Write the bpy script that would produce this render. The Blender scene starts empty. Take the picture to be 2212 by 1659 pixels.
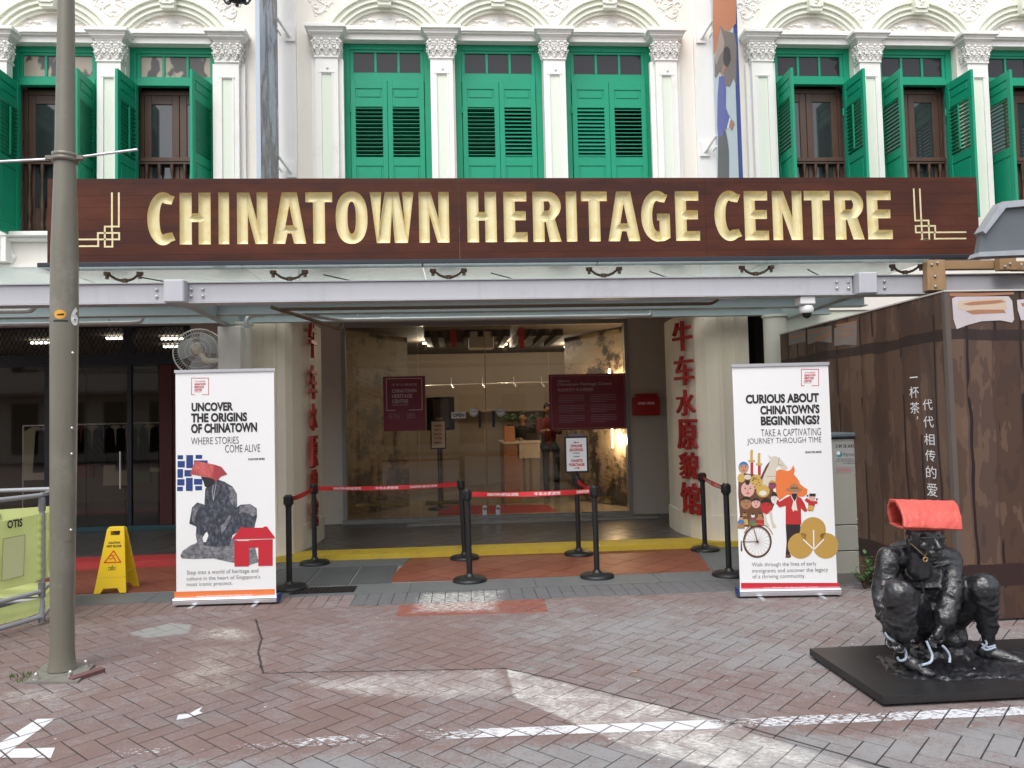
import bpy, bmesh, math, random
import numpy as np
from mathutils import Vector, Matrix, noise
from math import sin, cos, pi, radians, sqrt, atan2, tan
random.seed(7)
sc = bpy.context.scene
COL = sc.collection

# ---------------------------------------------------------------- camera, sky, sun, exposure
PSI, TH, RHO, FPX, CX, CY, HC = radians(4.0), radians(2.53), radians(1.35), 1655.0, 1106.0, 829.5, 1.6
_fw = Vector((sin(PSI)*cos(TH), cos(PSI)*cos(TH), sin(TH)))
_r0 = Vector((cos(PSI), -sin(PSI), 0)); _u0 = _r0.cross(_fw)
_R = cos(RHO)*_r0 - sin(RHO)*_u0; _U = cos(RHO)*_u0 + sin(RHO)*_r0
cd = bpy.data.cameras.new('camera'); cam = bpy.data.objects.new('camera', cd); COL.objects.link(cam)
cam.matrix_world = Matrix(((_R.x, _U.x, -_fw.x, 0), (_R.y, _U.y, -_fw.y, 0), (_R.z, _U.z, -_fw.z, HC), (0, 0, 0, 1)))
cd.sensor_width = 36; cd.lens = FPX/2212*36; cd.clip_end = 500; cd.clip_start = .05
sc.camera = cam
w = bpy.data.worlds.new('World'); sc.world = w; w.use_nodes = True
wn = w.node_tree.nodes; wl = w.node_tree.links
bg = wn['Background']; sky = wn.new('ShaderNodeTexSky'); sky.sky_type = 'NISHITA'; sky.sun_disc = False
SUN_EL, SUN_AZ = radians(58), radians(200)
sky.sun_elevation = SUN_EL; sky.sun_rotation = SUN_AZ; sky.dust_density = 3; sky.air_density = 1
hs = wn.new('ShaderNodeHueSaturation'); hs.inputs['Saturation'].default_value = .30   # overcast: the blue is mostly gone
wl.new(sky.outputs[0], hs.inputs['Color']); wl.new(hs.outputs[0], bg.inputs[0]); bg.inputs[1].default_value = .15
sl = bpy.data.lights.new('sun', 'SUN'); so = bpy.data.objects.new('sun', sl); COL.objects.link(so)
sl.energy = 1.0; sl.angle = radians(40); sl.color = (1, .985, .96)
_sd = Vector((sin(SUN_AZ)*cos(SUN_EL), cos(SUN_AZ)*cos(SUN_EL), sin(SUN_EL)))
so.rotation_euler = _sd.to_track_quat('Z', 'Y').to_euler(); so.location = (0, -5, 20)
sc.view_settings.view_transform = 'Standard'; sc.view_settings.look = 'None'
sc.view_settings.exposure = .73; sc.view_settings.gamma = 1; sc.view_settings.use_curve_mapping = False
sc.cycles.max_bounces = 8; sc.cycles.transparent_max_bounces = 16; sc.cycles.use_denoising = True

# ---------------------------------------------------------------- measuring helpers
def _ray(x, y): return _fw + _R*((x-CX)/FPX) - _U*((y-CY)/FPX)
def F(x, y, Y):
    d = _ray(x, y); t = Y/d.y; return Vector((d.x*t, Y, HC + d.z*t))
def G(x, y, z=0.0):
    d = _ray(x, y); t = (z-HC)/d.z; return Vector((d.x*t, d.y*t, z))
def FX(x, Y, y=905): return F(x, y, Y).x
def FZ(y, Y, x=1100): return F(x, y, Y).z

# ---------------------------------------------------------------- mesh builder
class MB:
    def __init__(s): s.v = []; s.f = []; s.m = []; s.sm = []
    def add(s, vs, fs, mi=0, smooth=False):
        b = len(s.v); s.v += [tuple(v) for v in vs]
        for f in fs: s.f.append([b+i for i in f]); s.m.append(mi); s.sm.append(smooth)
    def box(s, x0, y0, z0, x1, y1, z1, mi=0, bev=0):
        if x1 < x0: x0, x1 = x1, x0
        if y1 < y0: y0, y1 = y1, y0
        if z1 < z0: z0, z1 = z1, z0
        if bev:
            b = min(bev, (x1-x0)*.45, (y1-y0)*.45, (z1-z0)*.45)
            vs = []; idx = {}
            xs, ys, zs = (x0, x1), (y0, y1), (z0, z1)
            for i in range(2):
                for j in range(2):
                    for k in range(2):
                        sx, sy, sz = (b if i == 0 else -b), (b if j == 0 else -b), (b if k == 0 else -b)
                        idx[i, j, k] = len(vs)
                        vs += [(xs[i], ys[j]+sy, zs[k]+sz), (xs[i]+sx, ys[j], zs[k]+sz), (xs[i]+sx, ys[j]+sy, zs[k])]
            fs = []
            for i in range(2): fs.append([idx[i, 0, 0], idx[i, 1, 0], idx[i, 1, 1], idx[i, 0, 1]][::(-1 if i == 0 else 1)])
            for j in range(2): fs.append([idx[0, j, 0]+1, idx[1, j, 0]+1, idx[1, j, 1]+1, idx[0, j, 1]+1][::(1 if j == 0 else -1)])
            for k in range(2): fs.append([idx[0, 0, k]+2, idx[1, 0, k]+2, idx[1, 1, k]+2, idx[0, 1, k]+2][::(-1 if k == 0 else 1)])
            for a in range(2):
                for c in range(2):
                    p, q = idx[0, a, c], idx[1, a, c]; fs.append([p+1, q+1, q+2, p+2])
                    p, q = idx[a, 0, c], idx[a, 1, c]; fs.append([p, q, q+2, p+2])
                    p, q = idx[a, c, 0], idx[a, c, 1]; fs.append([p, q, q+1, p+1])
            for p in idx.values(): fs.append([p, p+1, p+2])
            s.add(vs, fs, mi); return s
        vs = [(x0, y0, z0), (x1, y0, z0), (x1, y1, z0), (x0, y1, z0), (x0, y0, z1), (x1, y0, z1), (x1, y1, z1), (x0, y1, z1)]
        s.add(vs, [[0, 3, 2, 1], [4, 5, 6, 7], [0, 1, 5, 4], [1, 2, 6, 5], [2, 3, 7, 6], [3, 0, 4, 7]], mi); return s
    def prism(s, pts, ax, a, b, mi=0, smooth=False):
        # pts 2D; ax: axis of extrusion 'x','y','z'
        n = len(pts)
        def P(p, t): return {'x': (t, p[0], p[1]), 'y': (p[0], t, p[1]), 'z': (p[0], p[1], t)}[ax]
        vs = [P(p, a) for p in pts] + [P(p, b) for p in pts]
        s.add(vs, [[i, (i+1) % n, n+(i+1) % n, n+i] for i in range(n)], mi, smooth)
        s.add(vs, [list(range(n))[::-1], list(range(n, 2*n))], mi); return s
    def cyl(s, p0, p1, r0, r1=None, n=16, mi=0, cap=True, smooth=True):
        p0, p1 = Vector(p0), Vector(p1); r1 = r0 if r1 is None else r1
        d = (p1-p0).normalized(); u = d.orthogonal().normalized(); v = d.cross(u)
        vs = [p0 + r0*(cos(2*pi*i/n)*u + sin(2*pi*i/n)*v) for i in range(n)] + [p1 + r1*(cos(2*pi*i/n)*u + sin(2*pi*i/n)*v) for i in range(n)]
        s.add(vs, [[i, (i+1) % n, n+(i+1) % n, n+i] for i in range(n)], mi, smooth)
        if cap: s.add(vs, [list(range(n))[::-1], list(range(n, 2*n))], mi)
        return s
    def tube(s, pts, r, n=8, mi=0, closed=False, flat=None):
        pts = [Vector(p) for p in pts]; m = len(pts); rings = []
        rr = r if isinstance(r, (list, tuple)) else [r]*m
        up = None
        for i, p in enumerate(pts):
            a = pts[i-1] if (i > 0 or closed) else p; b = pts[(i+1) % m] if (i < m-1 or closed) else p
            d = (b-a).normalized()
            if up is None: up = d.orthogonal().normalized()
            else:
                up = (up - up.dot(d)*d)
                up = up.normalized() if up.length > 1e-6 else d.orthogonal().normalized()
            v = d.cross(up)
            ring = [p + rr[i]*(cos(2*pi*k/n)*up + sin(2*pi*k/n)*v) for k in range(n)]
            if flat: ring = [Vector((q.x, flat[0] + (q.y-flat[0])*flat[1], q.z)) for q in ring]
            rings.append(ring)
        vs = [q for r_ in rings for q in r_]; fs = []
        for i in range(m if closed else m-1):
            j = (i+1) % m
            for k in range(n): fs.append([i*n+k, i*n+(k+1) % n, j*n+(k+1) % n, j*n+k])
        s.add(vs, fs, mi, True)
        if not closed: s.add(vs, [list(range(n))[::-1], [(m-1)*n+k for k in range(n)]], mi)
        return s
    def lathe(s, prof, c=(0, 0, 0), n=20, mi=0, sy=1):
        vs = []; fs = []; m = len(prof)
        for r, z in prof:
            for k in range(n): vs.append((c[0]+r*cos(2*pi*k/n), c[1]+sy*r*sin(2*pi*k/n), c[2]+z))
        for i in range(m-1):
            for k in range(n): fs.append([i*n+k, i*n+(k+1) % n, (i+1)*n+(k+1) % n, (i+1)*n+k])
        s.add(vs, fs, mi, True); s.add(vs, [list(range(n))[::-1], [(m-1)*n+k for k in range(n)]], mi); return s
    def ball(s, c, r, mi=0, n=12, sc_=(1, 1, 1)):
        vs = []; fs = []; h = n//2
        for i in range(h+1):
            t = pi*i/h
            for k in range(n): vs.append((c[0]+r*sc_[0]*sin(t)*cos(2*pi*k/n), c[1]+r*sc_[1]*sin(t)*sin(2*pi*k/n), c[2]+r*sc_[2]*cos(t)))
        for i in range(h):
            for k in range(n): fs.append([i*n+k, (i+1)*n+k, (i+1)*n+(k+1) % n, i*n+(k+1) % n])
        s.add(vs, fs, mi, True); return s
    def quad(s, a, b, c, d, mi=0): s.add([a, b, c, d], [[0, 1, 2, 3]], mi); return s
    def poly(s, pts, mi=0): s.add(pts, [list(range(len(pts)))], mi); return s

def build(name, mb, mats, parent=None, merge=False):
    me = bpy.data.meshes.new(name)
    off = Vector((0, 0, 0)); p = parent
    while p is not None: off += p.location; p = p.parent
    vs = [(v[0]-off.x, v[1]-off.y, v[2]-off.z) for v in mb.v]
    me.from_pydata(vs, [], mb.f)
    if not isinstance(mats, (list, tuple)): mats = [mats]
    for m in mats: me.materials.append(m)
    me.polygons.foreach_set('material_index', mb.m); me.polygons.foreach_set('use_smooth', mb.sm)
    me.validate(); me.update()
    if merge:
        bm = bmesh.new(); bm.from_mesh(me); bmesh.ops.remove_doubles(bm, verts=bm.verts, dist=1e-5); bm.to_mesh(me); bm.free()
    o = bpy.data.objects.new(name, me); COL.objects.link(o)
    if parent: o.parent = parent
    return o
def thing(name, label, cat, loc=(0, 0, 0), group=None):
    o = bpy.data.objects.new(name, None); COL.objects.link(o); o.location = loc; o.empty_display_size = .1
    o['label'] = label; o['category'] = cat
    if group: o['group'] = group
    return o
def tag(o, label, cat, group=None):
    o['label'] = label; o['category'] = cat
    if group: o['group'] = group
    return o
def struct(o, kind='structure'): o['kind'] = kind; return o
def copy_tree(o, parent=None):
    c = o.copy(); COL.objects.link(c)
    if parent: c.parent = parent
    for ch in list(o.children): copy_tree(ch, c)
    return c

# ---------------------------------------------------------------- materials
def srgb(r, g, b):
    def f(c): c /= 255; return c/12.92 if c <= .04045 else ((c+.055)/1.055)**2.4
    return (f(r), f(g), f(b), 1)
class NT:
    def __init__(s, name):
        s.mat = bpy.data.materials.new(name); s.mat.use_nodes = True
        s.n = s.mat.node_tree.nodes; s.l = s.mat.node_tree.links; s.b = s.n['Principled BSDF']; s.out = s.n['Material Output']
        s.pos = s.n.new('ShaderNodeNewGeometry').outputs['Position']
    def math(s, op, a, b=None, clamp=False):
        n = s.n.new('ShaderNodeMath'); n.operation = op; n.use_clamp = clamp
        for i, x in enumerate((a, b)):
            if x is None: continue
            if isinstance(x, (int, float)): n.inputs[i].default_value = x
            else: s.l.new(x, n.inputs[i])
        return n.outputs[0]
    def noise(s, scale=5, detail=4, rough=.6, stretch=None, offset=(0, 0, 0), src=None):
        n = s.n.new('ShaderNodeTexNoise'); n.inputs['Scale'].default_value = scale; n.inputs['Detail'].default_value = detail; n.inputs['Roughness'].default_value = rough
        mp = s.n.new('ShaderNodeMapping'); mp.inputs['Scale'].default_value = stretch or (1, 1, 1); mp.inputs['Location'].default_value = offset
        s.l.new(src or s.pos, mp.inputs[0]); s.l.new(mp.outputs[0], n.inputs['Vector']); return n.outputs['Fac']
    def ramp(s, fac, stops, interp='LINEAR'):
        r = s.n.new('ShaderNodeValToRGB'); r.color_ramp.interpolation = interp; e = r.color_ramp.elements
        while len(e) > 1: e.remove(e[-1])
        e[0].position = stops[0][0]; e[0].color = stops[0][1]
        for p, c in stops[1:]: x = e.new(p); x.color = c
        s.l.new(fac, r.inputs[0]); return r.outputs[0]
    def step(s, fac, a, b):
        m = s.n.new('ShaderNodeMapRange'); m.inputs[1].default_value = a; m.inputs[2].default_value = b; m.clamp = True
        s.l.new(fac, m.inputs[0]); return m.outputs[0]
    def mix(s, fac, a, b, mode='MIX'):
        m = s.n.new('ShaderNodeMix'); m.data_type = 'RGBA'; m.blend_type = mode
        for i, x in ((0, fac), (6, a), (7, b)):
            if isinstance(x, (int, float, tuple)): m.inputs[i].default_value = x
            else: s.l.new(x, m.inputs[i])
        return m.outputs[2]
    def bump(s, h, strength=.3, dist=.01):
        b = s.n.new('ShaderNodeBump'); b.inputs['Strength'].default_value = strength; b.inputs['Distance'].default_value = dist
        s.l.new(h, b.inputs['Height']); s.l.new(b.outputs[0], s.b.inputs['Normal'])
    def color(s, c):
        if isinstance(c, tuple): s.b.inputs['Base Color'].default_value = c
        else: s.l.new(c, s.b.inputs['Base Color'])
    def setr(s, rough=None, metal=None, spec=None, coat=None):
        if rough is not None: s.b.inputs['Roughness'].default_value = rough
        if metal is not None: s.b.inputs['Metallic'].default_value = metal
        if spec is not None: s.b.inputs['Specular IOR Level'].default_value = spec
        if coat is not None: s.b.inputs['Coat Weight'].default_value = coat
    def xyz(s):
        n = s.n.new('ShaderNodeSeparateXYZ'); s.l.new(s.pos, n.inputs[0]); return n.outputs
def mul(c, k): return (c[0]*k, c[1]*k, c[2]*k, 1)
def M(name, c, rough=.6, metal=0, var=.12, vs=3, bump=0, bs=40, spec=.5, dirt=None, ds=1.5, coat=0, stretch=None, streak=0):
    t = NT(name); t.setr(rough, metal, spec, coat)
    col = t.mix(t.noise(vs, 5, .65, stretch), mul(c, 1-var), mul(c, 1+var))
    if dirt:
        d = t.step(t.noise(ds, 8, .7, stretch, (5, 3, 1)), .55, .75); col = t.mix(t.math('MULTIPLY', d, .7), col, dirt)
    if streak:
        q = t.math('MULTIPLY', t.step(t.noise(5, 6, .7, (2.2, 2.2, .16), (1, 2, 3)), .50, .74), t.step(t.noise(1.3, 4, .6, None, (7, 3, 1)), .38, .60)); col = t.mix(t.math('MULTIPLY', q, streak), col, (c[0]*.60, c[1]*.58, c[2]*.52, 1))
    t.color(col)
    if bump: t.bump(t.noise(bs, 4, .6, stretch), bump, .01)
    return t.mat
def EM(name, c, s):
    t = NT(name); t.color((0, 0, 0, 1)); t.b.inputs['Emission Color'].default_value = c; t.b.inputs['Emission Strength'].default_value = s; return t.mat
def flat(name, c, rough=.5): 
    t = NT(name); t.color(c); t.setr(rough); return t.mat

m_wall = M('cream_render', (.84, .80, .725, 1), .75, var=.05, vs=1.2, bump=.08, bs=60, dirt=(.77, .70, .62, 1), ds=1.1, streak=.13)
m_white = M('white_moulding_paint', (.85, .84, .80, 1), .6, var=.03, vs=2, bump=.06, bs=50, dirt=(.68, .66, .6, 1), ds=2, streak=.13)
m_strip = M('white_render', (.84, .84, .81, 1), .7, var=.03, vs=1.5, bump=.05, bs=60, dirt=(.7, .69, .63, 1), ds=1.3, streak=.13)
m_mint = M('pale_mint_paint', (.74, .80, .69, 1), .65, var=.04, vs=3, bump=.05)
m_arch = M('mint_cream_paint', (.79, .81, .70, 1), .6, var=.04, vs=3)
m_green = M('green_gloss_paint', (.007, .30, .165, 1), .42, var=.10, vs=4, bump=.05, bs=30, spec=.32, dirt=(.016, .27, .16, 1), ds=3, streak=.14)
m_green_d = M('green_gloss_paint_slat', (.006, .25, .14, 1), .42, var=.12, vs=6)
m_brown = M('dark_brown_timber', (.085, .045, .03, 1), .5, var=.4, vs=6, bump=.2, bs=20, stretch=(4, 4, .5))
m_black = M('black_powdercoat', (.012, .012, .013, 1), .45, var=.2, vs=20)
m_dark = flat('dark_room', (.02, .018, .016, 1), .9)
m_steel = M('grey_painted_steel', (.50, .50, .53, 1), .4, var=.06, vs=2, bump=.04, dirt=(.36, .35, .35, 1), ds=1.8, metal=.0, streak=.3)
m_steel2 = M('blue_grey_painted_steel', (.40, .46, .47, 1), .45, var=.06, vs=2)
m_galv = M('galvanised_pipe', (.52, .53, .53, 1), .4, .5, var=.12, vs=12)
m_bronze = M('brown_bronze_fitting', (.16, .11, .075, 1), .45, .6, var=.3, vs=20)
m_bolt = M('bolt_steel', (.6, .6, .6, 1), .3, .8)
m_cream = M('cream_pillar_paint', (.82, .75, .61, 1), .6, var=.05, vs=2, bump=.08, bs=35, dirt=(.66, .60, .49, 1), ds=2, streak=.25)
m_red = M('red_lettering_paint', (.34, .020, .018, 1), .45, var=.2, vs=10)
m_yel = M('yellow_kerb_paint', (.52, .37, .035, 1), .65, var=.22, vs=6, bump=.3, bs=25, dirt=(.24, .18, .06, 1), ds=3.5)
m_redk = M('red_kerb_paint', (.42, .04, .04, 1), .55, var=.15, vs=6, dirt=(.2, .05, .05, 1), ds=4)
m_paper = flat('white_print', (.80, .80, .80, 1), .45)
m_alu = M('brushed_aluminium', (.72, .73, .76, 1), .32, .7, var=.05, vs=3, stretch=(1, 30, 30))
m_ink = flat('black_ink', (.02, .02, .022, 1), .5)
m_inkt = flat('dark_grey_ink', (.05, .05, .05, 1), .5)
m_rink = flat('red_ink', (.52, .02, .035, 1), .5)
m_oink = flat('orange_ink', (.75, .19, .05, 1), .5)
m_wink = flat('white_ink', (.8, .8, .8, 1), .5)
m_bink = flat('navy_ink', (.02, .05, .2, 1), .5)
m_gink = flat('ochre_ink', (.48, .29, .07, 1), .5)

# ---------------------------------------------------------------- text geometry (builtin font, also its CJK glyphs)
_tc = {}
def tgeom(s, bold=0, extr=0, bev=0, space=1):
    k = (s, bold, extr, bev, space)
    if k in _tc: return _tc[k]
    c = bpy.data.curves.new('t', 'FONT'); c.body = s; c.size = 1; c.offset = bold; c.extrude = extr; c.bevel_depth = bev; c.resolution_u = 3; c.space_character = space
    o = bpy.data.objects.new('t', c); COL.objects.link(o)
    dg = bpy.context.evaluated_depsgraph_get(); me = bpy.data.meshes.new_from_object(o.evaluated_get(dg))
    vs = [tuple(v.co) for v in me.vertices]; fs = [list(p.vertices) for p in me.polygons]
    bpy.data.objects.remove(o); bpy.data.curves.remove(c); bpy.data.meshes.remove(me)
    x0 = min(v[0] for v in vs); x1 = max(v[0] for v in vs); y0 = min(v[1] for v in vs); y1 = max(v[1] for v in vs)
    vs = [((v[0]-x0)/(x1-x0), (v[1]-y0)/(y1-y0), v[2]) for v in vs]
    _tc[k] = (vs, fs, (x1-x0)/(y1-y0)); return _tc[k]
class Frame:
    def __init__(s, o, ux, uy): s.o = Vector(o); s.ux = Vector(ux).normalized(); s.uy = Vector(uy).normalized(); s.n = s.ux.cross(s.uy)
    def p(s, x, y, h=0): return s.o + s.ux*x + s.uy*y + s.n*h
def text(mb, fr, s, x, y, w, h, mi=0, bold=.02, lift=.002, extr=0, bev=0, space=1):
    vs, fs, asp = tgeom(s, bold, extr, bev, space)
    if w is None: w = h*asp
    mb.add([fr.p(x+v[0]*w, y+v[1]*h, lift+(v[2]*h if extr or bev else 0)) for v in vs], fs, mi)
def shape(mb, fr, pts, mi=0, lift=.001): mb.add([fr.p(a, b, lift) for a, b in pts], [list(range(len(pts)))], mi)
def disc(mb, fr, x, y, r, mi=0, lift=.001, n=28, ry=None): shape(mb, fr, [(x+r*cos(2*pi*k/n), y+(ry or r)*sin(2*pi*k/n)) for k in range(n)], mi, lift)
def line(mb, fr, pts, wd, mi=0, lift=.001, closed=False):
    m = len(pts)
    for i in range(m if closed else m-1):
        a = Vector(pts[i]); b = Vector(pts[(i+1) % m]); d = (b-a)
        if d.length < 1e-6: continue
        d.normalize(); q = Vector((-d.y, d.x))*wd/2; a = a-d*wd*.3; b = b+d*wd*.3
        shape(mb, fr, [a-q, b-q, b+q, a+q], mi, lift)
def clip(poly, conv):
    # clip polygon by a convex ccw polygon
    out = list(poly)
    for i in range(len(conv)):
        a = conv[i]; b = conv[(i+1) % len(conv)]; inp = out; out = []
        if not inp: return []
        f = lambda p: (b[0]-a[0])*(p[1]-a[1]) - (b[1]-a[1])*(p[0]-a[0])
        for j in range(len(inp)):
            p, q = inp[j], inp[(j+1) % len(inp)]; fp, fq = f(p), f(q)
            if fp >= 0: out.append(p)
            if fp*fq < 0: t = fp/(fp-fq); out.append((p[0]+(q[0]-p[0])*t, p[1]+(q[1]-p[1])*t))
    return out
def ccw(p):
    a = sum(p[i][0]*p[(i+1) % len(p)][1]-p[(i+1) % len(p)][0]*p[i][1] for i in range(len(p)))
    return p if a > 0 else p[::-1]
def area(p): return abs(sum(p[i][0]*p[(i+1) % len(p)][1]-p[(i+1) % len(p)][0]*p[i][1] for i in range(len(p))))/2 if len(p) > 2 else 0

# ---------------------------------------------------------------- paving material: colour, wear and old paint by place
BAND1 = [(-1.17, 4.60), (-.51, 4.53), (.285, 4.053), (.258, 4.989), (-1.2, 5.02)]
BAND2 = [(.285, 4.053), (.802, 3.681), (1.2, 3.10), (2.2, 2.9), (1.826, 3.349), (1.298, 4.013), (.258, 4.989)]
SPILL = [(-2.04, 5.88), (-1.56, 5.80), (-1.62, 6.30), (-2.2, 6.38)]
SPILL2 = [(-1.9, 4.7), (-1.25, 4.75), (-1.35, 5.8), (-1.95, 5.8)]
CEMENT = [(-2.62, 6.22), (-2.40, 6.05), (-2.10, 6.14), (-2.17, 6.42), (-2.38, 6.50)]
LEFTP = [(-2.63, 4.60), (-2.17, 4.57), (-2.30, 5.02), (-2.95, 5.02)]
REDP = [(-.55, 6.38), (.70, 6.34), (.72, 6.80), (-.55, 6.80)]
FLOUR = [(-.46, 6.47), (.30, 6.40), (.40, 7.22), (-.42, 7.24)]
def poly_mask(t, pts, amp=.08, soft=.06, scale=6, off=(0, 0, 0)):
    pts = ccw(pts); cur = None; x = t.xyz()
    if not hasattr(t, 'wob'): t.wob = t.math('SUBTRACT', t.noise(7, 6, .75), .5)
    for i in range(len(pts)):
        a, b = pts[i], pts[(i+1) % len(pts)]; d = Vector((b[0]-a[0], b[1]-a[1])).normalized(); n = (-d.y, d.x)
        v = t.math('ADD', t.math('MULTIPLY', x[0], n[0]), t.math('ADD', t.math('MULTIPLY', x[1], n[1]), -(n[0]*a[0]+n[1]*a[1])))
        cur = v if cur is None else t.math('MINIMUM', cur, v)
    return t.step(t.math('ADD', cur, t.math('MULTIPLY', t.wob, amp*2)), 0, soft)
def paving_mat(name, rnd_attr, joint=False):
    t = NT(name); t.setr(.8, spec=.25); x = t.xyz()
    if rnd_attr:
        a = t.n.new('ShaderNodeAttribute'); a.attribute_name = 'rnd'; rnd = a.outputs['Fac']
    else: rnd = t.n.new('ShaderNodeObjectInfo').outputs['Random']
    RED, RED2 = (.215, .145, .130, 1), (.152, .110, .101, 1)
    GREY, GREY2 = (.30, .30, .305, 1), (.195, .193, .198, 1)
    red = t.mix(t.noise(2.3, 6, .7), RED, RED2)
    red = t.mix(t.math('MULTIPLY', rnd, .4), red, (.215, .145, .132, 1))
    grey = t.mix(t.noise(3, 5, .7, None, (9, 2, 0)), GREY, GREY2)
    # how much of the red coat is gone: more towards the walkers' side and at the road edge
    worn = t.noise(1.15, 9, .72, None, (3, 7, 0))
    far_r = poly_mask(t, [(.9, 3.9), (4.5, 3.9), (4.5, 7.3), (-.4, 6.6), (-.1, 5.2)], .5, .9)
    near = poly_mask(t, [(-6, -2), (8, -2), (8, 3.66), (-6, 3.98)], .18, .14)
    k = t.math('ADD', t.math('ADD', worn, t.math('MULTIPLY', t.math('SUBTRACT', rnd, .5), .13)), t.math('ADD', t.math('MULTIPLY', far_r, .21), t.math('MULTIPLY', near, .30)))
    k = t.math('ADD', k, t.math('MULTIPLY', t.math('SUBTRACT', t.noise(48, 5, .9), .5), 1.5))
    k = t.math('ADD', k, t.math('MULTIPLY', t.math('SUBTRACT', t.noise(9, 7, .8, (1, 1.4, 1), (1, 5, 3)), .5), .95))
    col = t.mix(t.step(k, .46, .86), red, grey)
    sold = t.math('MULTIPLY', poly_mask(t, [(-1.0, 6.80), (6.5, 6.80), (6.5, 7.4), (-1.0, 7.4)], .01, .02), .8); col = t.mix(sold, col, (.11, .122, .132, 1))
    # old white paint rubbed down to the grain
    rub = t.math('ADD', t.noise(26, 8, .8, (1, 2.0, 1)), t.math('MULTIPLY', t.noise(3.2, 4, .6, None, (1, 5, 2)), .55))
    rubh = t.step(rub, .70, .92)
    band = t.math('MAXIMUM', t.math('MULTIPLY', poly_mask(t, BAND1, .12, .12), .85), poly_mask(t, BAND2, .03, .02))
    col = t.mix(t.math('MULTIPLY', band, t.math('ADD', t.math('MULTIPLY', rubh, t.math('ADD', t.math('MULTIPLY', t.step(t.noise(5.5, 7, .8, None, (6, 1, 2)), .42, .56), .85), .14)), .18)), col, (.60, .59, .56, 1))
    for P, s in ((SPILL, 1.0), (SPILL2, .45), (LEFTP, .75)):
        col = t.mix(t.math('MULTIPLY', t.math('MULTIPLY', poly_mask(t, P, .2, .2), rubh), s), col, (.60, .60, .53, 1))
    col = t.mix(t.math('MULTIPLY', poly_mask(t, CEMENT, .05, .03), .85), col, (.30, .31, .30, 1))
    col = t.mix(t.math('MULTIPLY', poly_mask(t, REDP, .01, .008), t.step(t.noise(18, 5, .8), .35, .5)), col, (.25, .085, .062, 1))
    col = t.mix(t.math('MULTIPLY', poly_mask(t, FLOUR, .14, .12), t.step(t.noise(20, 8, .8, (1, 2.2, 1)), .44, .56)), col, (.55, .55, .52, 1))
    # drips, gum and specks
    v = t.n.new('ShaderNodeTexVoronoi'); v.inputs['Scale'].default_value = 7; v.inputs['Randomness'].default_value = 1; t.l.new(t.pos, v.inputs['Vector'])
    sp = t.math('MULTIPLY', t.math('LESS_THAN', v.outputs['Distance'], .055), t.math('GREATER_THAN', t.noise(2.1, 2, .5, None, (8, 8, 8)), .52))
    col = t.mix(t.math('MULTIPLY', sp, .8), col, (.6, .6, .58, 1))
    st = t.step(t.noise(.9, 8, .7, None, (2, 2, 9)), .52, .72)
    col = t.mix(t.math('MULTIPLY', st, .30), col, (.08, .072, .07, 1))
    orange = poly_mask(t, [(-3.6, 6.3), (-2.6, 6.2), (-2.4, 7.2), (-3.7, 7.2)], .3, .5)
    col = t.mix(t.math('MULTIPLY', orange, .3), col, (.16, .075, .03, 1))
    if joint:
        lightj = t.math('MULTIPLY', poly_mask(t, [(-3, 5.2), (5, 5.6), (5, 7.3), (-3, 7.3)], .5, .6), t.step(t.noise(2.2, 4, .6), .42, .62))
        jc = t.mix(lightj, (.03, .029, .029, 1), (.22, .215, .21, 1))
        col = t.mix(t.math('MULTIPLY', band, .35), jc, col)
    CR = [(-1.70, 6.5), (-1.50, 5.9), (-1.45, 5.6), (-1.29, 5.10), (-.5, 5.03), (.26, 4.97), (.56, 4.72), (.9, 4.38), (1.31, 4.01), (1.9, 3.35)]
    wx_ = t.math('MULTIPLY', t.math('SUBTRACT', t.noise(14, 4, .7), .5), .05); px_, py_ = t.math('ADD', x[0], wx_), t.math('SUBTRACT', x[1], wx_); dm = None
    for (a0, b0), (a1, b1) in zip(CR, CR[1:]):
        L2 = (a1-a0)**2+(b1-b0)**2; dx_, dy_ = a1-a0, b1-b0; qx, qy = t.math('SUBTRACT', px_, a0), t.math('SUBTRACT', py_, b0)
        tt_ = t.math('DIVIDE', t.math('ADD', t.math('MULTIPLY', qx, dx_), t.math('MULTIPLY', qy, dy_)), L2, True)
        ex, ey = t.math('SUBTRACT', qx, t.math('MULTIPLY', tt_, dx_)), t.math('SUBTRACT', qy, t.math('MULTIPLY', tt_, dy_))
        d_ = t.math('ADD', t.math('MULTIPLY', ex, ex), t.math('MULTIPLY', ey, ey)); dm = d_ if dm is None else t.math('MINIMUM', dm, d_)
    col = t.mix(t.math('MULTIPLY', t.math('SUBTRACT', 1.0, t.step(t.math('SQRT', dm), .004, .011)), .92), col, (.022, .021, .021, 1))
    t.color(col)
    t.bump(t.math('ADD', t.noise(140, 3, .8), t.math('MULTIPLY', t.noise(12, 4, .6), .6)), .5, .004)
    return t.mat
m_brick = paving_mat('paver_weathered', False)
m_brickf = paving_mat('paver_weathered_field', True)
m_joint = paving_mat('joint_sand', True, True)

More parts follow.
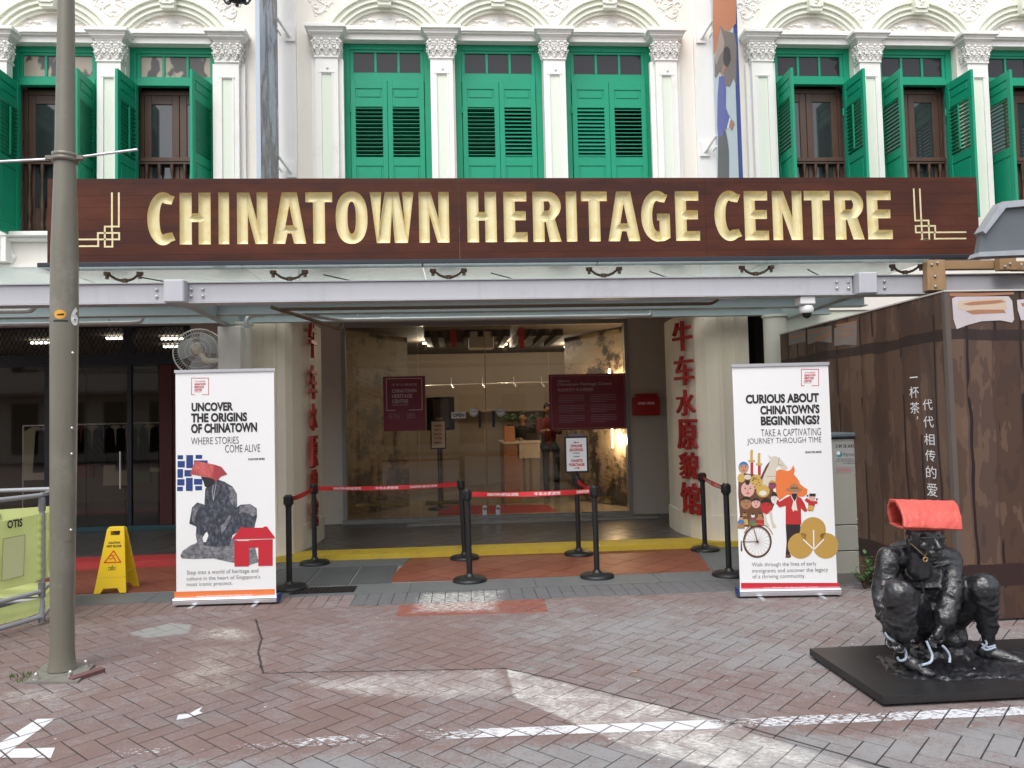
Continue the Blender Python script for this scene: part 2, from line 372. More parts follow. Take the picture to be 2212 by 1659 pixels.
# ---------------------------------------------------------------- the ground
mb = MB(); mb.box(-60, -60, -.3, 60, 3.0, -.012); mb.box(-60, 3.0, -.3, -4.9, 40, -.012); mb.box(6.5, 3.0, -.3, 60, 40, -.012); mb.box(-4.9, 7.26, -.3, 6.5, 40, -.012)
g0 = build('ground', mb, m_brickf); struct(g0)
mb = MB(); mb.box(-4.9, 3.0, -.2, 6.5, 7.26, -.0021)
paving = build('paving', mb, m_joint); struct(paving)
A = .1175; GAP = .0068
u1 = Vector((cos(pi/4), sin(pi/4))); v1 = Vector((-sin(pi/4), cos(pi/4))); O = Vector((1.171, 4.403))
def brick_mesh(L, Wd, name, d=.0011, bev=.0014):
    a, b = L/2-GAP/2, Wd/2-GAP/2
    vs = [(-a, -b, -.04), (a, -b, -.04), (a, b, -.04), (-a, b, -.04), (-a, -b, -d), (a, -b, -d), (a, b, -d), (-a, b, -d),
          (-a+bev, -b+bev, 0), (a-bev, -b+bev, 0), (a-bev, b-bev, 0), (-a+bev, b-bev, 0)]
    fs = [[0, 1, 5, 4], [1, 2, 6, 5], [2, 3, 7, 6], [3, 0, 4, 7], [4, 5, 9, 8], [5, 6, 10, 9], [6, 7, 11, 10], [7, 4, 8, 11], [8, 9, 10, 11]]
    me = bpy.data.meshes.new(name); me.from_pydata(vs, [], fs); me.materials.append(m_brick); return me, vs, fs
bme, bvs, bfs = brick_mesh(2*A, A, 'brick')
bricks = []   # centre, angle, size pattern
def blocked(x, y):
    return (x+2.62)**2+(y-5.28)**2 < .0001
for i in range(-60, 60):
    for j in range(-60, 60):
        k = (i+j) % 4
        if k == 0: c = O + u1*A*(i+1) + v1*A*(j+.5); ang = pi/4
        elif k == 2: c = O + u1*A*(i+.5) + v1*A*(j+1); ang = 3*pi/4
        else: continue
        if -4.75 < c.x < 6.35 and 3.08 < c.y < 6.96: bricks.append((c.x, c.y, ang))
def top_quads(x, y, ang, L=2*A, Wd=A, s=.0045):
    a, b = L/2-s, Wd/2-s; c, sn = cos(ang), sin(ang)
    return [(x+p*c-q*sn, y+p*sn+q*c) for p, q in ((-a, -b), (a, -b), (a, b), (-a, b))]
def in_frame(x, y):
    d = Vector((x, y, -HC)); wq = d.dot(_fw)
    if wq <= 0: return False
    px = CX+FPX*d.dot(_R)/wq; py = CY-FPX*d.dot(_U)/wq
    return -40 < px < 2252 and -40 < py < 1699
rng = random.Random(3)
def top_quads0(x, y, ang): return top_quads(x, y, ang)
bricks.sort(key=lambda b: b[0]**2+b[1]**2)
YE = 6.812
edge = [b for b in bricks if max(p[1] for p in top_quads0(*b)) > YE]; es = set(edge)
vis = [b for b in bricks if in_frame(b[0], b[1]) and b not in es]
near = set(vis[:300])
for b in vis[:300]:
    o = bpy.data.objects.new('brick', bme); COL.objects.link(o); o.parent = paving
    o.location = (b[0], b[1], rng.uniform(-.0006, .0008)); o.rotation_euler = (rng.uniform(-.004, .004), rng.uniform(-.004, .004), b[2]+rng.uniform(-.006, .006))
fv, ff, fr_ = [], [], []
def add_field(x, y, ang, vs):
    r = rng.random(); dz = rng.uniform(-.0005, .0008); tx, ty = rng.uniform(-.004, .004), rng.uniform(-.004, .004); an = ang+rng.uniform(-.012, .012); c, s = cos(an), sin(an); n0 = len(fv)
    for v in vs: fv.append((x+v[0]*c-v[1]*s, y+v[0]*s+v[1]*c, v[2]+dz+v[0]*tx+v[1]*ty))
    for f in bfs: ff.append([n0+q for q in f]); fr_.append(r)
for b in bricks:
    if b in near or b in es: continue
    add_field(b[0], b[1], b[2], bvs)
for b in edge:
    q = clip(top_quads(*b), [(-5, 0), (7, 0), (7, YE), (-5, YE)])
    if area(q) < 3e-4: continue
    n0 = len(fv); m_ = len(q); r = rng.random()
    for z in (-.04, -.0002):
        for p in q: fv.append((p[0], p[1], z))
    for k in range(m_): ff.append([n0+k, n0+(k+1) % m_, n0+m_+(k+1) % m_, n0+m_+k]); fr_.append(r)
    ff.append([n0+m_+k for k in range(m_)]); fr_.append(r)
# border: half bricks fill to the two upright courses along the kerb
bme2, bvs2, _ = brick_mesh(.22, A, 'edge_brick')
soldiers = []
x = -4.8
while x < 6.4:
    for yy in (6.93, 7.15): soldiers.append((x, yy, pi/2))
    x += A
for s_ in soldiers: add_field(s_[0], s_[1], s_[2], bvs2)
me = bpy.data.meshes.new('brick_field'); me.from_pydata(fv, [], ff); me.materials.append(m_brickf)
at = me.attributes.new('rnd', 'FLOAT', 'FACE'); at.data.foreach_set('value', fr_)
bf = bpy.data.objects.new('brick_field', me); COL.objects.link(bf); bf.parent = paving; struct(bf, 'stuff')
mb = MB(); mb.box(-4.9, 6.76, -.1, 6.5, 7.25, -.006)   # bedding under the upright courses (a strip of the same grout)

# painted marks lie on the brick faces, broken at every joint
def paint_mat(name, lo, hi, c=(.66, .67, .70, 1)):
    t = NT(name); t.setr(.7); t.color(t.mix(t.noise(9, 4), c, mul(c, .86)))
    x_ = t.xyz()[0]
    wear = t.math('ADD', t.noise(24, 9, .78, (1, 2.4, 1)), t.math('MULTIPLY', t.noise(2.0, 3, .5), .45))
    thr = t.ramp(t.step(x_, -1.4, 3.6), [(0, (.83,)*3+(1,)), (.10, (.82,)*3+(1,)), (.28, (.77,)*3+(1,)), (.38, (.68,)*3+(1,)), (.41, (.52,)*3+(1,)), (.52, (.50,)*3+(1,)), (.54, (.78,)*3+(1,)), (.70, (.76,)*3+(1,)), (.80, (.70,)*3+(1,)), (1, (.64,)*3+(1,))]) if hi is None else None
    a = t.math('GREATER_THAN', t.math('ADD', wear, 0.02), thr if thr is not None else lo)
    t.l.new(a, t.b.inputs['Alpha']); return t.mat
m_line = paint_mat('worn_white_road_paint', 0, None); m_arrow = paint_mat('white_road_paint', .40, 1)
def painted(name, polys, mat):
    mb = MB()
    for P in polys:
        P = ccw([tuple(p[:2]) for p in P])
        xs = [p[0] for p in P]; ys = [p[1] for p in P]
        for b in bricks:
            if min(xs)-.3 < b[0] < max(xs)+.3 and min(ys)-.3 < b[1] < max(ys)+.3:
                # P may be any simple polygon: clip P by the convex brick top
                q = clip(P, top_quads(*b))
                if area(q) > 2e-5: mb.poly([(p[0], p[1], .0025) for p in q])
    o = build(name, mb, mat); struct(o); return o
gl = lambda pts: [G(a, b) for a, b in pts]
painted('white_line', [gl([(230, 1636), (560, 1618), (900, 1600), (1106, 1591), (1106, 1573), (900, 1578), (560, 1604), (230, 1620)]), gl([(1106, 1591), (1500, 1577), (2212, 1545), (2212, 1527), (1500, 1557), (1106, 1573)]),
                       gl([(2212.5, 1545.4), (2500, 1531), (2500, 1513), (2212.5, 1527)])], m_line)
painted('white_arrow', [gl([(80, 1554), (119, 1553), (30, 1617), (-40, 1665), (-80, 1650), (0, 1605)]), gl([(31, 1618), (119, 1616), (110, 1638), (4, 1638)]), ], m_arrow)
painted('white_paint_splash', [gl([(381, 1556), (385, 1545), (410, 1542), (424, 1534), (438, 1527), (430, 1537), (438, 1541), (425, 1545), (405, 1552)])], m_arrow)

# pavement strip between the paved street and the yellow kerb
m_gran = M('grey_granite', (.115, .122, .125, 1), .65, var=.18, vs=4, bump=.15, bs=60, dirt=(.06, .06, .06, 1), ds=1.6)
m_slab = M('dark_granite_slab', (.075, .082, .085, 1), .6, var=.2, vs=5, bump=.15, bs=60)
def tile_mat(name, c1, c2, rough=.5):
    t = NT(name); t.setr(rough); r = t.n.new('ShaderNodeObjectInfo').outputs['Random']
    col = t.mix(r, c1, c2); col = t.mix(t.math('MULTIPLY', t.noise(6, 6, .7), .5), col, mul(c1, .5)); t.color(col); t.bump(t.noise(50, 4), .15, .004); return t.mat
m_tile = tile_mat('terracotta_tile', (.235, .075, .045, 1), (.19, .058, .036, 1))
m_tiled = tile_mat('grey_walkway_tile', (.10, .094, .088, 1), (.06, .057, .055, 1), .30)
mb = MB(); mb.box(-9, 7.262, -.2, 9, 9.08, -.010); pave = build('pavement', mb, M('tile_grout', (.24, .215, .20, 1), .8)); struct(pave)
TRAP = [(-.756, 7.78), (2.53, 7.70), (2.76, 9.07), (-.60, 9.07)]
TRAP_L = [(-8.9, 7.80), (-2.66, 7.76), (-2.66, 9.07), (-8.9, 9.07)]
def slab(pts, mat=None, name='slab', z=0):
    mb = MB(); mb.prism([(p[0], p[1]) for p in ccw(pts)], 'z', -.05, z); return build(name, mb, mat or m_gran, pave)
x = -8.9; g = .003
while x < 8.8:
    slab([(x+g, 7.268), (x+1.2-g, 7.268), (x+1.2-g, 7.70), (x+g, 7.70)]); x += 1.2
slab([(-2.655, 8.66), (-.655, 8.66), (-.605, 9.075), (-2.655, 9.075)]); slab([(-2.655, 7.705), (-2.0, 7.705), (-2.0, 8.655), (-2.655, 8.655)])
for a, b in ((-1.995, -1.55), (-1.545, -1.12), (-1.115, -.70)):
    slab([(a+.008, 7.72), (b-.008, 7.72), (b+.0-.008, 8.64), (a+.008, 8.64)], m_slab)
slab([(2.545, 7.705), (3.4, 7.705), (3.6, 9.07), (2.775, 9.07)]); slab([(3.405, 7.705), (5.5, 7.705), (5.5, 9.07), (3.605, 9.07)], m_slab); slab([(5.505, 7.705), (8.9, 7.705), (8.9, 9.07), (5.505, 9.07)])
def tiles(quad, size, parent, mat, z=0, name='tile', ang=pi/4, lim=300, off=(0, 0), gap=.007, cap=None):
    quad = ccw(quad); cx_ = sum(p[0] for p in quad)/4; cy_ = sum(p[1] for p in quad)/4; n = 0; rest = MB()
    c, s = cos(ang), sin(ang); R_ = int(10/size); items = []
    for i in range(-R_, R_):
        for j in range(-R_, R_):
            px, py = i*size+off[0], j*size+off[1]; q = [(px+gap/2, py+gap/2), (px+size-gap/2, py+gap/2), (px+size-gap/2, py+size-gap/2), (px+gap/2, py+size-gap/2)]
            q = [(cx_+a*c-b*s, cy_+a*s+b*c) for a, b in q]
            if max(p[0] for p in q) < min(p[0] for p in quad) or min(p[0] for p in q) > max(p[0] for p in quad) or max(p[1] for p in q) < min(p[1] for p in quad) or min(p[1] for p in q) > max(p[1] for p in quad): continue
            q = clip(ccw(q), quad)
            if area(q) < 3e-4: continue
            items.append(q)
    items.sort(key=lambda q: q[0][0]**2+q[0][1]**2)
    for k, q in enumerate(items):
        m_ = MB() if k < lim else rest
        m_.prism(q, 'z', z-.03, z+rng.uniform(-.0006, .0006))
        if k < lim: build(name, m_, mat, parent)
    if rest.v: struct(build(name+'_field', rest, mat, parent), 'stuff')
tiles(TRAP, .30, pave, m_tile, name='terracotta_tile'); tiles(TRAP_L, .40, pave, m_tile, name='terracotta_tile', lim=60)
# grate
gr = MB(); gr.box(-1.62, 7.36, -.006, -1.02, 7.62, .004)
for k in range(14): gr.box(-1.59+k*.041, 7.385, .004, -1.59+k*.041+.02, 7.595, .010)
tag(build('drain_grate', gr, m_black), 'dark slotted drain grate set in the grey kerb stones beside a black post base', 'drain grate')

# kerbs and walkway floor
kp = [(-2.42, 9.08), (3.55, 9.02), (3.55, 9.45), (-2.42, 9.45)]
mb = MB(); mb.prism(kp, 'z', -.1, .06); k1 = build('yellow_kerb', mb, m_yel); struct(k1)
mb = MB(); mb.box(-9, 9.10, -.1, -2.43, 9.5, .07); struct(build('red_kerb', mb, m_redk))
mb = MB(); mb.box(-9, 9.5, -.1, -2.43, 11.9, .064); mb.box(-2.42, 9.455, -.1, 3.56, 11.9, .054); mb.box(3.57, 9.1, -.1, 9, 11.9, .054)
wf = build('walkway_floor', mb, M('walkway_grout', (.17, .16, .15, 1), .6)); struct(wf)
tiles([(-2.41, 9.46), (3.55, 9.46), (3.55, 11.7), (-2.41, 11.7)], .25, wf, m_tiled, z=.06, name='floor_tile', gap=.006)
tiles([(-7.5, 9.52), (-2.44, 9.52), (-2.44, 11.6), (-7.5, 11.6)], .42, wf, m_tiled, z=.07, name='floor_tile', ang=0, lim=60)

# ================================================================ the three shophouses
W = 9.30
def local(name, mb_or_me, mat, parent, loc=(0, 0, 0), rot=(0, 0, 0)):
    if isinstance(mb_or_me, MB):
        me = bpy.data.meshes.new(name); me.from_pydata(mb_or_me.v, [], mb_or_me.f)
        for m in (mat if isinstance(mat, (list, tuple)) else [mat]): me.materials.append(m)
        me.polygons.foreach_set('material_index', mb_or_me.m); me.polygons.foreach_set('use_smooth', mb_or_me.sm); me.update()
    else: me = mb_or_me
    o = bpy.data.objects.new(name, me); COL.objects.link(o); o.parent = parent; o.location = loc; o.rotation_euler = rot; return o
def glass_mat(name, tint=(1, 1, 1, 1), base=.05, rough=.02, body=None, bodyk=0):
    t = NT(name); n = t.n; tr = n.new('ShaderNodeBsdfTransparent'); tr.inputs[0].default_value = tint
    gl_ = n.new('ShaderNodeBsdfGlossy'); gl_.inputs['Roughness'].default_value = rough
    fr = n.new('ShaderNodeFresnel'); fr.inputs[0].default_value = 1.5
    mx = n.new('ShaderNodeMixShader'); a = t.math('ADD', fr.outputs[0], base, True); t.l.new(a, mx.inputs[0]); t.l.new(tr.outputs[0], mx.inputs[1]); t.l.new(gl_.outputs[0], mx.inputs[2])
    last = mx
    if body:
        df = n.new('ShaderNodeBsdfDiffuse'); df.inputs[0].default_value = body; tl = n.new('ShaderNodeBsdfTranslucent'); tl.inputs[0].default_value = body
        ad = n.new('ShaderNodeMixShader'); ad.inputs[0].default_value = .5; t.l.new(df.outputs[0], ad.inputs[1]); t.l.new(tl.outputs[0], ad.inputs[2])
        m2 = n.new('ShaderNodeMixShader'); m2.inputs[0].default_value = bodyk; t.l.new(mx.outputs[0], m2.inputs[1]); t.l.new(ad.outputs[0], m2.inputs[2]); last = m2
    t.l.new(last.outputs[0], t.out.inputs[0]); return t.mat
m_glass = glass_mat('window_glass', (.75, .78, .78, 1), .02)
m_shop = glass_mat('shopfront_glass', (.80, .78, .74, 1), .006)
m_pane = flat('dark_pane', (.022, .021, .024, 1), .08); m_pane.node_tree.nodes['Principled BSDF'].inputs['Specular IOR Level'].default_value = .45
m_doorglass = flat('door_glass', (.03, .035, .038, 1), .05); m_doorglass.node_tree.nodes['Principled BSDF'].inputs['Specular IOR Level'].default_value = 1.0
m_torn = NT('papered_pane'); m_torn.setr(.3); m_torn.color(m_torn.ramp(m_torn.noise(4.5, 2, .5, (1, 1, .6)), [(0, (.05, .045, .04, 1)), (.47, (.07, .065, .06, 1)), (.5, (.36, .31, .24, 1)), (1, (.45, .40, .32, 1))])); m_torn = m_torn.mat

# shutter leaf in its own space: x from the hinge, z from the bottom
LW, LH = .455, 1.86
def leaf_mesh(wd=LW):
    mb = MB(); t = .018; st = .062
    mb.box(0, -t, 0, st, t, LH, bev=.003); mb.box(wd-st, -t, 0, wd, t, LH, bev=.003)
    for z0, z1 in ((0, .12), (.79, .90), (1.53, 1.63), (1.76, LH)): mb.box(st-.002, -t+.003, z0, wd-st+.002, t-.003, z1, bev=.002)
    for z0, z1 in ((.12, .79), (1.63, 1.76)):
        mb.box(st, -.006, z0, wd-st, .006, z1); mb.box(st+.022, -.013, z0+.022, wd-st-.022, .013, z1-.022, bev=.005)
    for z in (.35, 1.45): mb.cyl((-.004, -t-.006, z), (-.004, -t-.006, z+.09), .010, n=8)
    return mb
def slat_mesh(wd=LW):
    mb = MB(); mb.box(.058, -.026, -.004, wd-.058, .026, .004, bev=.002); return mb
leaf_me = None; slat_me = None
def shutter(parent, hx, hy, z0, ang, mirror=False, tilt=35, rod=False):
    """ang: rotation of the leaf about its hinge, 0 = closed, positive opens towards the street"""
    global leaf_me, slat_me
    if leaf_me is None:
        o = local('shutter', leaf_mesh(), m_green, parent); leaf_me = o.data
        s = local('slat', slat_mesh(), m_green_d, o); slat_me = s.data
        bpy.data.objects.remove(s); bpy.data.objects.remove(o)
    base = Vector(parent.location)
    o = bpy.data.objects.new('shutter', leaf_me); COL.objects.link(o); o.parent = parent
    o.location = (hx-base.x, hy-base.y, z0-base.z)
    o.rotation_euler = (0, 0, pi + radians(ang) if mirror else -radians(ang))
    for k in range(13):
        s = bpy.data.objects.new('slat', slat_me); COL.objects.link(s); s.parent = o
        s.location = (0, 0, .925+k*.0483); tt = tilt + rng.uniform(-2.5, 2.5)
        s.rotation_euler = (radians(-tt if mirror else tt), 0, 0)
    if rod:
        mb = MB(); y = (.03 if not mirror else -.03); mb.box(LW/2-.012, y-.008, .93, LW/2+.012, y+.008, 1.50, bev=.003); local('tilt_rod', mb, m_green, o)
    return o

def window_frame(parent, x0, x1, zh, panes='dark', opened=False):
    """green frame with its row of three lights above the leaves"""
    Y0, Y1 = 9.405, 9.47; zb = 3.92
    jw = .05; mb = MB()
    mb.box(x0-.03, Y0, zb, x0+jw, Y1, zh, bev=.004); mb.box(x1-jw, Y0, zb, x1+.03, Y1, zh, bev=.004)
    mb.box(x0+jw, Y0, zh-.075, x1-jw, Y1, zh, bev=.003); mb.box(x0+jw, Y0-.006, zh-.478, x1-jw, Y1-.003, zh-.39, bev=.004)
    # inner light frame
    a, b, zt, zl = x0+jw, x1-jw, zh-.075, zh-.39
    mb.box(a, Y0+.012, zl, a+.045, Y1-.006, zt, bev=.003); mb.box(b-.045, Y0+.012, zl, b, Y1-.006, zt, bev=.003)
    mb.box(a+.045, Y0+.012, zt-.032, b-.045, Y1-.006, zt, bev=.003); mb.box(a+.045, Y0+.012, zl, b-.045, Y1-.006, zl+.03, bev=.003)
    pw = (b-a-.09-.06)/3; q0 = a+.045
    for k in (1, 2): mb.box(q0+k*pw+(k-1)*.03, Y0+.014, zl+.03, q0+k*pw+k*.03, Y1-.006, zt-.032, bev=.003)
    f = build('window_frame', mb, m_green, parent)
    for k in range(3):
        pm = MB(); X = q0+k*(pw+.03); pm.box(X, Y1-.035, zl+.028, X+pw, Y1-.029, zt-.03)
        build('pane', pm, {'dark': m_pane, 'torn': m_torn}[panes], f)
    return f
def french_door(parent, x0, x1, zh):
    """dark timber glazed doors and turned baluster rail behind open shutters"""
    zb = 3.92; Y = 9.56; mb = MB(); a, b, zt = x0+.04, x1-.04, zh-.48
    mb.box(a, Y-.03, zb, a+.05, Y+.04, zt); mb.box(b-.05, Y-.03, zb, b, Y+.04, zt); mb.box(a+.05, Y-.03, zt-.06, b-.05, Y+.04, zt)
    m = (a+b)/2
    for p, q in ((a+.05, m-.003), (m+.003, b-.05)):
        mb.box(p, Y-.02, zb, p+.085, Y+.02, zt-.06, bev=.004); mb.box(q-.085, Y-.02, zb, q, Y+.02, zt-.06, bev=.004)
        mb.box(p+.085, Y-.018, zt-.17, q-.085, Y+.018, zt-.06, bev=.004); mb.box(p+.085, Y-.018, zb, q-.085, Y+.018, zb+.35, bev=.004)
    f = build('french_door', mb, m_brown, parent)
    for p, q in ((a+.05, m-.003), (m+.003, b-.05)):
        pm = MB(); pm.box(p+.083, Y-.004, zb+.35, q-.083, Y+.004, zt-.17); build('door_pane', pm, m_doorglass, f)
    rm = MB(); zr = FZ(343, 9.46, 380); rm.box(x0+.05, 9.475, zr-.03, x1-.05, 9.53, zr+.025, bev=.008); rm.box(x0+.05, 9.48, zr-.055, x1-.05, 9.525, zr-.035)
    rm.box(x0+.05, 9.475, 3.93, x1-.05, 9.53, 3.98)
    r = build('balcony_rail', rm, m_brown, parent)
    prof = [(.014, 0), (.020, .02), (.020, .07), (.010, .09), (.013, .13), (.022, .20), (.024, .27), (.012, .40), (.010, .50), (.016, .53), (.010, .56), (.014, .60), (.020, .63), (.020, .70)]
    H_ = zr-.055-3.98; n = 6
    for k in range(n):
        X = x0+.13+(x1-x0-.26)*k/(n-1); bm_ = MB(); bm_.lathe([(a_*1.15, b_/.70*H_) for a_, b_ in prof], (X, 9.503, 3.98), n=10); build('baluster', bm_, m_brown, r)

_cap = None
def capital_mb():
    mb = MB()   # local: centre x=0, wall face y=0, z up; width .30
    H1, H2, H3, H4 = ZC
    mb.box(-.245, -.215, H2, .245, .02, H1, bev=.006)
    # stepped cyma below the abacus
    steps = [(.225, .195), (.205, .178), (.20, .172), (.165, .14), (.15, .128)]; n = len(steps); dz = (H2-H3)/n
    for k, (a, d) in enumerate(steps):
        nx = steps[k+1] if k+1 < n else (a-.008, d-.008)
        z1 = H2-k*dz; z0 = z1-dz
        A_, B_ = (nx[0]+.006, nx[1]+.006), (a, d)
        vs = [(-A_[0], -A_[1], z0), (A_[0], -A_[1], z0), (A_[0], .02, z0), (-A_[0], .02, z0), (-B_[0], -B_[1], z1), (B_[0], -B_[1], z1), (B_[0], .02, z1), (-B_[0], .02, z1)]
        mb.add(vs, [[0, 3, 2, 1], [4, 5, 6, 7], [0, 1, 5, 4], [1, 2, 6, 5], [2, 3, 7, 6], [3, 0, 4, 7]])
    # bell and leaves
    mb.box(-.135, -.118, H4, .135, .02, H3)
    def leafc(x, y, z, s, ax):
        for k in range(4):
            t = k/3; yy = y-.012-.030*t**2*s if ax == 'y' else y
            xx = x if ax == 'y' else x+(.012+.030*t**2*s)*(1 if x > 0 else -1)
            mb.ball((xx, yy, z+t*.075*s), .022*s*(1-.25*t), n=8, sc_=(1, .7, 1) if ax == 'y' else (.7, 1, 1))
        for sx in (-1, 1):
            for k in range(3):
                o = sx*(.012+.010*k)*s; z_ = z+.012+.022*k*s
                c = (x+o, y-.016-.008*k, z_) if ax == 'y' else (x+.018*(1 if x > 0 else -1), y+o, z_)
                mb.ball(c, .0125*s, n=6)
    hh = H3-H4
    for x in (-.10, 0, .10): leafc(x, -.118, H4+.01, 1.0, 'y')
    for x in (-.135, -.05, .05, .135): leafc(x, -.120, H4+hh*.45, 1.15, 'y')
    for y in (-.10, -.03):
        for x in (-.135, .135): leafc(x, y, H4+hh*.1, 1.0, 'x'); leafc(x, y, H4+hh*.5, 1.0, 'x')
    for x in (-.145, .145): mb.tube([(x+.026*cos(a)*(1-a/14), -.128-.004*a, H3-.03+.026*sin(a)*(1-a/14)) for a in [i*.6 for i in range(14)]], .008, n=6)
    mb.box(-.15, -.135, H4-.035, .15, .02, H4-.006, bev=.008)
    return mb
# heights shared by all pilasters
ZC = [FZ(53, 9.08), FZ(61, 9.08), FZ(85, 9.14), FZ(122, 9.17)]
ZC = [z for z in ZC]
cap_me = None
def pilaster(parent, xc, dz=0, wide=False, knob=True):
    global cap_me
    zb = 3.55; h = .135; mb = MB(); zt = ZC[3]-.035+dz; yf = W-.12
    if wide: mb.box(xc-h-.055, W-.055, zb, xc+h+.055, W, zt+.02)
    mb.box(xc-h, yf+.02, zb, xc+h, W, zt)
    pz = zt-.19
    # face boards round the sunk panel
    mb.box(xc-h, yf, zb, xc-.062, yf+.02, zt); mb.box(xc+.062, yf, zb, xc+h, yf+.02, zt); mb.box(xc-.062, yf, pz, xc+.062, yf+.02, zt)
    mb.box(xc-.088, yf-.010, pz+.012, xc+.088, yf-.0005, pz+.026)
    for s in (-1, 1): mb.box(xc+s*.062, yf-.007, zb, xc+s*.078, yf-.0005, pz+.012)
    if knob: mb.ball((xc+.012, yf-.008, pz+.07), .016, n=8, sc_=(1, .6, 1)); mb.cyl((xc+.012, yf-.008, pz+.08), (xc+.012, yf-.012, pz+.12), .010, .003, n=6)
    p = build('pilaster', mb, m_white, parent)
    pm = MB(); pm.box(xc-.0615, yf+.012, zb, xc+.0615, yf+.019, pz); build('sunk_panel', pm, m_mint, p)
    base = Vector(parent.location)
    if cap_me is None:
        c = local('capital', capital_mb(), m_white, p); cap_me = c.data
    else:
        c = bpy.data.objects.new('capital', cap_me); COL.objects.link(c); c.parent = p
    c.location = (xc-base.x, W-base.y, dz-base.z)

def scroll(mb, x, z, r, turns, dirn, start, wd, y, grow=1.0, leaves=True, mi=0):
    """a plaster C-scroll: a spiral of shrinking radius lying on the wall"""
    pts = []; n = int(14*turns)
    for i in range(n+1):
        t = i/n; a = start + dirn*t*turns*2*pi; rr = r*(1-.78*t)
        pts.append((x+rr*cos(a)*grow, y, z+rr*sin(a)))
    mb.tube(pts, [wd*(.45+.75*(1-abs(2*i/n-1))) for i in range(n+1)], n=6, flat=(y, .8), mi=mi)
    if leaves:
        for i in range(2, n//2, 2):
            t = i/n; a = start + dirn*t*turns*2*pi; rr = r*(1-.78*t)+wd*1.4
            mb.ball((x+rr*cos(a)*grow, y, z+rr*sin(a)), wd*1.15, n=6, sc_=(1, .6, 1.2))
def arch(parent, xc, dz=0, half=.40):
    yW = W; cz = 6.03+dz; zb = 6.43+dz; mb = MB()
    rings = [(.60, .635, .035), (.635, .66, .06), (.66, .695, .045), (.695, .72, .075), (.72, .765, .055), (.765, .79, .085)]
    for r0, r1, d in rings:
        a0 = math.asin((zb-cz)/r1); n = 30; vs = []; fs = []
        for i in range(n+1):
            a = a0+(pi-2*a0)*i/n
            for r, y in ((r0, yW-d), (r1, yW-d), (r1, yW), (r0, yW)): vs.append((xc+r*cos(a), y, cz+r*sin(a)))
        for i in range(n):
            for k in range(4): fs.append([i*4+k, i*4+(k+1) % 4, i*4+4+(k+1) % 4, i*4+4+k])
        mb.add(vs, fs+[[0, 1, 2, 3], [n*4+3, n*4+2, n*4+1, n*4]])
    a = build('arch', mb, m_arch, parent)
    km = MB(); z0, z1 = 6.64+dz, 7.02+dz
    for (hw0, hw1, y, q0, q1) in ((.078, .105, W-.15, z0, z1),):
        km.add([(xc-hw0, y, q0), (xc+hw0, y, q0), (xc+hw1, y, q1), (xc-hw1, y, q1), (xc-hw0, W, q0+.03), (xc+hw0, W, q0+.03), (xc+hw1, W, q1), (xc-hw1, W, q1)],
               [[0, 1, 2, 3], [0, 4, 5, 1], [3, 2, 6, 7], [0, 3, 7, 4], [1, 5, 6, 2]])
    for s in (-1, 1): km.box(xc+s*.075-.012, W-.165, z0+.055, xc+s*.075+.012, W-.149, z1-.03)
    km.box(xc-.06, W-.165, z0+.045, xc+.06, W-.149, z0+.065)
    for k in range(5): km.ball((xc+.018*sin(k*2.1), W-.15, z0+.10+k*.035), .022, n=8, sc_=(1.4, .6, .9))
    build('keystone', km, m_arch, parent)
    # tympanum relief
    tm = MB(); y = W-.004; zt = zb+.035
    for s in (-1, 1):
        tm.tube([(xc+s*(.10+.26*t), y, zt+.02+.055*sin(t*pi*.95)+.015*sin(t*9)) for t in [i/12 for i in range(13)]], [.011*(1.1-.6*i/12) for i in range(13)], n=6)
        tm.ball((xc+s*.17, y, zt+.055), .028, n=10, sc_=(1.6, .5, .7)); tm.ball((xc+s*.26, y, zt+.05), .020, n=8, sc_=(1.5, .5, .6))
        scroll(tm, xc+s*.30, zt+.03, .03, .8, s, 0, .008, y, leaves=False)
        for k in range(4): tm.ball((xc+s*(.05+.035*k), y, zt+.075-.006*k), .014, n=6, sc_=(1, .6, 1))
    tm.ball((xc, y, zt+.0), .13, n=14, sc_=(1, .16, .55)); tm.ball((xc, y, zt+.06), .05, n=12, sc_=(1, .4, 1.2))
    for k in (-2, -1, 1, 2): tm.ball((xc+k*.045, y, zt+.03), .03, n=8, sc_=(.8, .5, 1.1))
    build('tympanum_relief', tm, m_white, parent)
def spandrel(parent, xc, dz=0, s=1, half=False):
    mb = MB(); y = W-.003; z = 6.70+dz
    sides = (-1, 1) if not half else (s,)
    for q in sides:
        scroll(mb, xc+q*.13, z+.06, .085, 1.1, -q, pi/2, .012, y)
        scroll(mb, xc+q*.22, z+.15, .05, 1.0, q, 0, .010, y)
        scroll(mb, xc+q*.07, z+.16, .06, 1.2, q, pi, .010, y)
        mb.tube([(xc+q*(.02+.10*sin(t*3)), y, z-.10+.16*t) for t in [i/8 for i in range(9)]], .009, n=6)
    for k in range(3): mb.ball((xc, y, z-.03-.05*k), .03-.006*k, n=8, sc_=(1.3-.3*k, .5, .8))
    if half:
        scroll(mb, xc+s*.02, z-.03, .12, .9, -s, pi/2, .014, y); scroll(mb, xc-s*.05, z+.06, .07, 1.0, s, -pi/2, .011, y)
    build('scroll_relief', mb, m_white, parent)

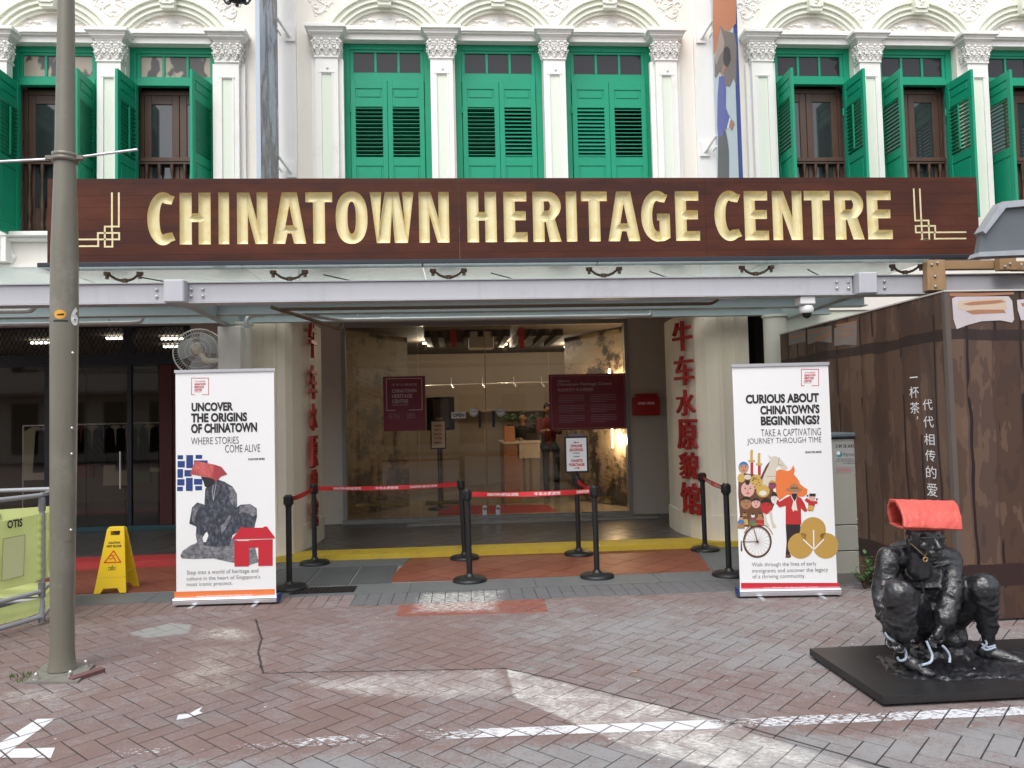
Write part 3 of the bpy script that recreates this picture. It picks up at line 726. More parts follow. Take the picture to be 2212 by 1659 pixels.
def shophouse(label, xl, xr, wins, pils, dz, mode, wallmat, halfs=()):
    t = thing('shophouse', label, 'shophouse', ((xl+xr)/2, W, 0), 'pastel shophouses in the terrace')
    zh = 6.28+dz; zb = 3.86; mb = MB(); cur = xl
    for a, b in wins:
        mb.box(cur, W, zb, a-.03, 9.9, zh+.001); cur = b+.03
    mb.box(cur, W, zb, xr, 9.9, zh+.001)
    mb.box(xl, W, zh+.001, xr, 9.9, 9.6)
    mb.box(xl, W, 2.86, xr, 9.62, zb)
    build('wall', mb, wallmat, t)
    lm = MB()
    for a, b in wins:
        lm.box(a-.06, W-.060, 6.372+dz, b+.06, W-.001, 6.428+dz, bev=.006); lm.box(a-.05, W-.040, 6.355+dz, b+.05, W-.001, 6.371+dz, bev=.004)
        lm.box(a-.03, W-.001, zh, b+.03, 9.44, 6.36+dz)
    build('lintel', lm, m_white, t)
    sm = MB(); sm.box(xl, W-.13, 3.845, xr, 9.5, 3.90, bev=.008); sm.box(xl, W-.07, 3.80, xr, W-.001, 3.844, bev=.006); build('sill', sm, m_strip, t)
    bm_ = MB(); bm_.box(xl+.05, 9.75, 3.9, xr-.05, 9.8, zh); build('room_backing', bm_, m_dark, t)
    for i, (a, b) in enumerate(wins):
        window_frame(t, a, b, zh, mode.get('panes', 'dark')); arch(t, (a+b)/2, dz)
        L_, R_ = a+.055, b-.055; z0 = zh-.478-LH+.004
        o = mode['leaves'][i]
        if o[0] == 'closed':
            m_ = (L_+R_)/2; sc_ = (R_-L_)/2/LW-.004
            for s, hx, til in ((0, L_, o[1]), (1, R_, o[2])):
                q = shutter(t, hx, 9.40, z0, 0, bool(s), til); q.scale = (sc_, 1, 1)
        else:
            french_door(t, a, b, zh)
            if o[1] is not None: shutter(t, L_+.005, 9.395, z0, o[1], False, abs(o[3]) if o[3] > -100 and o[3] > 0 else 32, rod=(o[4] == 'L'))
            if o[2] is not None: shutter(t, R_-.005, 9.395, z0, o[2], True, o[3], rod=(o[4] is True))
    for p in pils: pilaster(t, p[0], dz, p[1], p[2] if len(p) > 2 else True)
    for p in halfs: spandrel(t, *p)
    return t
PX = lambda x, Y=9.18: FX(x, Y, 200)
LWIN = [(-6.63, -5.62), (-5.24, -4.25), (-3.87, -2.855)]
CWIN = [(-1.31, -.298), (.066, 1.093), (1.441, 2.496)]
RWIN = [(4.091, 5.107), (5.482, 6.488), (6.90, 7.93)]
XA0, XA1 = FX(603, 9.3, 200), FX(642, 9.3, 200); XB0, XB1 = FX(1500, 9.3, 200), FX(1541, 9.3, 200)
hc = shophouse('cream shophouse above the gold lettered sign with all its green shutters closed', XA1, XB0, CWIN,
    [(PX(706), True), (PX(955), False), (PX(1199), False), (PX(1441), True)], 0,
    {'leaves': [('closed', -4, -8), ('closed', -6, 42), ('closed', 52, 30)]}, m_wall,
    [(PX(955), 0), (PX(1199), 0), (PX(680), 0, 1, True), (PX(1470), 0, -1, True)])
hl = shophouse('cream shophouse behind the lamp post with open shutters and papered top panes', -8.6, XA0, LWIN,
    [(PX(235), False, False), (PX(491), True, False), (PX(-12), False, False), (PX(-230), True, False)], -.075,
    {'panes': 'torn', 'leaves': [('open', 90, 88, -52, 'L'), ('open', 90, 91, -50, 'L'), ('open', 96, 76, -55, 'L')]}, m_wall,
    [(PX(235), -.075), (PX(500), -.075, -1, True)])
hr = shophouse('cream shophouse beside the tall orange banner with shutters swung open over dark doors', XB1, 9.6, RWIN,
    [(PX(1649), True, False), (PX(1882), False, False), (PX(2115), False, False), (PX(2350), False, False)], .0,
    {'leaves': [('open', 90, 92, 8, True), ('open', 90, 94, 5, True), ('open', 89, 90, 12, True)]}, m_wall,
    [(PX(1882), 0), (PX(2115), 0), (PX(1620), 0, 1, True)])
for a, b, par, zl in ((XA0, XA1, hc, 2.86), (XB0, XB1, hc, 2.86)):
    mb = MB(); mb.box(a, W-.05, zl, b, 9.9, 9.6, bev=.006); build('party_wall_strip', mb, m_strip, par)
# white plaster flower left of the sign
mb = MB(); c = F(22, 555, W)
for k in range(6): mb.ball((c.x-.02+.055*cos(k*pi/3), W-.002, c.z+.055*sin(k*pi/3)), .042, n=10, sc_=(1, .5, 1))
mb.ball((c.x-.02, W-.01, c.z), .03, n=10); mb.ball((c.x-.15, W, c.z+.01), .05, n=8, sc_=(1, .5, .8))
build('flower_relief', mb, m_white, hl)
mb = MB(); mb.box(-8.6, W-.02, FZ(578, 9.3, 50), XA0, W-.001, FZ(572, 9.3, 50)); build('base_moulding', mb, m_white, hl)

# ---- ground floor pillars with raised red characters
def chars(parent, pts):
    for ch, cx_, cy_, zc, tang, w_, h_ in pts:
        tv = Vector(tang).normalized(); fr = Frame((cx_, cy_, zc), (tv.x, tv.y, 0), (0, 0, 1)); mb = MB()
        text(mb, fr, ch, -w_/2, -h_/2, w_, h_, 0, bold=.006, lift=.012, extr=.045, bev=.005)
        build('character', mb, m_red, parent)
NAME6 = '牛车水原貌馆'
RP = [(3.55, 9.12), (3.55, 10.4), (2.86, 10.4), (2.83, 10.0), (2.835, 9.72), (2.87, 9.48), (2.93, 9.30), (3.03, 9.18), (3.16, 9.12)]
LP = [(-2.43, 9.15), (-2.12, 9.15), (-2.04, 9.20), (-1.98, 9.30), (-1.92, 9.50), (-1.87, 9.75), (-1.84, 10.05), (-1.83, 10.4), (-2.43, 10.4)]
def pillar(P, label):
    c = (sum(p[0] for p in P)/len(P), sum(p[1] for p in P)/len(P))
    t = thing('pillar', label, 'pillar', (c[0], c[1], .06), 'ground floor pillars beside the entrance')
    mb = MB(); mb.prism(ccw(P), 'z', .06, 2.86, smooth=False); b = build('shaft', mb, m_cream, t)
    Q = [(c[0]+(p[0]-c[0])*1.055, c[1]+(p[1]-c[1])*1.03) for p in P]
    mb = MB(); mb.prism(ccw(Q), 'z', .0601, .36); build('plinth', mb, m_cream, t)
    return t
pr = pillar(RP, 'cream rounded pillar with six raised red characters beside the right roller banner')
pl = pillar(LP, 'cream rounded pillar whose red characters show edge-on behind the black posts')
rows = [(692, 758), (767, 833), (841, 899), (905, 972), (976, 1036), (1042, 1111)]
chars(pr, [(NAME6[i], 2.83+.005*i, 9.44-.01*i, (FZ(a, 9.4, 1480)+FZ(b, 9.4, 1480))/2, (.13, -.4), .40, FZ(a, 9.4)-FZ(b, 9.4)) for i, (a, b) in enumerate(rows)])
rows = [(695, 772), (790, 862), (872, 930), (942, 1010), (1015, 1070), (1080, 1140)]
chars(pl, [(NAME6[i], -1.825, 9.72, (FZ(a, 9.7, 680)+FZ(b, 9.7, 680))/2, (.005, .4), .36, FZ(a, 9.7)-FZ(b, 9.7)) for i, (a, b) in enumerate(rows)])
for par, xs in ((pr, (3.20, 3.36)), (pl, (-2.30, -2.17))):
    mb = MB()
    for x_ in xs: mb.box(x_, 9.105 if par is pr else 9.137, .40, x_+.035, 9.149, 2.84)
    mb = MB(); mb.box(xs[0], (9.12 if par is pr else 9.15)-.012, .45, xs[0]+.02, (9.12 if par is pr else 9.15), 2.84); mb.box(xs[1], (9.12 if par is pr else 9.15)-.02, .38, xs[1]+.04, (9.12 if par is pr else 9.15), 2.84)
    build('edge_bead', mb, m_cream, par)

# ================================================================ sign board with carved gold letters
def ell(cx_, cy_, rx, ry, a0, a1, n): return [(cx_+rx*cos(radians(a0+(a1-a0)*i/n)), cy_+ry*sin(radians(a0+(a1-a0)*i/n))) for i in range(n+1)]
def sup(cx_, cy_, rx, ry, n=36, p=2.35):
    out = []
    for i in range(n):
        a = 2*pi*i/n; c, s = cos(a), sin(a)
        out.append((cx_+rx*math.copysign(abs(c)**(2/p), c), cy_+ry*math.copysign(abs(s)**(2/p), s)))
    return out
def glyph(ch, w, h, s):
    """outlines (closed rings) of a condensed grotesque capital: w wide, h high, s stem"""
    b = s*.86
    if ch == 'I': return [[(0, 0), (w, 0), (w, h), (0, h)]]
    if ch == 'H': return [[(0, 0), (s, 0), (s, h*.43), (w-s, h*.43), (w-s, 0), (w, 0), (w, h), (w-s, h), (w-s, h*.60), (s, h*.60), (s, h), (0, h)]]
    if ch == 'N': return [[(0, 0), (s*.9, 0), (s*.9, h*.56), (w-s*1.02, 0), (w, 0), (w, h), (w-s*.9, h), (w-s*.9, h*.46), (s*1.02, h), (0, h)]]
    if ch == 'E': return [[(0, 0), (w, 0), (w, b), (s, b), (s, h*.43), (w*.94, h*.43), (w*.94, h*.43+b*.95), (s, h*.43+b*.95), (s, h-b), (w*.98, h-b), (w*.98, h), (0, h)]]
    if ch == 'T': m = w/2; return [[(m-s/2, 0), (m+s/2, 0), (m+s/2, h-b), (w, h-b), (w, h), (0, h), (0, h-b), (m-s/2, h-b)]]
    if ch == 'A':
        k = s*1.02; return [[(0, 0), (k, 0), (k+w*.075, h*.20), (w-k-w*.075, h*.20), (w-k, 0), (w, 0), (w*.5+k*.62, h), (w*.5-k*.62, h)],
                            [(w*.5, h*.74), (w*.5+w*.115, h*.36), (w*.5-w*.115, h*.36)]]
    if ch == 'W':
        k = s*.98; return [[(0, h), (w*.145, 0), (w*.145+k*1.15, 0), (w*.5, h*.62), (w*.855-k*1.15, 0), (w*.855, 0), (w, h), (w-k, h), (w*.79, h*.33), (w*.5+k*.60, h), (w*.5-k*.60, h), (w*.21, h*.33), (k, h)]]
    if ch == 'O': return [sup(w/2, h/2, w/2, h*.512), sup(w/2, h/2, w/2-s, h*.512-b*1.02, 30)]
    if ch == 'R':
        r = h*.285; yb = h-r*2
        outer = [(0, 0), (s, 0), (s, h*.40), (s*1.12, h*.40), (w-s*1.04, 0), (w, 0), (w*.78, yb+.02*h)] + ell(w-r*.92, h-r, r*.92, r, -50, 90, 12) + [(0, h)]
        inner = [(s, h-b), (w-r*1.0, h-b)] + ell(w-r*.92, h-r, r*.92-s*.95, r-b*.98, 80, -80, 10) + [(s, yb+b*.98)]
        return [outer, inner]
    if ch in 'CG':
        o = ell(w*.56, h/2, w*.56, h*.512, 52, 308, 30) if ch == 'C' else ell(w*.56, h/2, w*.56, h*.512, 50, 270, 26)
        if ch == 'C':
            i_ = ell(w*.56, h/2, w*.56-s, h*.512-b*1.05, 300, 60, 24)
            o[0] = (w*.98, h*.93); i_[-1] = (w*.86, h*.77); o[-1] = (w, h*.085); i_[0] = (w*.88, h*.235)
            return [o + i_]
        i_ = ell(w*.56, h/2, w*.56-s, h*.512-b*1.05, 285, 60, 22); o[0] = (w*.94, h*.93); i_[-1] = (w*.82, h*.77)
        o += [(w*.80, h*.0), (w, h*.06), (w, h*.55), (w*.55, h*.55), (w*.55, h*.41), (w-s*.95, h*.41), (w-s*.95, h*.155)]
        return [o + i_]
SY = 7.10
def curve_mesh(rings_, fill='BOTH', extr=0, bev=0, off=0, res=0):
    c = bpy.data.curves.new('c', 'CURVE'); c.dimensions = '2D'; c.fill_mode = fill; c.extrude = extr; c.bevel_depth = bev; c.bevel_resolution = res; c.offset = off
    for r in rings_:
        sp = c.splines.new('POLY'); sp.points.add(len(r)-1); sp.use_cyclic_u = True
        for i, p in enumerate(r): sp.points[i].co = (p[0], p[1], 0, 1)
    o = bpy.data.objects.new('c', c); COL.objects.link(o)
    dg = bpy.context.evaluated_depsgraph_get(); me = bpy.data.meshes.new_from_object(o.evaluated_get(dg))
    vs = [tuple(v.co) for v in me.vertices]; fs = [list(p.vertices) for p in me.polygons]
    bpy.data.objects.remove(o); bpy.data.curves.remove(c); bpy.data.meshes.remove(me); return vs, fs
t = NT('varnished_sign_timber'); x = t.xyz(); t.setr(.5, spec=.16)
row = t.math('FLOOR', t.math('MULTIPLY', x[2], 9.2)); wnn = t.n.new('ShaderNodeTexWhiteNoise'); wnn.noise_dimensions = '2D'
cmb = t.n.new('ShaderNodeCombineXYZ'); t.l.new(row, cmb.inputs[0]); t.l.new(t.math('FLOOR', t.math('ADD', t.math('MULTIPLY', x[0], .55), t.math('MULTIPLY', row, .37))), cmb.inputs[1]); t.l.new(cmb.outputs[0], wnn.inputs['Vector'])
grain = t.noise(9, 8, .75, (.35, 1, 9)); g2 = t.noise(1.2, 4, .6, (.8, 1, 2.5))
c = t.mix(grain, (.030, .0105, .0075, 1), (.115, .036, .021, 1)); c = t.mix(t.math('MULTIPLY', wnn.outputs['Value'], .8), c, (.042, .017, .016, 1)); c = t.mix(t.step(g2, .45, .75), c, mul((.13, .04, .02, 1), .9))
fz = t.math('FRACT', t.math('MULTIPLY', x[2], 9.2)); c = t.mix(t.math('MULTIPLY', t.math('LESS_THAN', fz, .045), .55), c, (.012, .005, .004, 1)); t.color(c); t.bump(grain, .12, .004); m_sign = t.mat
t = NT('gold_leaf'); t.setr(.48, .25, .5); c = t.mix(t.noise(14, 6, .75), (.66, .56, .28, 1), (.82, .76, .50, 1)); c = t.mix(t.math('MULTIPLY', t.step(t.noise(6, 6, .8, None, (4, 4, 1)), .5, .72), .6), c, (.66, .44, .12, 1)); t.color(c); t.bump(t.noise(30, 5, .7), .35, .006); m_gold = t.mat
sign = thing('shop_sign', 'long varnished timber sign carved with large gold letters above the glass canopy', 'sign', (.7, SY, 3.09))
ZB, ZT = 3.09, 3.855; SX = [-3.665, .038, 2.391, 5.12]
LET = [('C', 318, 379, 0), ('H', 388, 455, 0), ('I', 472, 495, 0), ('N', 512, 578, 0), ('A', 589, 661, 0), ('T', 660, 718, 0), ('O', 725, 794, 0), ('W', 799.5, 894, 0), ('N', 905, 970, 0),
       ('H', 1009, 1072.5, 1), ('E', 1088, 1139, 1), ('R', 1151, 1212, 1), ('I', 1223, 1246, 1), ('T', 1256, 1312, 1), ('A', 1313, 1382, 1), ('G', 1385, 1447, 1), ('E', 1459, 1511, 1),
       ('C', 1543.5, 1602, 2), ('E', 1608, 1660, 2), ('N', 1669, 1733, 2), ('T', 1738, 1794, 2), ('R', 1803.6, 1866, 2), ('E', 1873.5, 1927, 2)]
LZ0, LH_ = 3.247, .478
DEP = .038
for k in range(3):
    x0, x1 = SX[k]+.0008, SX[k+1]-.0008
    ringsA = [[(x0, ZB), (x1, ZB), (x1, ZT), (x0, ZT)]]; letters = []
    for ch, a, b, pn in LET:
        if pn != k: continue
        X0, X1 = FX(a, SY, 470), FX(b, SY, 470); rr = [[(X0+p[0], LZ0+p[1]) for p in ring] for ring in glyph(ch, X1-X0, LH_, .108)]
        ringsA += rr; letters.append((ch, rr))
    vs, fs = curve_mesh(ringsA)
    mb = MB(); mb.add([(v[0], SY, v[1]) for v in vs], fs)
    o4 = [(x0, ZB), (x1, ZB), (x1, ZT), (x0, ZT)]
    for i in range(4):
        p, q = o4[i], o4[(i+1) % 4]; mb.quad((p[0], SY, p[1]), (q[0], SY, q[1]), (q[0], SY+.11, q[1]), (p[0], SY+.11, p[1]))
    mb.quad((x0, SY+.11, ZB), (x1, SY+.11, ZB), (x1, SY+.11, ZT), (x0, SY+.11, ZT))
    pan = build('sign_board', mb, m_sign, sign)
    for ch, rr in letters:
        vs, fs = curve_mesh(rr, 'BOTH', 0, DEP, -DEP, 3)
        keep = [f for f in fs if all(vs[i][2] <= 1e-4 for i in f)]
        bx0 = min(p[0] for r in rr for p in r); bx1 = max(p[0] for r in rr for p in r)
        vs = [(min(max(v[0], bx0), bx1), min(max(v[1], LZ0-.007), LZ0+LH_+.007), v[2]) for v in vs]
        mb = MB(); mb.add([(v[0], SY+.0005-v[2]*1.25, v[1]) for v in vs], keep)
        build('letter', mb, m_gold, sign)
# meander corner ornaments, cut lines with gilding
def orn(paths, name='corner_ornament'):
    mb = MB()
    for P in paths:
        Q = [F(a, b, SY) for a, b in P]
        for i in range(len(Q)-1):
            a, b = Q[i], Q[i+1]; h = .0075
            x0, x1 = min(a.x, b.x)-h, max(a.x, b.x)+h; z0, z1 = min(a.z, b.z)-h, max(a.z, b.z)+h
            if abs(a.x-b.x) > abs(a.z-b.z): z = (a.z+b.z)/2; z0, z1 = z-h, z+h
            else: xx = (a.x+b.x)/2; x0, x1 = xx-h, xx+h
            mb.box(x0, SY-.0025-.0006*(i % 3), z0, x1, SY-.0002, z1)
    build(name, mb, m_gold, sign)
cv = lambda u, v: (u*.3472, v*.3472)
orn([[cv(697, 1203), cv(697, 1445), cv(655, 1445) if 0 else cv(697, 1445)], [cv(740, 1203), cv(740, 1410), cv(653, 1410), cv(653, 1535), cv(700, 1535), cv(700, 1445)],
     [cv(487, 1490), cv(610, 1490), cv(610, 1450), cv(742, 1450), cv(742, 1490), cv(655, 1490)], [cv(487, 1532), cv(612, 1532), cv(612, 1490), cv(700, 1490)]])
cv2 = lambda u, v: (1481.2+u*.397, v*.397)
orn([[cv2(1240, 1030), cv2(1248, 1200), cv2(1320, 1200), cv2(1325, 1300), cv2(1285, 1302), cv2(1283, 1200)], [cv2(1272, 1030), cv2(1282, 1197)], [cv2(1522, 1264), cv2(1358, 1264), cv2(1356, 1230), cv2(1250, 1230), cv2(1252, 1265), cv2(1350, 1265)],
     [cv2(1522, 1297), cv2(1354, 1300), cv2(1354, 1265)], [cv2(1283, 1302), cv2(1325, 1302)]])
mb = MB(); mb.box(-3.74, SY-.03, 3.045, 5.15, SY+.16, 3.087, bev=.006)
build('base_rail', mb, M('dark_navy_steel', (.02, .024, .035, 1), .45), sign)
mb = MB()
for x_ in (-3.2, -1.7, -.2, 1.2, 2.8, 4.3): mb.box(x_, SY+.112, 3.09, x_+.05, SY+.16, 3.80); mb.cyl((x_+.025, SY+.15, 3.7), (x_+.025, 9.25, 3.9), .015, n=8)
build('stay', mb, m_steel2, sign)

# ================================================================ glass canopy on steel beams
can = thing('glass_canopy', 'grey steel and frosted glass canopy running across the front below the sign', 'canopy', (.5, 8, 2.7))
t = NT('frit_glass'); n = t.n; x = t.xyz(); wv = t.n.new('ShaderNodeTexWave'); wv.bands_direction = 'Y'; wv.inputs['Scale'].default_value = 7; t.l.new(t.pos, wv.inputs['Vector'])
body = t.mix(t.step(wv.outputs['Fac'], .35, .6), (.50, .62, .61, 1), (.66, .76, .75, 1)); body = t.mix(t.step(t.noise(1.5, 7, .7), .5, .7), body, (.42, .50, .49, 1))
df = n.new('ShaderNodeBsdfTranslucent'); t.l.new(body, df.inputs[0]); dd = n.new('ShaderNodeBsdfDiffuse'); t.l.new(body, dd.inputs[0]); tr = n.new('ShaderNodeBsdfTransparent'); tr.inputs[0].default_value = (.95, .965, .955, 1); gg = n.new('ShaderNodeBsdfGlossy'); gg.inputs['Roughness'].default_value = .05
m1 = n.new('ShaderNodeMixShader'); m1.inputs[0].default_value = .25; t.l.new(df.outputs[0], m1.inputs[1]); t.l.new(dd.outputs[0], m1.inputs[2])
m2 = n.new('ShaderNodeMixShader'); m2.inputs[0].default_value = .72; t.l.new(m1.outputs[0], m2.inputs[1]); t.l.new(tr.outputs[0], m2.inputs[2])
m3 = n.new('ShaderNodeMixShader'); m3.inputs[0].default_value = .10; t.l.new(m2.outputs[0], m3.inputs[1]); t.l.new(gg.outputs[0], m3.inputs[2]); t.l.new(m3.outputs[0], t.out.inputs[0]); m_frit = t.mat
x_ = -8.4
while x_ < 4.3:
    x1 = min(x_+1.62, 4.55)
    for y0, y1 in ((7.0, 8.12), (8.13, 9.24)):
        mb = MB(); mb.box(x_, y0, 3.012, x1-.014, y1, 3.03); build('glass_panel', mb, m_frit, can)
    x_ = x1
mb = MB()
def ibeam(mb, xa, xb, y, z0, z1, fw=.075):
    mb.box(xa, y-.006, z0+.012, xb, y+.006, z1-.012); mb.box(xa, y-fw, z0, xb, y+fw, z0+.012); mb.box(xa, y-fw, z1-.012, xb, y+fw, z1)
ZB0, ZB1 = 2.722, 2.895
bmx = []
x381 = FX(381, 7.12, 625); x1865 = FX(1865, 7.12, 610)
mb.box(-8.4, 7.135, ZB0, x381-.09, 7.27, ZB1, bev=.006); mb.box(x381+.10, 7.135, ZB0, x1865-.10, 7.27, ZB1, bev=.006); mb.box(x1865+.10, 7.135, ZB0, 6.6, 7.27, ZB1, bev=.006)
mb.box(-8.4, 7.115, ZB0-.010, x381-.09, 7.29, ZB0-.0005); mb.box(x381+.10, 7.115, ZB0-.010, x1865-.10, 7.29, ZB0-.0005); mb.box(x1865+.10, 7.115, ZB0-.010, 6.6, 7.29, ZB0-.0005)
mb.box(-8.4, 7.115, ZB1+.0005, 6.6, 7.29, ZB1+.010)
build('front_beam', mb, m_steel, can)
mb = MB(); ibeam(mb, -8.4, 4.5, 8.15, 2.74, 2.92); build('purlin', mb, m_steel2, can)
mb = MB(); ibeam(mb, -8.4, 4.5, 8.95, 2.76, 2.90, .06); build('purlin', mb, m_steel2, can)
mb = MB(); mb.box(-8.4, 9.20, 2.86, 4.55, 9.295, 3.06); build('wall_plate', mb, m_steel2, can)
for xc in (x381+.01, x1865):
    mb = MB(); mb.box(xc-.09, 7.02, ZB0-.015, xc+.09, 7.35, ZB1+.02, bev=.012); build('beam_head', mb, M('light_grey_steel', (.50, .50, .54, 1), .4), can)
    mb = MB(); mb.prism([(7.35, 2.90), (9.2, 2.955), (9.2, 2.70), (8.7, 2.70), (7.35, 2.73)], 'x', xc-.05, xc+.05); build('cross_beam', mb, m_steel2, can)
def bolt(name, x, y, z, par, r=.016, col=None):
    mb = MB(); mb.cyl((x, y-.001, z), (x, y-.010, z), r, r, 8); mb.ball((x, y-.010, z), r*.8, n=8, sc_=(1, .8, 1)); build(name, mb, col or m_bolt, par)
for px in (338, 362, 413, 438): 
    for z in (ZB0+.055, ZB1-.055):
        if px != 362: bolt('bolt', FX(px, 7.13, 625), 7.134, z, can)
for px in (1807, 1832, 1910):
    for z in (ZB0+.055, ZB1-.055): bolt('bolt', FX(px, 7.13, 600), 7.134, z, can)
# spider fittings
def spider(px):
    X = FX(px, 7.2, 592); mb = MB()
    mb.cyl((X, 7.2, ZB1+.010), (X, 7.2, ZB1+.062), .024, n=10); mb.cyl((X, 7.2, ZB1+.012), (X, 7.2, ZB1+.022), .036, n=10)
    b = build('spider_fitting', mb, m_bronze, can)
    for s in (-1, 1):
        am = MB(); am.tube([(X, 7.2, ZB1+.045), (X+s*.04, 7.195, ZB1+.047), (X+s*.08, 7.19, ZB1+.060), (X+s*.12, 7.18, ZB1+.088), (X+s*.14, 7.17, ZB1+.098)], [.015, .013, .012, .011, .011], n=8)
        am.cyl((X+s*.145, 7.17, ZB1+.055), (X+s*.145, 7.17, 3.012), .016, n=8); am.cyl((X+s*.145, 7.17, ZB1+.088), (X+s*.145, 7.17, 3.011), .030, n=12)
        build('arm', am, m_bronze, b)
for px in (270, 626, 969, 1304, 1632, 1955): spider(px)
mb = MB()
for px in (300, 700, 1060, 1400, 1740): mb.cyl((FX(px, 7.4, 580), 7.35, 3.005), (FX(px, 7.4, 580)+.75, 8.1, 2.94), .006, n=6)
build('tie_rod', mb, m_black, can)
# columns
def column(x, label):
    mb = MB(); mb.cyl((x, 8.84, .0), (x, 8.84, 2.735), .135, n=28); mb.cyl((x, 8.84, 2.72), (x, 8.84, 2.745), .15, n=28)
    o = build('column', mb, M('cream_column_paint', (.74, .73, .64, 1), .45, var=.03), None)
    return tag(o, label, 'column', 'round columns carrying the canopy')
column(3.77, 'round cream column rising behind the roller banner with the bicycle picture')
column(-2.46, 'round cream column behind the white switch box beside the wall fan')
mb = MB(); xa, xb = FX(475, 8.6, 750), FX(524, 8.6, 750); mb.box(xa, 8.52, 1.3, xb, 8.70, FZ(705, 8.52, 500), bev=.006)
sb = build('switch_box', mb, M('white_plastic', (.76, .75, .71, 1), .5)); tag(sb, 'tall white cable box strapped to the column above the left roller banner', 'cable box')
mb = MB(); zc = FZ(705, 8.6, 500); mb.tube([(-2.33, 8.62, zc-.01), (-2.33, 8.62, zc+.06), (-2.31, 8.64, zc+.11), (-2.25, 8.66, zc+.135), (-2.15, 8.7, zc+.14)], .028, n=10); build('conduit', mb, m_galv, sb)

# sprinkler pipes
def pipe(name_label, pts, r, mat=None, extra=(), cat='pipe'):
    mb = MB(); out = [Vector(pts[0])]
    for i in range(1, len(pts)-1):
        p, a, b = Vector(pts[i]), Vector(pts[i-1]), Vector(pts[i+1]); k = min(.06, (p-a).length*.4, (b-p).length*.4)
        A_, B_ = p+(a-p).normalized()*k, p+(b-p).normalized()*k
        for t_ in (0, .25, .5, .75, 1): out.append(A_*(1-t_)**2+p*2*t_*(1-t_)+B_*t_*t_)
    out.append(Vector(pts[-1])); mb.tube(out, r, n=10)
    o = build('pipe', mb, mat or m_galv); tag(o, name_label, cat); o.name = 'pipe'
    for k_, a, b, rr in extra:
        m2 = MB(); m2.cyl(a, b, rr, n=8); build(k_, m2, m_galv, o)
    return o
Y_ = 8.45
P_ = lambda a, b, Y=Y_: F(a, b, Y)
p1 = P_(738, 691); p2 = P_(1385, 688); p3 = P_(1407, 682)
pipe('long grey pipe crossing above the glass entrance with a bent up right end', [P_(605, 672, 7.9), p1, (p2.x, p2.y, p1.z), (p3.x, p3.y, p1.z), (p3.x, p3.y, p1.z+.10)], .022,
     extra=[('joint', (p1.x+.42, Y_, p1.z), (p1.x+.52, Y_, p1.z), .028), ('sprinkler_head', (p1.x+.47, Y_, p1.z), (p1.x+.47, Y_, p1.z+.08), .010), ('hanger', (P_(1345, 690).x, Y_, p1.z-.02), (P_(1345, 690).x, Y_, p1.z+.16), .012),
            ('hanger', (P_(772, 690).x, Y_, p1.z-.02), (P_(772, 690).x, Y_, p1.z+.16), .012), ('end_cap', (p3.x, Y_, p1.z+.09), (p3.x, Y_, p1.z+.115), .03)])
pipe('rusty brown pipe end crossing behind the long grey pipe near the pillar', [P_(585, 663, 7.8), P_(640, 680, 7.9), P_(735, 711, 8.2), P_(738, 700, 8.2)], .02, m_bronze)
q1, q2 = F(600, 660, 7.6), F(1540, 655, 7.6)
pipe('brown pipe tucked under the front beam with hangers and a curved end', [(q1.x, 7.6, 2.715), (F(1537, 660, 7.6).x, 7.6, 2.715), (F(1552, 660, 7.6).x, 7.6, 2.76), (F(1553, 650, 7.6).x, 7.6, 2.86)], .018, m_bronze,
     extra=[('hanger', (F(v_, 660, 7.6).x, 7.6, 2.70), (F(v_, 660, 7.6).x, 7.6, 2.80), .012) for v_ in (668, 985, 1465)])
r1 = F(0, 698, 8.4); r2 = F(282, 697, 8.4)
pipe('grey pipe over the meshed shop windows ending in an upturned elbow', [(r1.x-1.5, 8.4, r2.z), (r2.x, 8.4, r2.z), (F(307, 690, 8.4).x, 8.4, r2.z+.01), (F(308, 690, 8.4).x, 8.4, r2.z+.11)], .022,
     extra=[('hanger', (F(236, 690, 8.4).x, 8.4, r2.z-.03), (F(236, 690, 8.4).x, 8.4, r2.z+.15), .014)])
pipe('short grey pipe with a rounded end under the beam near the lamp post', [(r1.x-1.5, 7.5, FZ(672, 7.5, 50)), (F(68, 670, 7.5).x, 7.5, FZ(672, 7.5, 50)), (F(78, 668, 7.5).x, 7.5, FZ(662, 7.5, 60)+.03)], .024)

# dome camera
cc = F(1738, 655, 7.22); t_ = thing('security_camera', 'white dome security camera fixed under the grey beam', 'security camera', (cc.x, cc.y, cc.z))
mb = MB(); mb.box(cc.x-.075, 7.14, cc.z-.02, cc.x+.075, 7.28, ZB0-.012, bev=.008); mb.lathe([(.03, -.02), (.062, -.03), (.07, -.055), (.066, -.09), (.058, -.10)][::-1], (cc.x+.01, 7.21, cc.z), n=20)
build('housing', mb, m_paper, t_); mb = MB(); mb.ball((cc.x+.012, 7.205, cc.z-.105), .045, n=16); build('lens_dome', mb, m_black, t_)

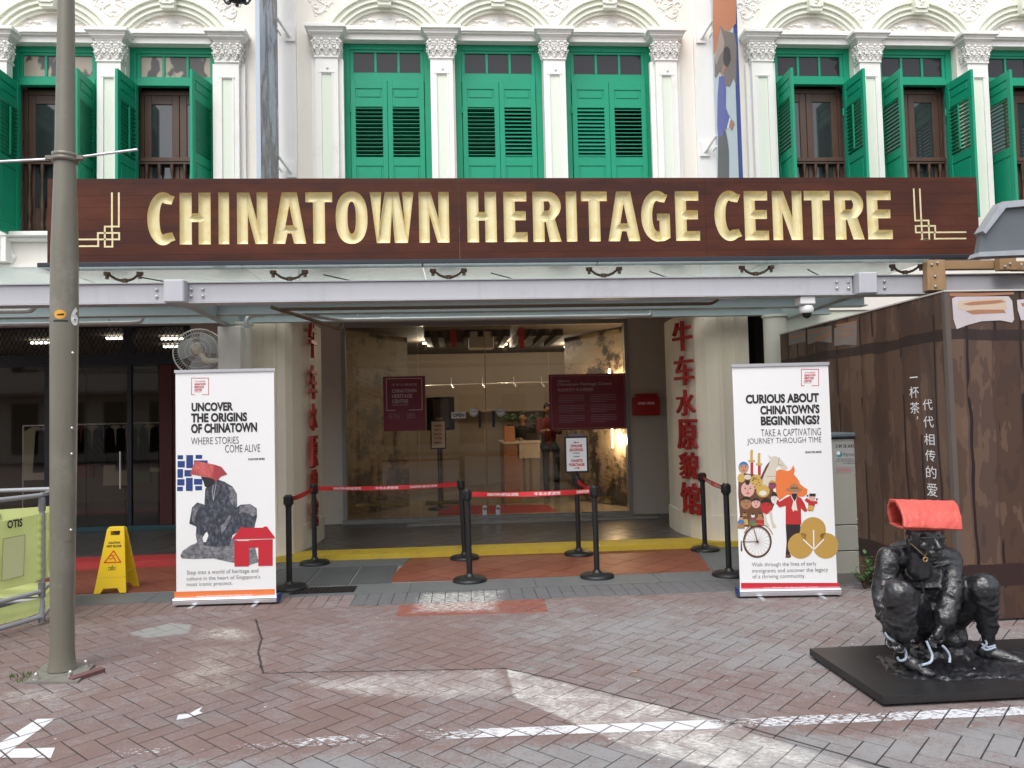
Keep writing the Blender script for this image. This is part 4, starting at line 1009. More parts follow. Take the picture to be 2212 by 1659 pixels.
# ================================================================ ceiling of the covered way, shop fronts
GY = 11.80
mb = MB(); mb.box(-12.5, 9.63, 3.10, 9.4, 18.5, 3.2); struct(build('walkway_ceiling', mb, M('beige_soffit', (.42, .37, .31, 1), .7, var=.04)))
m_in = M('beige_inner_wall', (.46, .41, .35, 1), .7, var=.05, vs=1.5, dirt=(.36, .31, .26, 1), ds=1.2)
gx0, gx1 = FX(748, GY, 900), FX(1352, GY, 900)
def wallthing(name, label, boxes, mat, cat='wall'):
    mb = MB()
    for b in boxes: mb.box(*b)
    return tag(build(name, mb, mat), label, cat)
xl_shop = FX(412, GY, 740)
wallthing('partition_wall', 'beige wall between the dark meshed shop and the glass entrance', [(xl_shop, GY-.02, .06, gx0-.06, GY+.15, 3.10)], m_in)
wallthing('partition_wall', 'beige wall behind the red alarm box beside the glass entrance', [(gx1+.06, GY-.02, .06, 3.62, GY+.15, 3.10), (3.45, 10.4, .06, 3.62, GY-.03, 3.10)], m_in)
sf = thing('glass_shopfront', 'frameless glass entrance with double doors between the two character pillars', 'shop front', ((gx0+gx1)/2, GY, .06))
mb = MB(); mb.box(gx0-.059, GY-.05, .06, gx0, GY+.1, 3.10); mb.box(gx1, GY-.05, .06, gx1+.059, GY+.1, 3.10); mb.box(gx0, GY-.04, 3.04, gx1, GY+.1, 3.10); build('frame', mb, M('grey_frame', (.25, .24, .23, 1), .4), sf)
mb = MB(); mb.box(gx0-.06, GY-.12, .0605, gx1+.06, GY+.15, .12); mb.prism([(FX(925, GY-.2, 1115), GY-.13), (FX(880, GY-.5, 1126), GY-.52), (FX(1500, GY-.5, 1126)-.55, GY-.52), (FX(1420, GY-.2, 1115)-.65, GY-.13)], 'z', .0605, .085)
build('threshold', mb, M('pale_stone', (.24, .235, .225, 1), .35), sf)
gxs = [gx0, FX(905, GY, 900), FX(1050, GY, 900), FX(1188, GY, 900), gx1]
for k in range(4):
    mb = MB(); mb.box(gxs[k]+.004, GY, .12, gxs[k+1]-.004, GY+.012, 3.04); build('door_leaf' if k in (1, 2) else 'glass_panel', mb, m_shop, sf)
mb = MB(); mb.box(gxs[2]-.006, GY-.012, .12, gxs[2]+.006, GY-.001, 3.04); build('door_seam', mb, M('brass_edge', (.25, .17, .07, 1), .4, .6), sf)
for px in (1047, 1076):
    mb = MB(); X = FX(px, GY, 1098); mb.box(X-.035, GY-.02, .121, X+.035, GY-.002, .24, bev=.008); mb.cyl((X, GY-.02, .24), (X, GY-.002, .24), .035, n=16); build('floor_lock', mb, m_alu, sf)
for px in (1023, 1081):
    fr = Frame(F(px, 890, GY-.004), (1, 0, 0), (0, 0, 1)); mb = MB(); disc(mb, fr, 0, 0, .07, 0); disc(mb, fr, 0, 0, .062, 1, .0012); disc(mb, fr, 0, 0, .056, 0, .0016)
    text(mb, fr, 'PUSH', -.035, .0, .07, .018, 1); build('round_sticker', mb, [m_paper, m_ink], sf)
for px in (1036, 1066):
    mb = MB(); X = FX(px, GY, 900); mb.box(X-.02, GY-.03, FZ(922, GY), X+.02, GY-.002, FZ(886, GY), bev=.004); build('door_handle', mb, m_black, sf)
# posters and signs on the glass
def poster(name, label, x0, x1, y0, y1, Y, matl, draw, mats, cat='poster', th=.004):
    a, b = F(x0, y1, Y), F(x1, y0, Y); t_ = thing(name, label, cat, ((a.x+b.x)/2, Y, a.z)); mb = MB(); mb.box(a.x, Y-th, a.z, b.x, Y, b.z); build('sheet', mb, matl, t_)
    fr = Frame((a.x, Y-th-.0005, a.z), (1, 0, 0), (0, 0, 1)); m2 = MB(); draw(m2, fr, b.x-a.x, b.z-a.z)
    if m2.v: build('lettering', m2, mats, t_)
    return t_
m_crim = flat('crimson_film', (.20, .010, .026, 1), .3); m_faint = flat('faint_white_print', (.55, .42, .44, 1), .5)
def d_p1(mb, fr, w_, h_):
    L_ = [('CHINATOWN', .78, .58), ('HERITAGE', .68, .47), ('CENTRE', .60, .46)]
    y = .70
    text(mb, fr, NAME6, w_*.20, h_*.82, w_*.6, h_*.05, 0, 0)
    for s, y_, ww in (('CHINATOWN', .70, .58), ('HERITAGE', .605, .48), ('CENTRE', .51, .38)): text(mb, fr, s, w_*.21, h_*y_, w_*ww, h_*.07, 0, .03)
    text(mb, fr, '48 PAGODA STREET', w_*.21, h_*.465, w_*.38, h_*.022, 0, .01)
    line(mb, fr, [(w_*.28, h_*.38), (w_*.08, h_*.38), (w_*.08, h_*.96), (w_*.92, h_*.96), (w_*.92, h_*.38), (w_*.60, h_*.38)], .012)
    for k, s in enumerate(('Opening Hours', 'Mon - Sunday', '10am - 7pm')):
        text(mb, fr, s, w_*.12, h_*(.30-.035*k), w_*.26, h_*.02, 0, 0); text(mb, fr, '开放时间', w_*.55, h_*(.30-.035*k), w_*.2, h_*.02, 0, 0)
poster('glass_poster', 'crimson poster with white frame naming the centre on the glass', 829, 918, 812, 932, GY-.003, m_crim, d_p1, [m_faint])
def d_p2(mb, fr, w_, h_):
    text(mb, fr, 'Welcome to', w_*.11, h_*.865, w_*.16, h_*.03); text(mb, fr, 'Chinatown Heritage Centre', w_*.11, h_*.78, w_*.70, h_*.065, 0, .01); text(mb, fr, '欢迎来到牛车水原貌馆', w_*.11, h_*.69, w_*.46, h_*.06, 0, .005)
    for c_ in (0, 1):
        for k in range(17):
            if k % 6 == 5: continue
            line(mb, fr, [(w_*(.12+c_*.41), h_*(.62-.03*k)), (w_*(.12+c_*.41+(.33 if k % 6 != 4 else .2)), h_*(.62-.03*k))], .0035)
    line(mb, fr, [(w_*.03, h_*.03), (w_*.97, h_*.03), (w_*.97, h_*.97), (w_*.03, h_*.97)], .003, 0, closed=True)
poster('glass_poster', 'wide crimson welcome panel with pale text beside the red alarm box', 1188, 1352, 806, 930, GY-.003, m_crim, d_p2, [m_faint])
poster('open_sign', 'small white OPEN sign stuck on the glass door', 975, 1006, 890, 904, GY-.006, m_paper, lambda mb, fr, w_, h_: text(mb, fr, 'OPEN', w_*.1, h_*.2, w_*.8, h_*.6, 0, .03), [m_ink], 'sign')

# red alarm box
a, b = F(1366, 898, GY-.03), F(1419, 850, GY-.03); t_ = thing('alarm_box', 'red metal fire alarm box on the beige wall', 'alarm box', ((a.x+b.x)/2, GY-.03, a.z))
mb = MB(); mb.box(a.x, GY-.17, a.z, b.x, GY-.021, b.z-.06, bev=.006); mb.box(a.x+.04, GY-.13, b.z-.06, b.x-.02, GY-.021, b.z, bev=.004); build('housing', mb, flat('alarm_red', (.38, .012, .016, 1), .35), t_)
mb = MB(); z = (a.z+b.z)/2; mb.box(a.x+.06, GY-.173, z, a.x+.18, GY-.1705, z+.035); mb.box(a.x+.20, GY-.173, z, a.x+.32, GY-.1705, z+.035); build('name_plate', mb, m_faint, t_)

# ================================================================ interior of the centre
IX0, IX1, IY1 = -1.9, 3.0, 17.2
mb = MB(); mb.box(IX0-1, GY+.16, -.05, IX1+1, IY1+.2, .10); struct(build('interior_floor', mb, M('polished_beige_floor', (.30, .26, .21, 1), .18, var=.1)))
m_iw = M('tan_interior_wall', (.33, .27, .20, 1), .6, var=.06)
wallthing('back_wall', 'tan back wall deep inside the glass entrance', [(IX0-1, IY1, .1, IX1+1, IY1+.15, 3.10)], m_iw)
wallthing('side_wall', 'inner side wall hidden behind the sepia street picture', [(IX0-1, GY+.16, .1, IX0-.6, IY1-.01, 3.10)], m_iw)
wallthing('side_wall', 'inner side wall lit by the warm lamps near the desk', [(IX1+.45, GY+.16, .1, IX1+.6, IY1-.01, 3.10)], m_iw)
def sepia(name, seed, k=1.0):
    t = NT(name); t.setr(.5); tc = t.n.new('ShaderNodeTexCoord').outputs['UV']
    br = t.n.new('ShaderNodeTexBrick'); br.inputs['Color1'].default_value = (.10, .062, .035, 1); br.inputs['Color2'].default_value = (.20, .14, .085, 1); br.inputs['Mortar'].default_value = (.40, .31, .21, 1)
    br.inputs['Scale'].default_value = 7; br.inputs['Mortar Size'].default_value = .045; br.inputs['Brick Width'].default_value = .32; br.inputs['Row Height'].default_value = .5; br.offset = 0
    mp = t.n.new('ShaderNodeMapping'); mp.inputs['Rotation'].default_value = (0, 0, radians(12)); t.l.new(tc, mp.inputs[0]); t.l.new(mp.outputs[0], br.inputs[0])
    sp = t.n.new('ShaderNodeSeparateXYZ'); t.l.new(tc, sp.inputs[0])
    n1 = t.noise(1.5, 9, .72, None, (seed, 0, 0), tc); n2 = t.noise(1.1, 5, .6, None, (seed, 5, 0), tc); n3 = t.noise(16, 6, .8, None, (seed, 1, 0), tc)
    c = t.mix(t.step(n2, .50, .54), (.36, .30, .22, 1), br.outputs[0]); c = t.mix(t.math('MULTIPLY', t.step(n3, .4, .7), .5), c, (.14, .10, .07, 1))
    c = t.mix(t.step(n1, .50, .55), c, (.03, .022, .016, 1)); c = t.mix(t.math('MULTIPLY', t.step(n3, .56, .6), t.step(n1, .48, .56)), c, (.16, .125, .09, 1))
    t.color(t.mix(1.0, c, (k, k, k, 1), 'MULTIPLY')); return t.mat
def mural(label, p0, p1, z0, z1, mat):
    t_ = MB(); t_.quad((p0[0], p0[1], z0), (p1[0], p1[1], z0), (p1[0], p1[1], z1), (p0[0], p0[1], z1)); d = Vector((p1[1]-p0[1], -(p1[0]-p0[0]))).normalized()*.03
    t_.quad((p0[0]-d.x, p0[1]-d.y+.02, z0), (p1[0]-d.x, p1[1]-d.y+.02, z0), (p1[0]-d.x, p1[1]-d.y+.02, z1), (p0[0]-d.x, p0[1]-d.y+.02, z1))
    o = build('mural_panel', t_, mat); uv = o.data.uv_layers.new(name='UVMap'); L_ = (Vector(p1)-Vector(p0)).length
    for i, (u, v) in enumerate([(0, 0), (L_, 0), (L_, z1-z0), (0, z1-z0)]*2): uv.data[i].uv = (u, v)
    return tag(o, label, 'mural')
mural('brown sepia picture of an old street with dark trees behind the left glass', (-1.88, 12.0), (-.88, 13.4), .12, 3.04, sepia('sepia_print_trees', 3, .5))
mural('sepia picture of old terraced houses glowing in warm lamp light behind the glass', (1.95, 13.9), (2.95, 12.0), .12, 3.04, sepia('sepia_print_houses', 11))
# lit lamps: slim warm strips washing the right picture, a few downlights
def warm(name, label, loc, size, power, group=None, kind='strip'):
    t_ = thing(name, label, 'lamp', loc, group)
    mb = MB()
    if kind == 'strip': mb.box(loc[0]-.012, loc[1]-.012, loc[2]-size/2, loc[0]+.012, loc[1]+.012, loc[2]+size/2)
    else: mb.cyl((loc[0], loc[1], loc[2]+.03), (loc[0], loc[1], loc[2]), size, n=14)
    build('lit_tube' if kind == 'strip' else 'lit_face', mb, EM('warm_light', (1, .78, .50, 1), 22 if kind == 'strip' else 14), t_)
    l = bpy.data.lights.new('warm', 'POINT'); l.energy = power; l.color = (1, .72, .42) if kind == 'strip' else (1, .86, .68); l.shadow_soft_size = .05; o = bpy.data.objects.new('lamp_light', l); COL.objects.link(o); o.parent = t_; o.location = (-.0, -.08, -.08)
    return t_
warm('strip_lamp', 'upright glowing strip lamp above the welcome panel', (2.50, 12.55, 2.22), .30, 26)
warm('strip_lamp', 'upright glowing strip lamp lower beside the right glass edge', (2.52, 12.55, 1.28), .42, 26)
warm('strip_lamp', 'thin upright lamp between the queue sign and the welcome panel', (2.04, 13.2, 2.10), .16, 8)
for i, (x_, y_) in enumerate(((-.6, 14.2), (.9, 14.6), (2.2, 15.4))):
    warm('downlight', ['ceiling lamp deep inside above the television', 'ceiling lamp above the reception desk', 'ceiling lamp above the plants behind the desk'][i], (x_, y_, 3.0), .045, 24, kind='d')
mb = MB(); mb.box(IX0-.5, GY+.2, 3.065, IX1+.4, IY1-.02, 3.09); struct(build('inner_ceiling', mb, M('dark_inner_ceiling', (.07, .06, .05, 1), .8)))
# dark slatted ceiling raft, ribbons, projector, track
mb = MB()
for k in range(11): mb.box(-.55+k*.22, 12.6, 2.95, -.55+k*.22+.10, 14.6, 3.05)
tag(build('ceiling_raft', mb, m_dark), 'dark slatted ceiling raft inside the entrance', 'ceiling raft')
for px, lb in ((979, 'red ribbon hanging inside the glass left of the white projector'), (1126, 'red ribbon hanging inside the glass right of the white projector')):
    X = FX(px, 12.2, 720); mb = MB(); zb_ = FZ(742 if px < 1000 else 748, 12.2); mb.prism([(X-.05, zb_+.02), (X, zb_), (X+.045, zb_+.03), (X+.05, 3.04), (X-.05, 3.04)], 'y', 12.19, 12.20)
    mb.prism([(X-.03, zb_-.04), (X+.05, zb_-.05), (X+.05, 2.95), (X-.03, 2.95)], 'y', 12.21, 12.215); tag(build('ribbon', mb, m_rink), lb, 'ribbon')
a, b = F(1013, 752, 12.6), F(1066, 714, 12.6); mb = MB(); mb.box(a.x, 12.6, a.z, b.x, 13.0, b.z, bev=.01); o = build('projector_box', mb, M('white_case', (.5, .5, .47, 1), .5)); tag(o, 'white boxed unit hanging from the dark ceiling inside', 'projector')
mb = MB(); mb.cyl((a.x+.2, 12.8, b.z), (a.x+.2, 12.8, 3.06), .02, n=8); build('bracket', mb, m_black, o)
mb = MB(); a, b = F(892, 834, 14.5), F(1250, 830, 14.5); mb.cyl(a, (b.x, b.y, a.z+.03), .014, n=8)
o = build('light_track', mb, M('pale_rail', (.7, .68, .62, 1), .3, .4)); tag(o, 'thin pale lighting rail crossing the room inside', 'rail')
for px in (905, 975, 1042, 1110, 1170):
    mb = MB(); X = FX(px, 14.5, 832); mb.cyl((X, 14.5, a.z), (X, 14.5, a.z+.14), .008, n=6); mb.cyl((X, 14.5, a.z+.01), (X+.05, 14.45, a.z-.06), .02, .028, n=8); build('spot_head', mb, m_alu, o)
# television, stand sign, desk, people, plants, mat
a, b = F(922, 930, 13.9), F(981, 857, 13.9); t_ = thing('television', 'black television on a stand inside behind the OPEN sign', 'television', ((a.x+b.x)/2, 13.9, .1))
mb = MB(); mb.box(a.x, 13.85, a.z, b.x, 13.92, b.z, bev=.01); build('screen', mb, flat('screen_black', (.01, .01, .012, 1), .15), t_)
mb = MB(); X = (a.x+b.x)/2; mb.cyl((X, 13.9, .12), (X, 13.9, a.z), .03, n=10); mb.box(X-.3, 13.7, .1, X+.3, 14.1, .125); build('stand', mb, m_black, t_)
fr = Frame((a.x+.12, 13.845, a.z+.06), (1, 0, 0), (0, 0, 1)); mb = MB(); shape(mb, fr, [(0, 0), (.28, 0), (.28, .5), (0, .5)], 0, .001); text(mb, fr, 'LIVE\nVIDEO', .05, .05, .18, .12, 1); build('picture', mb, [flat('screen_dim', (.05, .04, .035, 1), .4), m_faint], t_)
def queue_sign(loc, label, lines_, cat='sign', post=True, zc=1.31, w_=.235, h_=.38, tiltx=0):
    t_ = thing('post_sign', label, cat, loc); mb = MB(); X, Y, Z = loc
    if post:
        mb.cyl((X, Y, Z+.03), (X, Y, zc-h_/2), .022, n=12); mb.lathe([(.19, 0), (.19, .018), (.15, .03), (.03, .04)], loc, 24)
    mb.box(X-w_/2-.022, Y-.035, zc-h_/2-.022, X+w_/2+.022, Y-.02, zc+h_/2+.022, bev=.004); build('frame', mb, m_black, t_)
    mb = MB(); mb.box(X-w_/2, Y-.039, zc-h_/2, X+w_/2, Y-.0355, zc+h_/2); build('sheet', mb, m_paper, t_)
    fr = Frame((X-w_/2, Y-.040, zc-h_/2), (1, 0, 0), (0, 0, 1)); mb = MB(); lines_(mb, fr, w_, h_); build('lettering', mb, [m_rink, m_ink], t_); return t_
def q1_(mb, fr, w, h):
    def arrow(y, s): 
        xx = w/2; shape(mb, fr, [(xx-.035*s*1, y), (xx-.01*s, y+.014), (xx-.01*s, y+.004), (xx+.035*s, y+.004), (xx+.035*s, y-.004), (xx-.01*s, y-.004), (xx-.01*s, y-.014)][::(1)], 0, .001)
    arrow(h*.87, 1); arrow(h*.09, -1)
    for s, y_, ww in (('ONLINE', .72, .58), ('BOOKING', .60, .66), ('ONSITE', .27, .58), ('PURCHASE', .15, .76)): text(mb, fr, s, w*(.5-ww/2), h*y_, w*ww, h*.09, 0, .03)
    text(mb, fr, '在线预订', w*.34, h*.52, w*.32, h*.045, 1, .01); text(mb, fr, '现场购买', w*.34, h*.42, w*.32, h*.045, 1, .01)
def q2_(mb, fr, w, h):
    for k in range(5): text(mb, fr, ['参观须知', 'BEFORE YOU', 'ENTER PLEASE', 'WAIT HERE', '谢谢合作'][k], w*.2, h*(.8-.16*k), w*.6, h*.08, 0, .02)
queue_sign((FX(948, 13.0, 1000), 13.0, .10), 'dark framed notice on a black post inside behind the glass', q2_, zc=FZ(935, 13.0), w_=.22, h_=.44)
dk = thing('reception_desk', 'pale reception desk with a timber side inside the entrance', 'desk', (1.35, 14.3, .1))
a = F(1085, 955, 13.6); b = F(1165, 950, 13.6); mb = MB(); mb.box(a.x, 13.6, a.z-.04, b.x+.02, 15.0, a.z, bev=.01); build('desk_top', mb, M('pale_desk_top', (.5, .46, .4, 1), .35), dk)
mb = MB(); mb.box(a.x+.03, 13.64, .1, a.x+.32, 14.95, a.z-.041); build('timber_side', mb, M('oak_veneer', (.26, .13, .05, 1), .5, var=.2, stretch=(8, 8, .6)), dk)
mb = MB(); mb.box(a.x+.321, 13.66, .1, b.x, 14.95, a.z-.041); build('front_panel', mb, M('grey_laminate', (.20, .185, .165, 1), .4), dk)
mb = MB(); mb.box(a.x+.30, 13.62, a.z-.30, b.x+.01, 13.64, a.z+.02); build('fascia', mb, M('light_laminate', (.45, .43, .40, 1), .4), dk)
mb = MB(); mb.prism([(13.75, a.z), (13.95, a.z), (13.85, a.z+.28), (13.84, a.z+.28)], 'x', a.x+.05, a.x+.24); tag(build('desk_leaflet_stand', mb, M('pink_card', (.45, .22, .14, 1), .6)), 'pinkish card stand on the corner of the reception desk', 'card stand')
mb = MB(); mb.box(a.x+.46, 14.0, a.z, a.x+.72, 14.1, a.z+.13, bev=.01); tag(build('monitor', mb, m_black), 'black monitor back on the reception desk before the seated clerk', 'monitor')
# door mat
mb = MB(); q = [G(945, 1117, .10), G(1210, 1111, .10), G(1180, 1092, .10), G(950, 1094, .10)]; mb.prism([(p.x, max(p.y, 11.98)) for p in q], 'z', .1005, .115)
tag(build('door_mat', mb, M('red_mat', (.22, .012, .012, 1), .9)), 'flat red door mat just inside the glass doors', 'door mat')
def body(name, chain, vox, mat, parent=None, nz=0, nsc=8, smooth=2, extra=None):
    """one continuous skin grown round tapered limbs"""
    mb = MB()
    for c in chain:
        if c[0] == 'l':
            _, p, r0, q_, r1 = c; mb.cyl(p, q_, r0, r1, n=18); mb.ball(p, r0, n=18); mb.ball(q_, r1, n=18)
        else: mb.ball(c[1], c[2], n=22, sc_=c[3] if len(c) > 3 else (1, 1, 1))
    me = bpy.data.meshes.new(name); off = Vector(parent.location) if parent else Vector((0, 0, 0))
    me.from_pydata([(v[0]-off.x, v[1]-off.y, v[2]-off.z) for v in mb.v], [], mb.f); bm = bmesh.new(); bm.from_mesh(me); bmesh.ops.remove_doubles(bm, verts=bm.verts, dist=1e-6); bmesh.ops.recalc_face_normals(bm, faces=bm.faces); bm.to_mesh(me); bm.free()
    o = bpy.data.objects.new(name, me); COL.objects.link(o)
    m = o.modifiers.new('r', 'REMESH'); m.mode = 'VOXEL'; m.voxel_size = vox
    s = o.modifiers.new('s', 'SMOOTH'); s.factor = .5; s.iterations = smooth
    dg = bpy.context.evaluated_depsgraph_get(); me2 = bpy.data.meshes.new_from_object(o.evaluated_get(dg)); bpy.data.objects.remove(o)
    if nz:
        nrm = [v.normal.copy() for v in me2.vertices]
        for v, n_ in zip(me2.vertices, nrm):
            p = v.co*nsc; a = noise.noise(p) + .5*noise.noise(p*2.3) ; b_ = abs(noise.noise(Vector((p.x*1.2, p.y*1.2, p.z*.45))))
            hd = extra(v.co+off) if extra else 1
            v.co += n_*nz*hd*(a*.9 - b_*1.4 + .35*noise.noise(p*5))
    for p in me2.polygons: p.use_smooth = True
    me2.materials.clear(); me2.materials.append(mat); me2.name = name
    o = bpy.data.objects.new(name, me2); COL.objects.link(o)
    if parent: o.parent = parent
    return o
def clerk(label, px, py, Y, shirt, s=1.0, turn=0):
    h = F(px, py, Y); t_ = thing('person', label, 'person', (h.x, Y, .1)); X, Z = h.x, h.z; V = Vector
    sk = flat('skin', (.36, .20, .13, 1), .5)
    hd = [('b', (X, Y, Z), .095, (.82, .95, 1.12)), ('l', (X, Y+.01, Z-.08), .05, (X, Y+.02, Z-.16), .052), ('b', (X, Y-.095, Z-.01), .016, (1, 1.2, 1.6))]
    for q in (-1, 1):
        hd += [('b', (X+q*.08, Y+.01, Z), .02, (.5, 1, 1.4)), ('l', (X+q*.16, Y-.22, Z-.43), .036, (X+q*.07, Y-.36, Z-.40), .028), ('b', (X+q*.06, Y-.40, Z-.40), .034, (1, 1.3, .6))]
        for k in range(4): hd.append(('l', (X+q*(.045+.014*k), Y-.43, Z-.40), .008, (X+q*(.04+.014*k), Y-.475, Z-.415), .006))
        hd.append(('l', (X+q*.03, Y-.40, Z-.395), .010, (X+q*.015, Y-.44, Z-.40), .007))
    tor = [('l', (X, Y+.03, Z-.70), .13, (X, Y+.03, Z-.30), .15), ('b', (X, Y+.03, Z-.24), .13, (1.35, .75, .55))]
    for q in (-1, 1): tor += [('l', (X+q*.17, Y+.03, Z-.22), .062, (X+q*.21, Y-.02, Z-.45), .048), ('l', (X+q*.21, Y-.02, Z-.45), .046, (X+q*.16, Y-.20, Z-.44), .040)]
    legs = []
    for q in (-1, 1): legs += [('l', (X+q*.09, Y+.03, Z-.72), .08, (X+q*.10, Y-.30, Z-.78), .07), ('l', (X+q*.10, Y-.30, Z-.78), .06, (X+q*.10, Y-.28, .2), .045), ('l', (X+q*.10, Y-.28, .16), .045, (X+q*.10, Y-.42, .14), .035)]
    grow = lambda ch, e: [(c[0], c[1], c[2]+e)+tuple(c[3:]) if c[0] == 'b' else ('l', c[1], c[2]+e, c[3], c[4]+e) for c in ch]
    body('body', hd + tor + legs, .012, sk, t_); body('shirt', grow(tor, .008), .014, shirt, t_); body('trousers', grow(legs, .010), .016, bpy.data.materials.get('dark_trousers') or flat('dark_trousers', (.015, .015, .02, 1), .8), t_)
    body('hair', [('b', (X, Y+.02, Z+.035), .10, (.90, .98, 1.0)), ('b', (X, Y+.05, Z-.03), .085, (.95, .8, 1))], .012, flat('black_hair', (.012, .010, .009, 1), .4), t_); return t_
clerk('seated clerk in a black shirt looking down behind the reception desk', 1128, 902, 14.75, flat('black_shirt', (.012, .012, .014, 1), .8))
clerk('clerk in a dull red shirt partly hidden by the welcome panel', 1184, 884, 14.9, flat('red_shirt', (.22, .03, .02, 1), .8))
m_leafd = M('plant_leaf', (.03, .08, .02, 1), .5, var=.4, vs=30)
def pot_plant(label, px, py, Y):
    p = F(px, py, Y); t_ = thing('potted_plant', label, 'potted plant', (p.x, Y, p.z-.2)); mb = MB()
    for k in range(60):
        a = rng.uniform(0, 2*pi); e = rng.uniform(-.2, 1.2); r = rng.uniform(.05, .16); c = Vector((p.x+r*cos(a)*cos(e), Y+r*sin(a)*cos(e), p.z+r*sin(e))); d = Vector((cos(a), sin(a), rng.uniform(-.3, .8))).normalized()*.045; u = d.orthogonal().normalized()*.018
        mb.add([c-d, c+u, c+d, c-u], [[0, 1, 2, 3]])
    build('foliage', mb, m_leafd, t_); mb = MB(); mb.cyl((p.x, Y, p.z-.25), (p.x, Y, p.z-.08), .05, .065, n=14); build('pot', mb, m_black, t_)
pot_plant('dark leafy pot plant left of the seated clerk', 1102, 908, 14.6); pot_plant('green pot plant just right of the seated clerk', 1154, 908, 15.2)
# shelf with books and a picture frame for depth
mb = MB(); a, b = F(1080, 880, 16.6), F(1140, 868, 16.6); mb.box(-.2, 16.7, 1.75, 2.6, 17.1, 1.80)
sh = build('wall_shelf', mb, m_iw); tag(sh, 'long tan shelf on the back wall inside', 'shelf')

# ================================================================ dark meshed shop on the left
ds_ = thing('dark_shopfront', 'dark blue framed shop front with diamond mesh lights and glass doors', 'shop front', (-5, GY, .07))
m_navy = M('dark_navy_frame', (.008, .014, .026, 1), .4, var=.2); m_dred = M('dark_red_post', (.075, .006, .006, 1), .55, var=.4, vs=3, stretch=(3, 3, .5))
XS = [FX(v, GY, 735) for v in (-260, -150, -125, 0, 113, 148, 278, 283, 405, 412)]
zt0, zt1 = FZ(764, GY, 300), FZ(708, GY, 300)
bars = [(-9, FX(-150, GY, 735)), (FX(113, GY, 735), FX(148, GY, 735)), (FX(268, GY, 735), FX(290, GY, 735)), (FX(400, GY, 735), xl_shop)]
mb = MB(); mb.box(-9, GY-.05, zt1, xl_shop, GY+.08, 3.10); mb.box(-9, GY-.05, zt0-.17, xl_shop, GY+.08, zt0)
for a, b in bars: mb.box(a, GY-.045, zt0, b, GY+.07, zt1)
mb.box(FX(405, GY, 900), GY-.045, .07, xl_shop, GY+.07, zt0-.17); build('frame', mb, m_navy, ds_)
mb = MB(); mb.box(-9, GY-.06, .07, xl_shop, GY+.09, .14); build('threshold', mb, M('teal_threshold', (.02, .07, .08, 1), .5), ds_)
for k in range(3):
    a, b = bars[k][1], bars[k+1][0]; mb = MB(); p = .105; n = int((b-a)/p*2)+8; hgt = zt1-zt0
    for i in range(-int(hgt/p*1.2)-2, n):
        for s in (1, -1):
            xa = a+i*p*.62; pts = []
            x0, z0_, x1, z1_ = (xa, zt0, xa+hgt*.52, zt1) if s > 0 else (xa+hgt*.52, zt0, xa, zt1)
            # clip to opening
            def cl(x0, z0, x1, z1):
                t0, t1 = 0, 1; dx = x1-x0
                for lim, sg in ((a, 1), (b, -1)):
                    f0, f1 = sg*(x0-lim), sg*(x1-lim)
                    if f0 < 0 and f1 < 0: return None
                    if f0 < 0: t0 = max(t0, f0/(f0-f1))
                    if f1 < 0: t1 = min(t1, f0/(f0-f1))
                return None if t0 >= t1 else (x0+dx*t0, z0+(z1-z0)*t0, x0+dx*t1, z0+(z1-z0)*t1)
            q = cl(x0, z0_, x1, z1_)
            if q: mb.cyl((q[0], GY-.0+.006*s, q[1]), (q[2], GY+.006*s, q[3]), .006, n=4, cap=False, smooth=False)
    o = build('mesh_screen', mb, m_black, ds_)
for a, b in ((FX(346, GY, 900), FX(374, GY, 900)), (FX(376, GY, 900), FX(404, GY, 900))):
    mb = MB(); mb.box(a, GY-.04, .14, b, GY+.05, zt0-.171, bev=.006); build('red_board', mb, m_dred, ds_)
gl_x = [FX(v, GY, 900) for v in (-160, -20, 108, 186, 270, 279, 342)]
for i in range(len(gl_x)-1):
    mb = MB(); mb.box(gl_x[i]+.004, GY, .14, gl_x[i+1]-.004, GY+.012, zt0-.171); build('glass_panel', mb, m_shop, ds_)
mb = MB(); X = FX(263, GY, 1000); mb.cyl((X, GY-.05, FZ(1055, GY, 260)), (X, GY-.05, FZ(975, GY, 260)), .014, n=8); build('door_handle', mb, m_alu, ds_)
mb = MB(); X = FX(281, GY, 1000); mb.box(X-.03, GY-.03, .14, X+.03, GY+.04, zt0-.171); mb.box(FX(98, GY, 1000), GY-.03, .14, FX(110, GY, 1000), GY+.04, zt0-.171); build('mullion', mb, m_navy, ds_)
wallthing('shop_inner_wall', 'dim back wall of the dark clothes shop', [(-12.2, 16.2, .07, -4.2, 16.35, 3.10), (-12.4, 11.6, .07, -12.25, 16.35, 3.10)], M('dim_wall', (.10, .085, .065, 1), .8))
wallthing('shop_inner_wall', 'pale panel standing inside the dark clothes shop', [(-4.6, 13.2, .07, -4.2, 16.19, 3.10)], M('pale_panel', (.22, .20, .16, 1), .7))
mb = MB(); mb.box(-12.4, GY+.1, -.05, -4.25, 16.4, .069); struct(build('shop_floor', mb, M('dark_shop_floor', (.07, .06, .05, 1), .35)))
def tubel(x, y, label):
    mb = MB(); mb.box(x-.17, y-.03, 3.035, x+.17, y+.03, 3.07); tag(build('ceiling_light', mb, EM('cool_tube', (1, .95, .82, 1), 3)), label, 'ceiling light')
for x, y, l in ((-7.0, 13.4, 'lit ceiling tube behind the leftmost mesh light'), (-5.55, 12.9, 'lit ceiling tube behind the middle mesh light'), (-5.2, 14.4, 'second lit ceiling tube deeper behind the middle mesh light'), (-4.75, 13.1, 'lit ceiling tube behind the mesh light nearest the wall fan')): tubel(x, y, l)
cols = [(.30, .28, .22), (.28, .22, .26), (.05, .09, .05), (.25, .26, .18), (.10, .03, .03), (.2, .2, .2), (.05, .06, .1)]
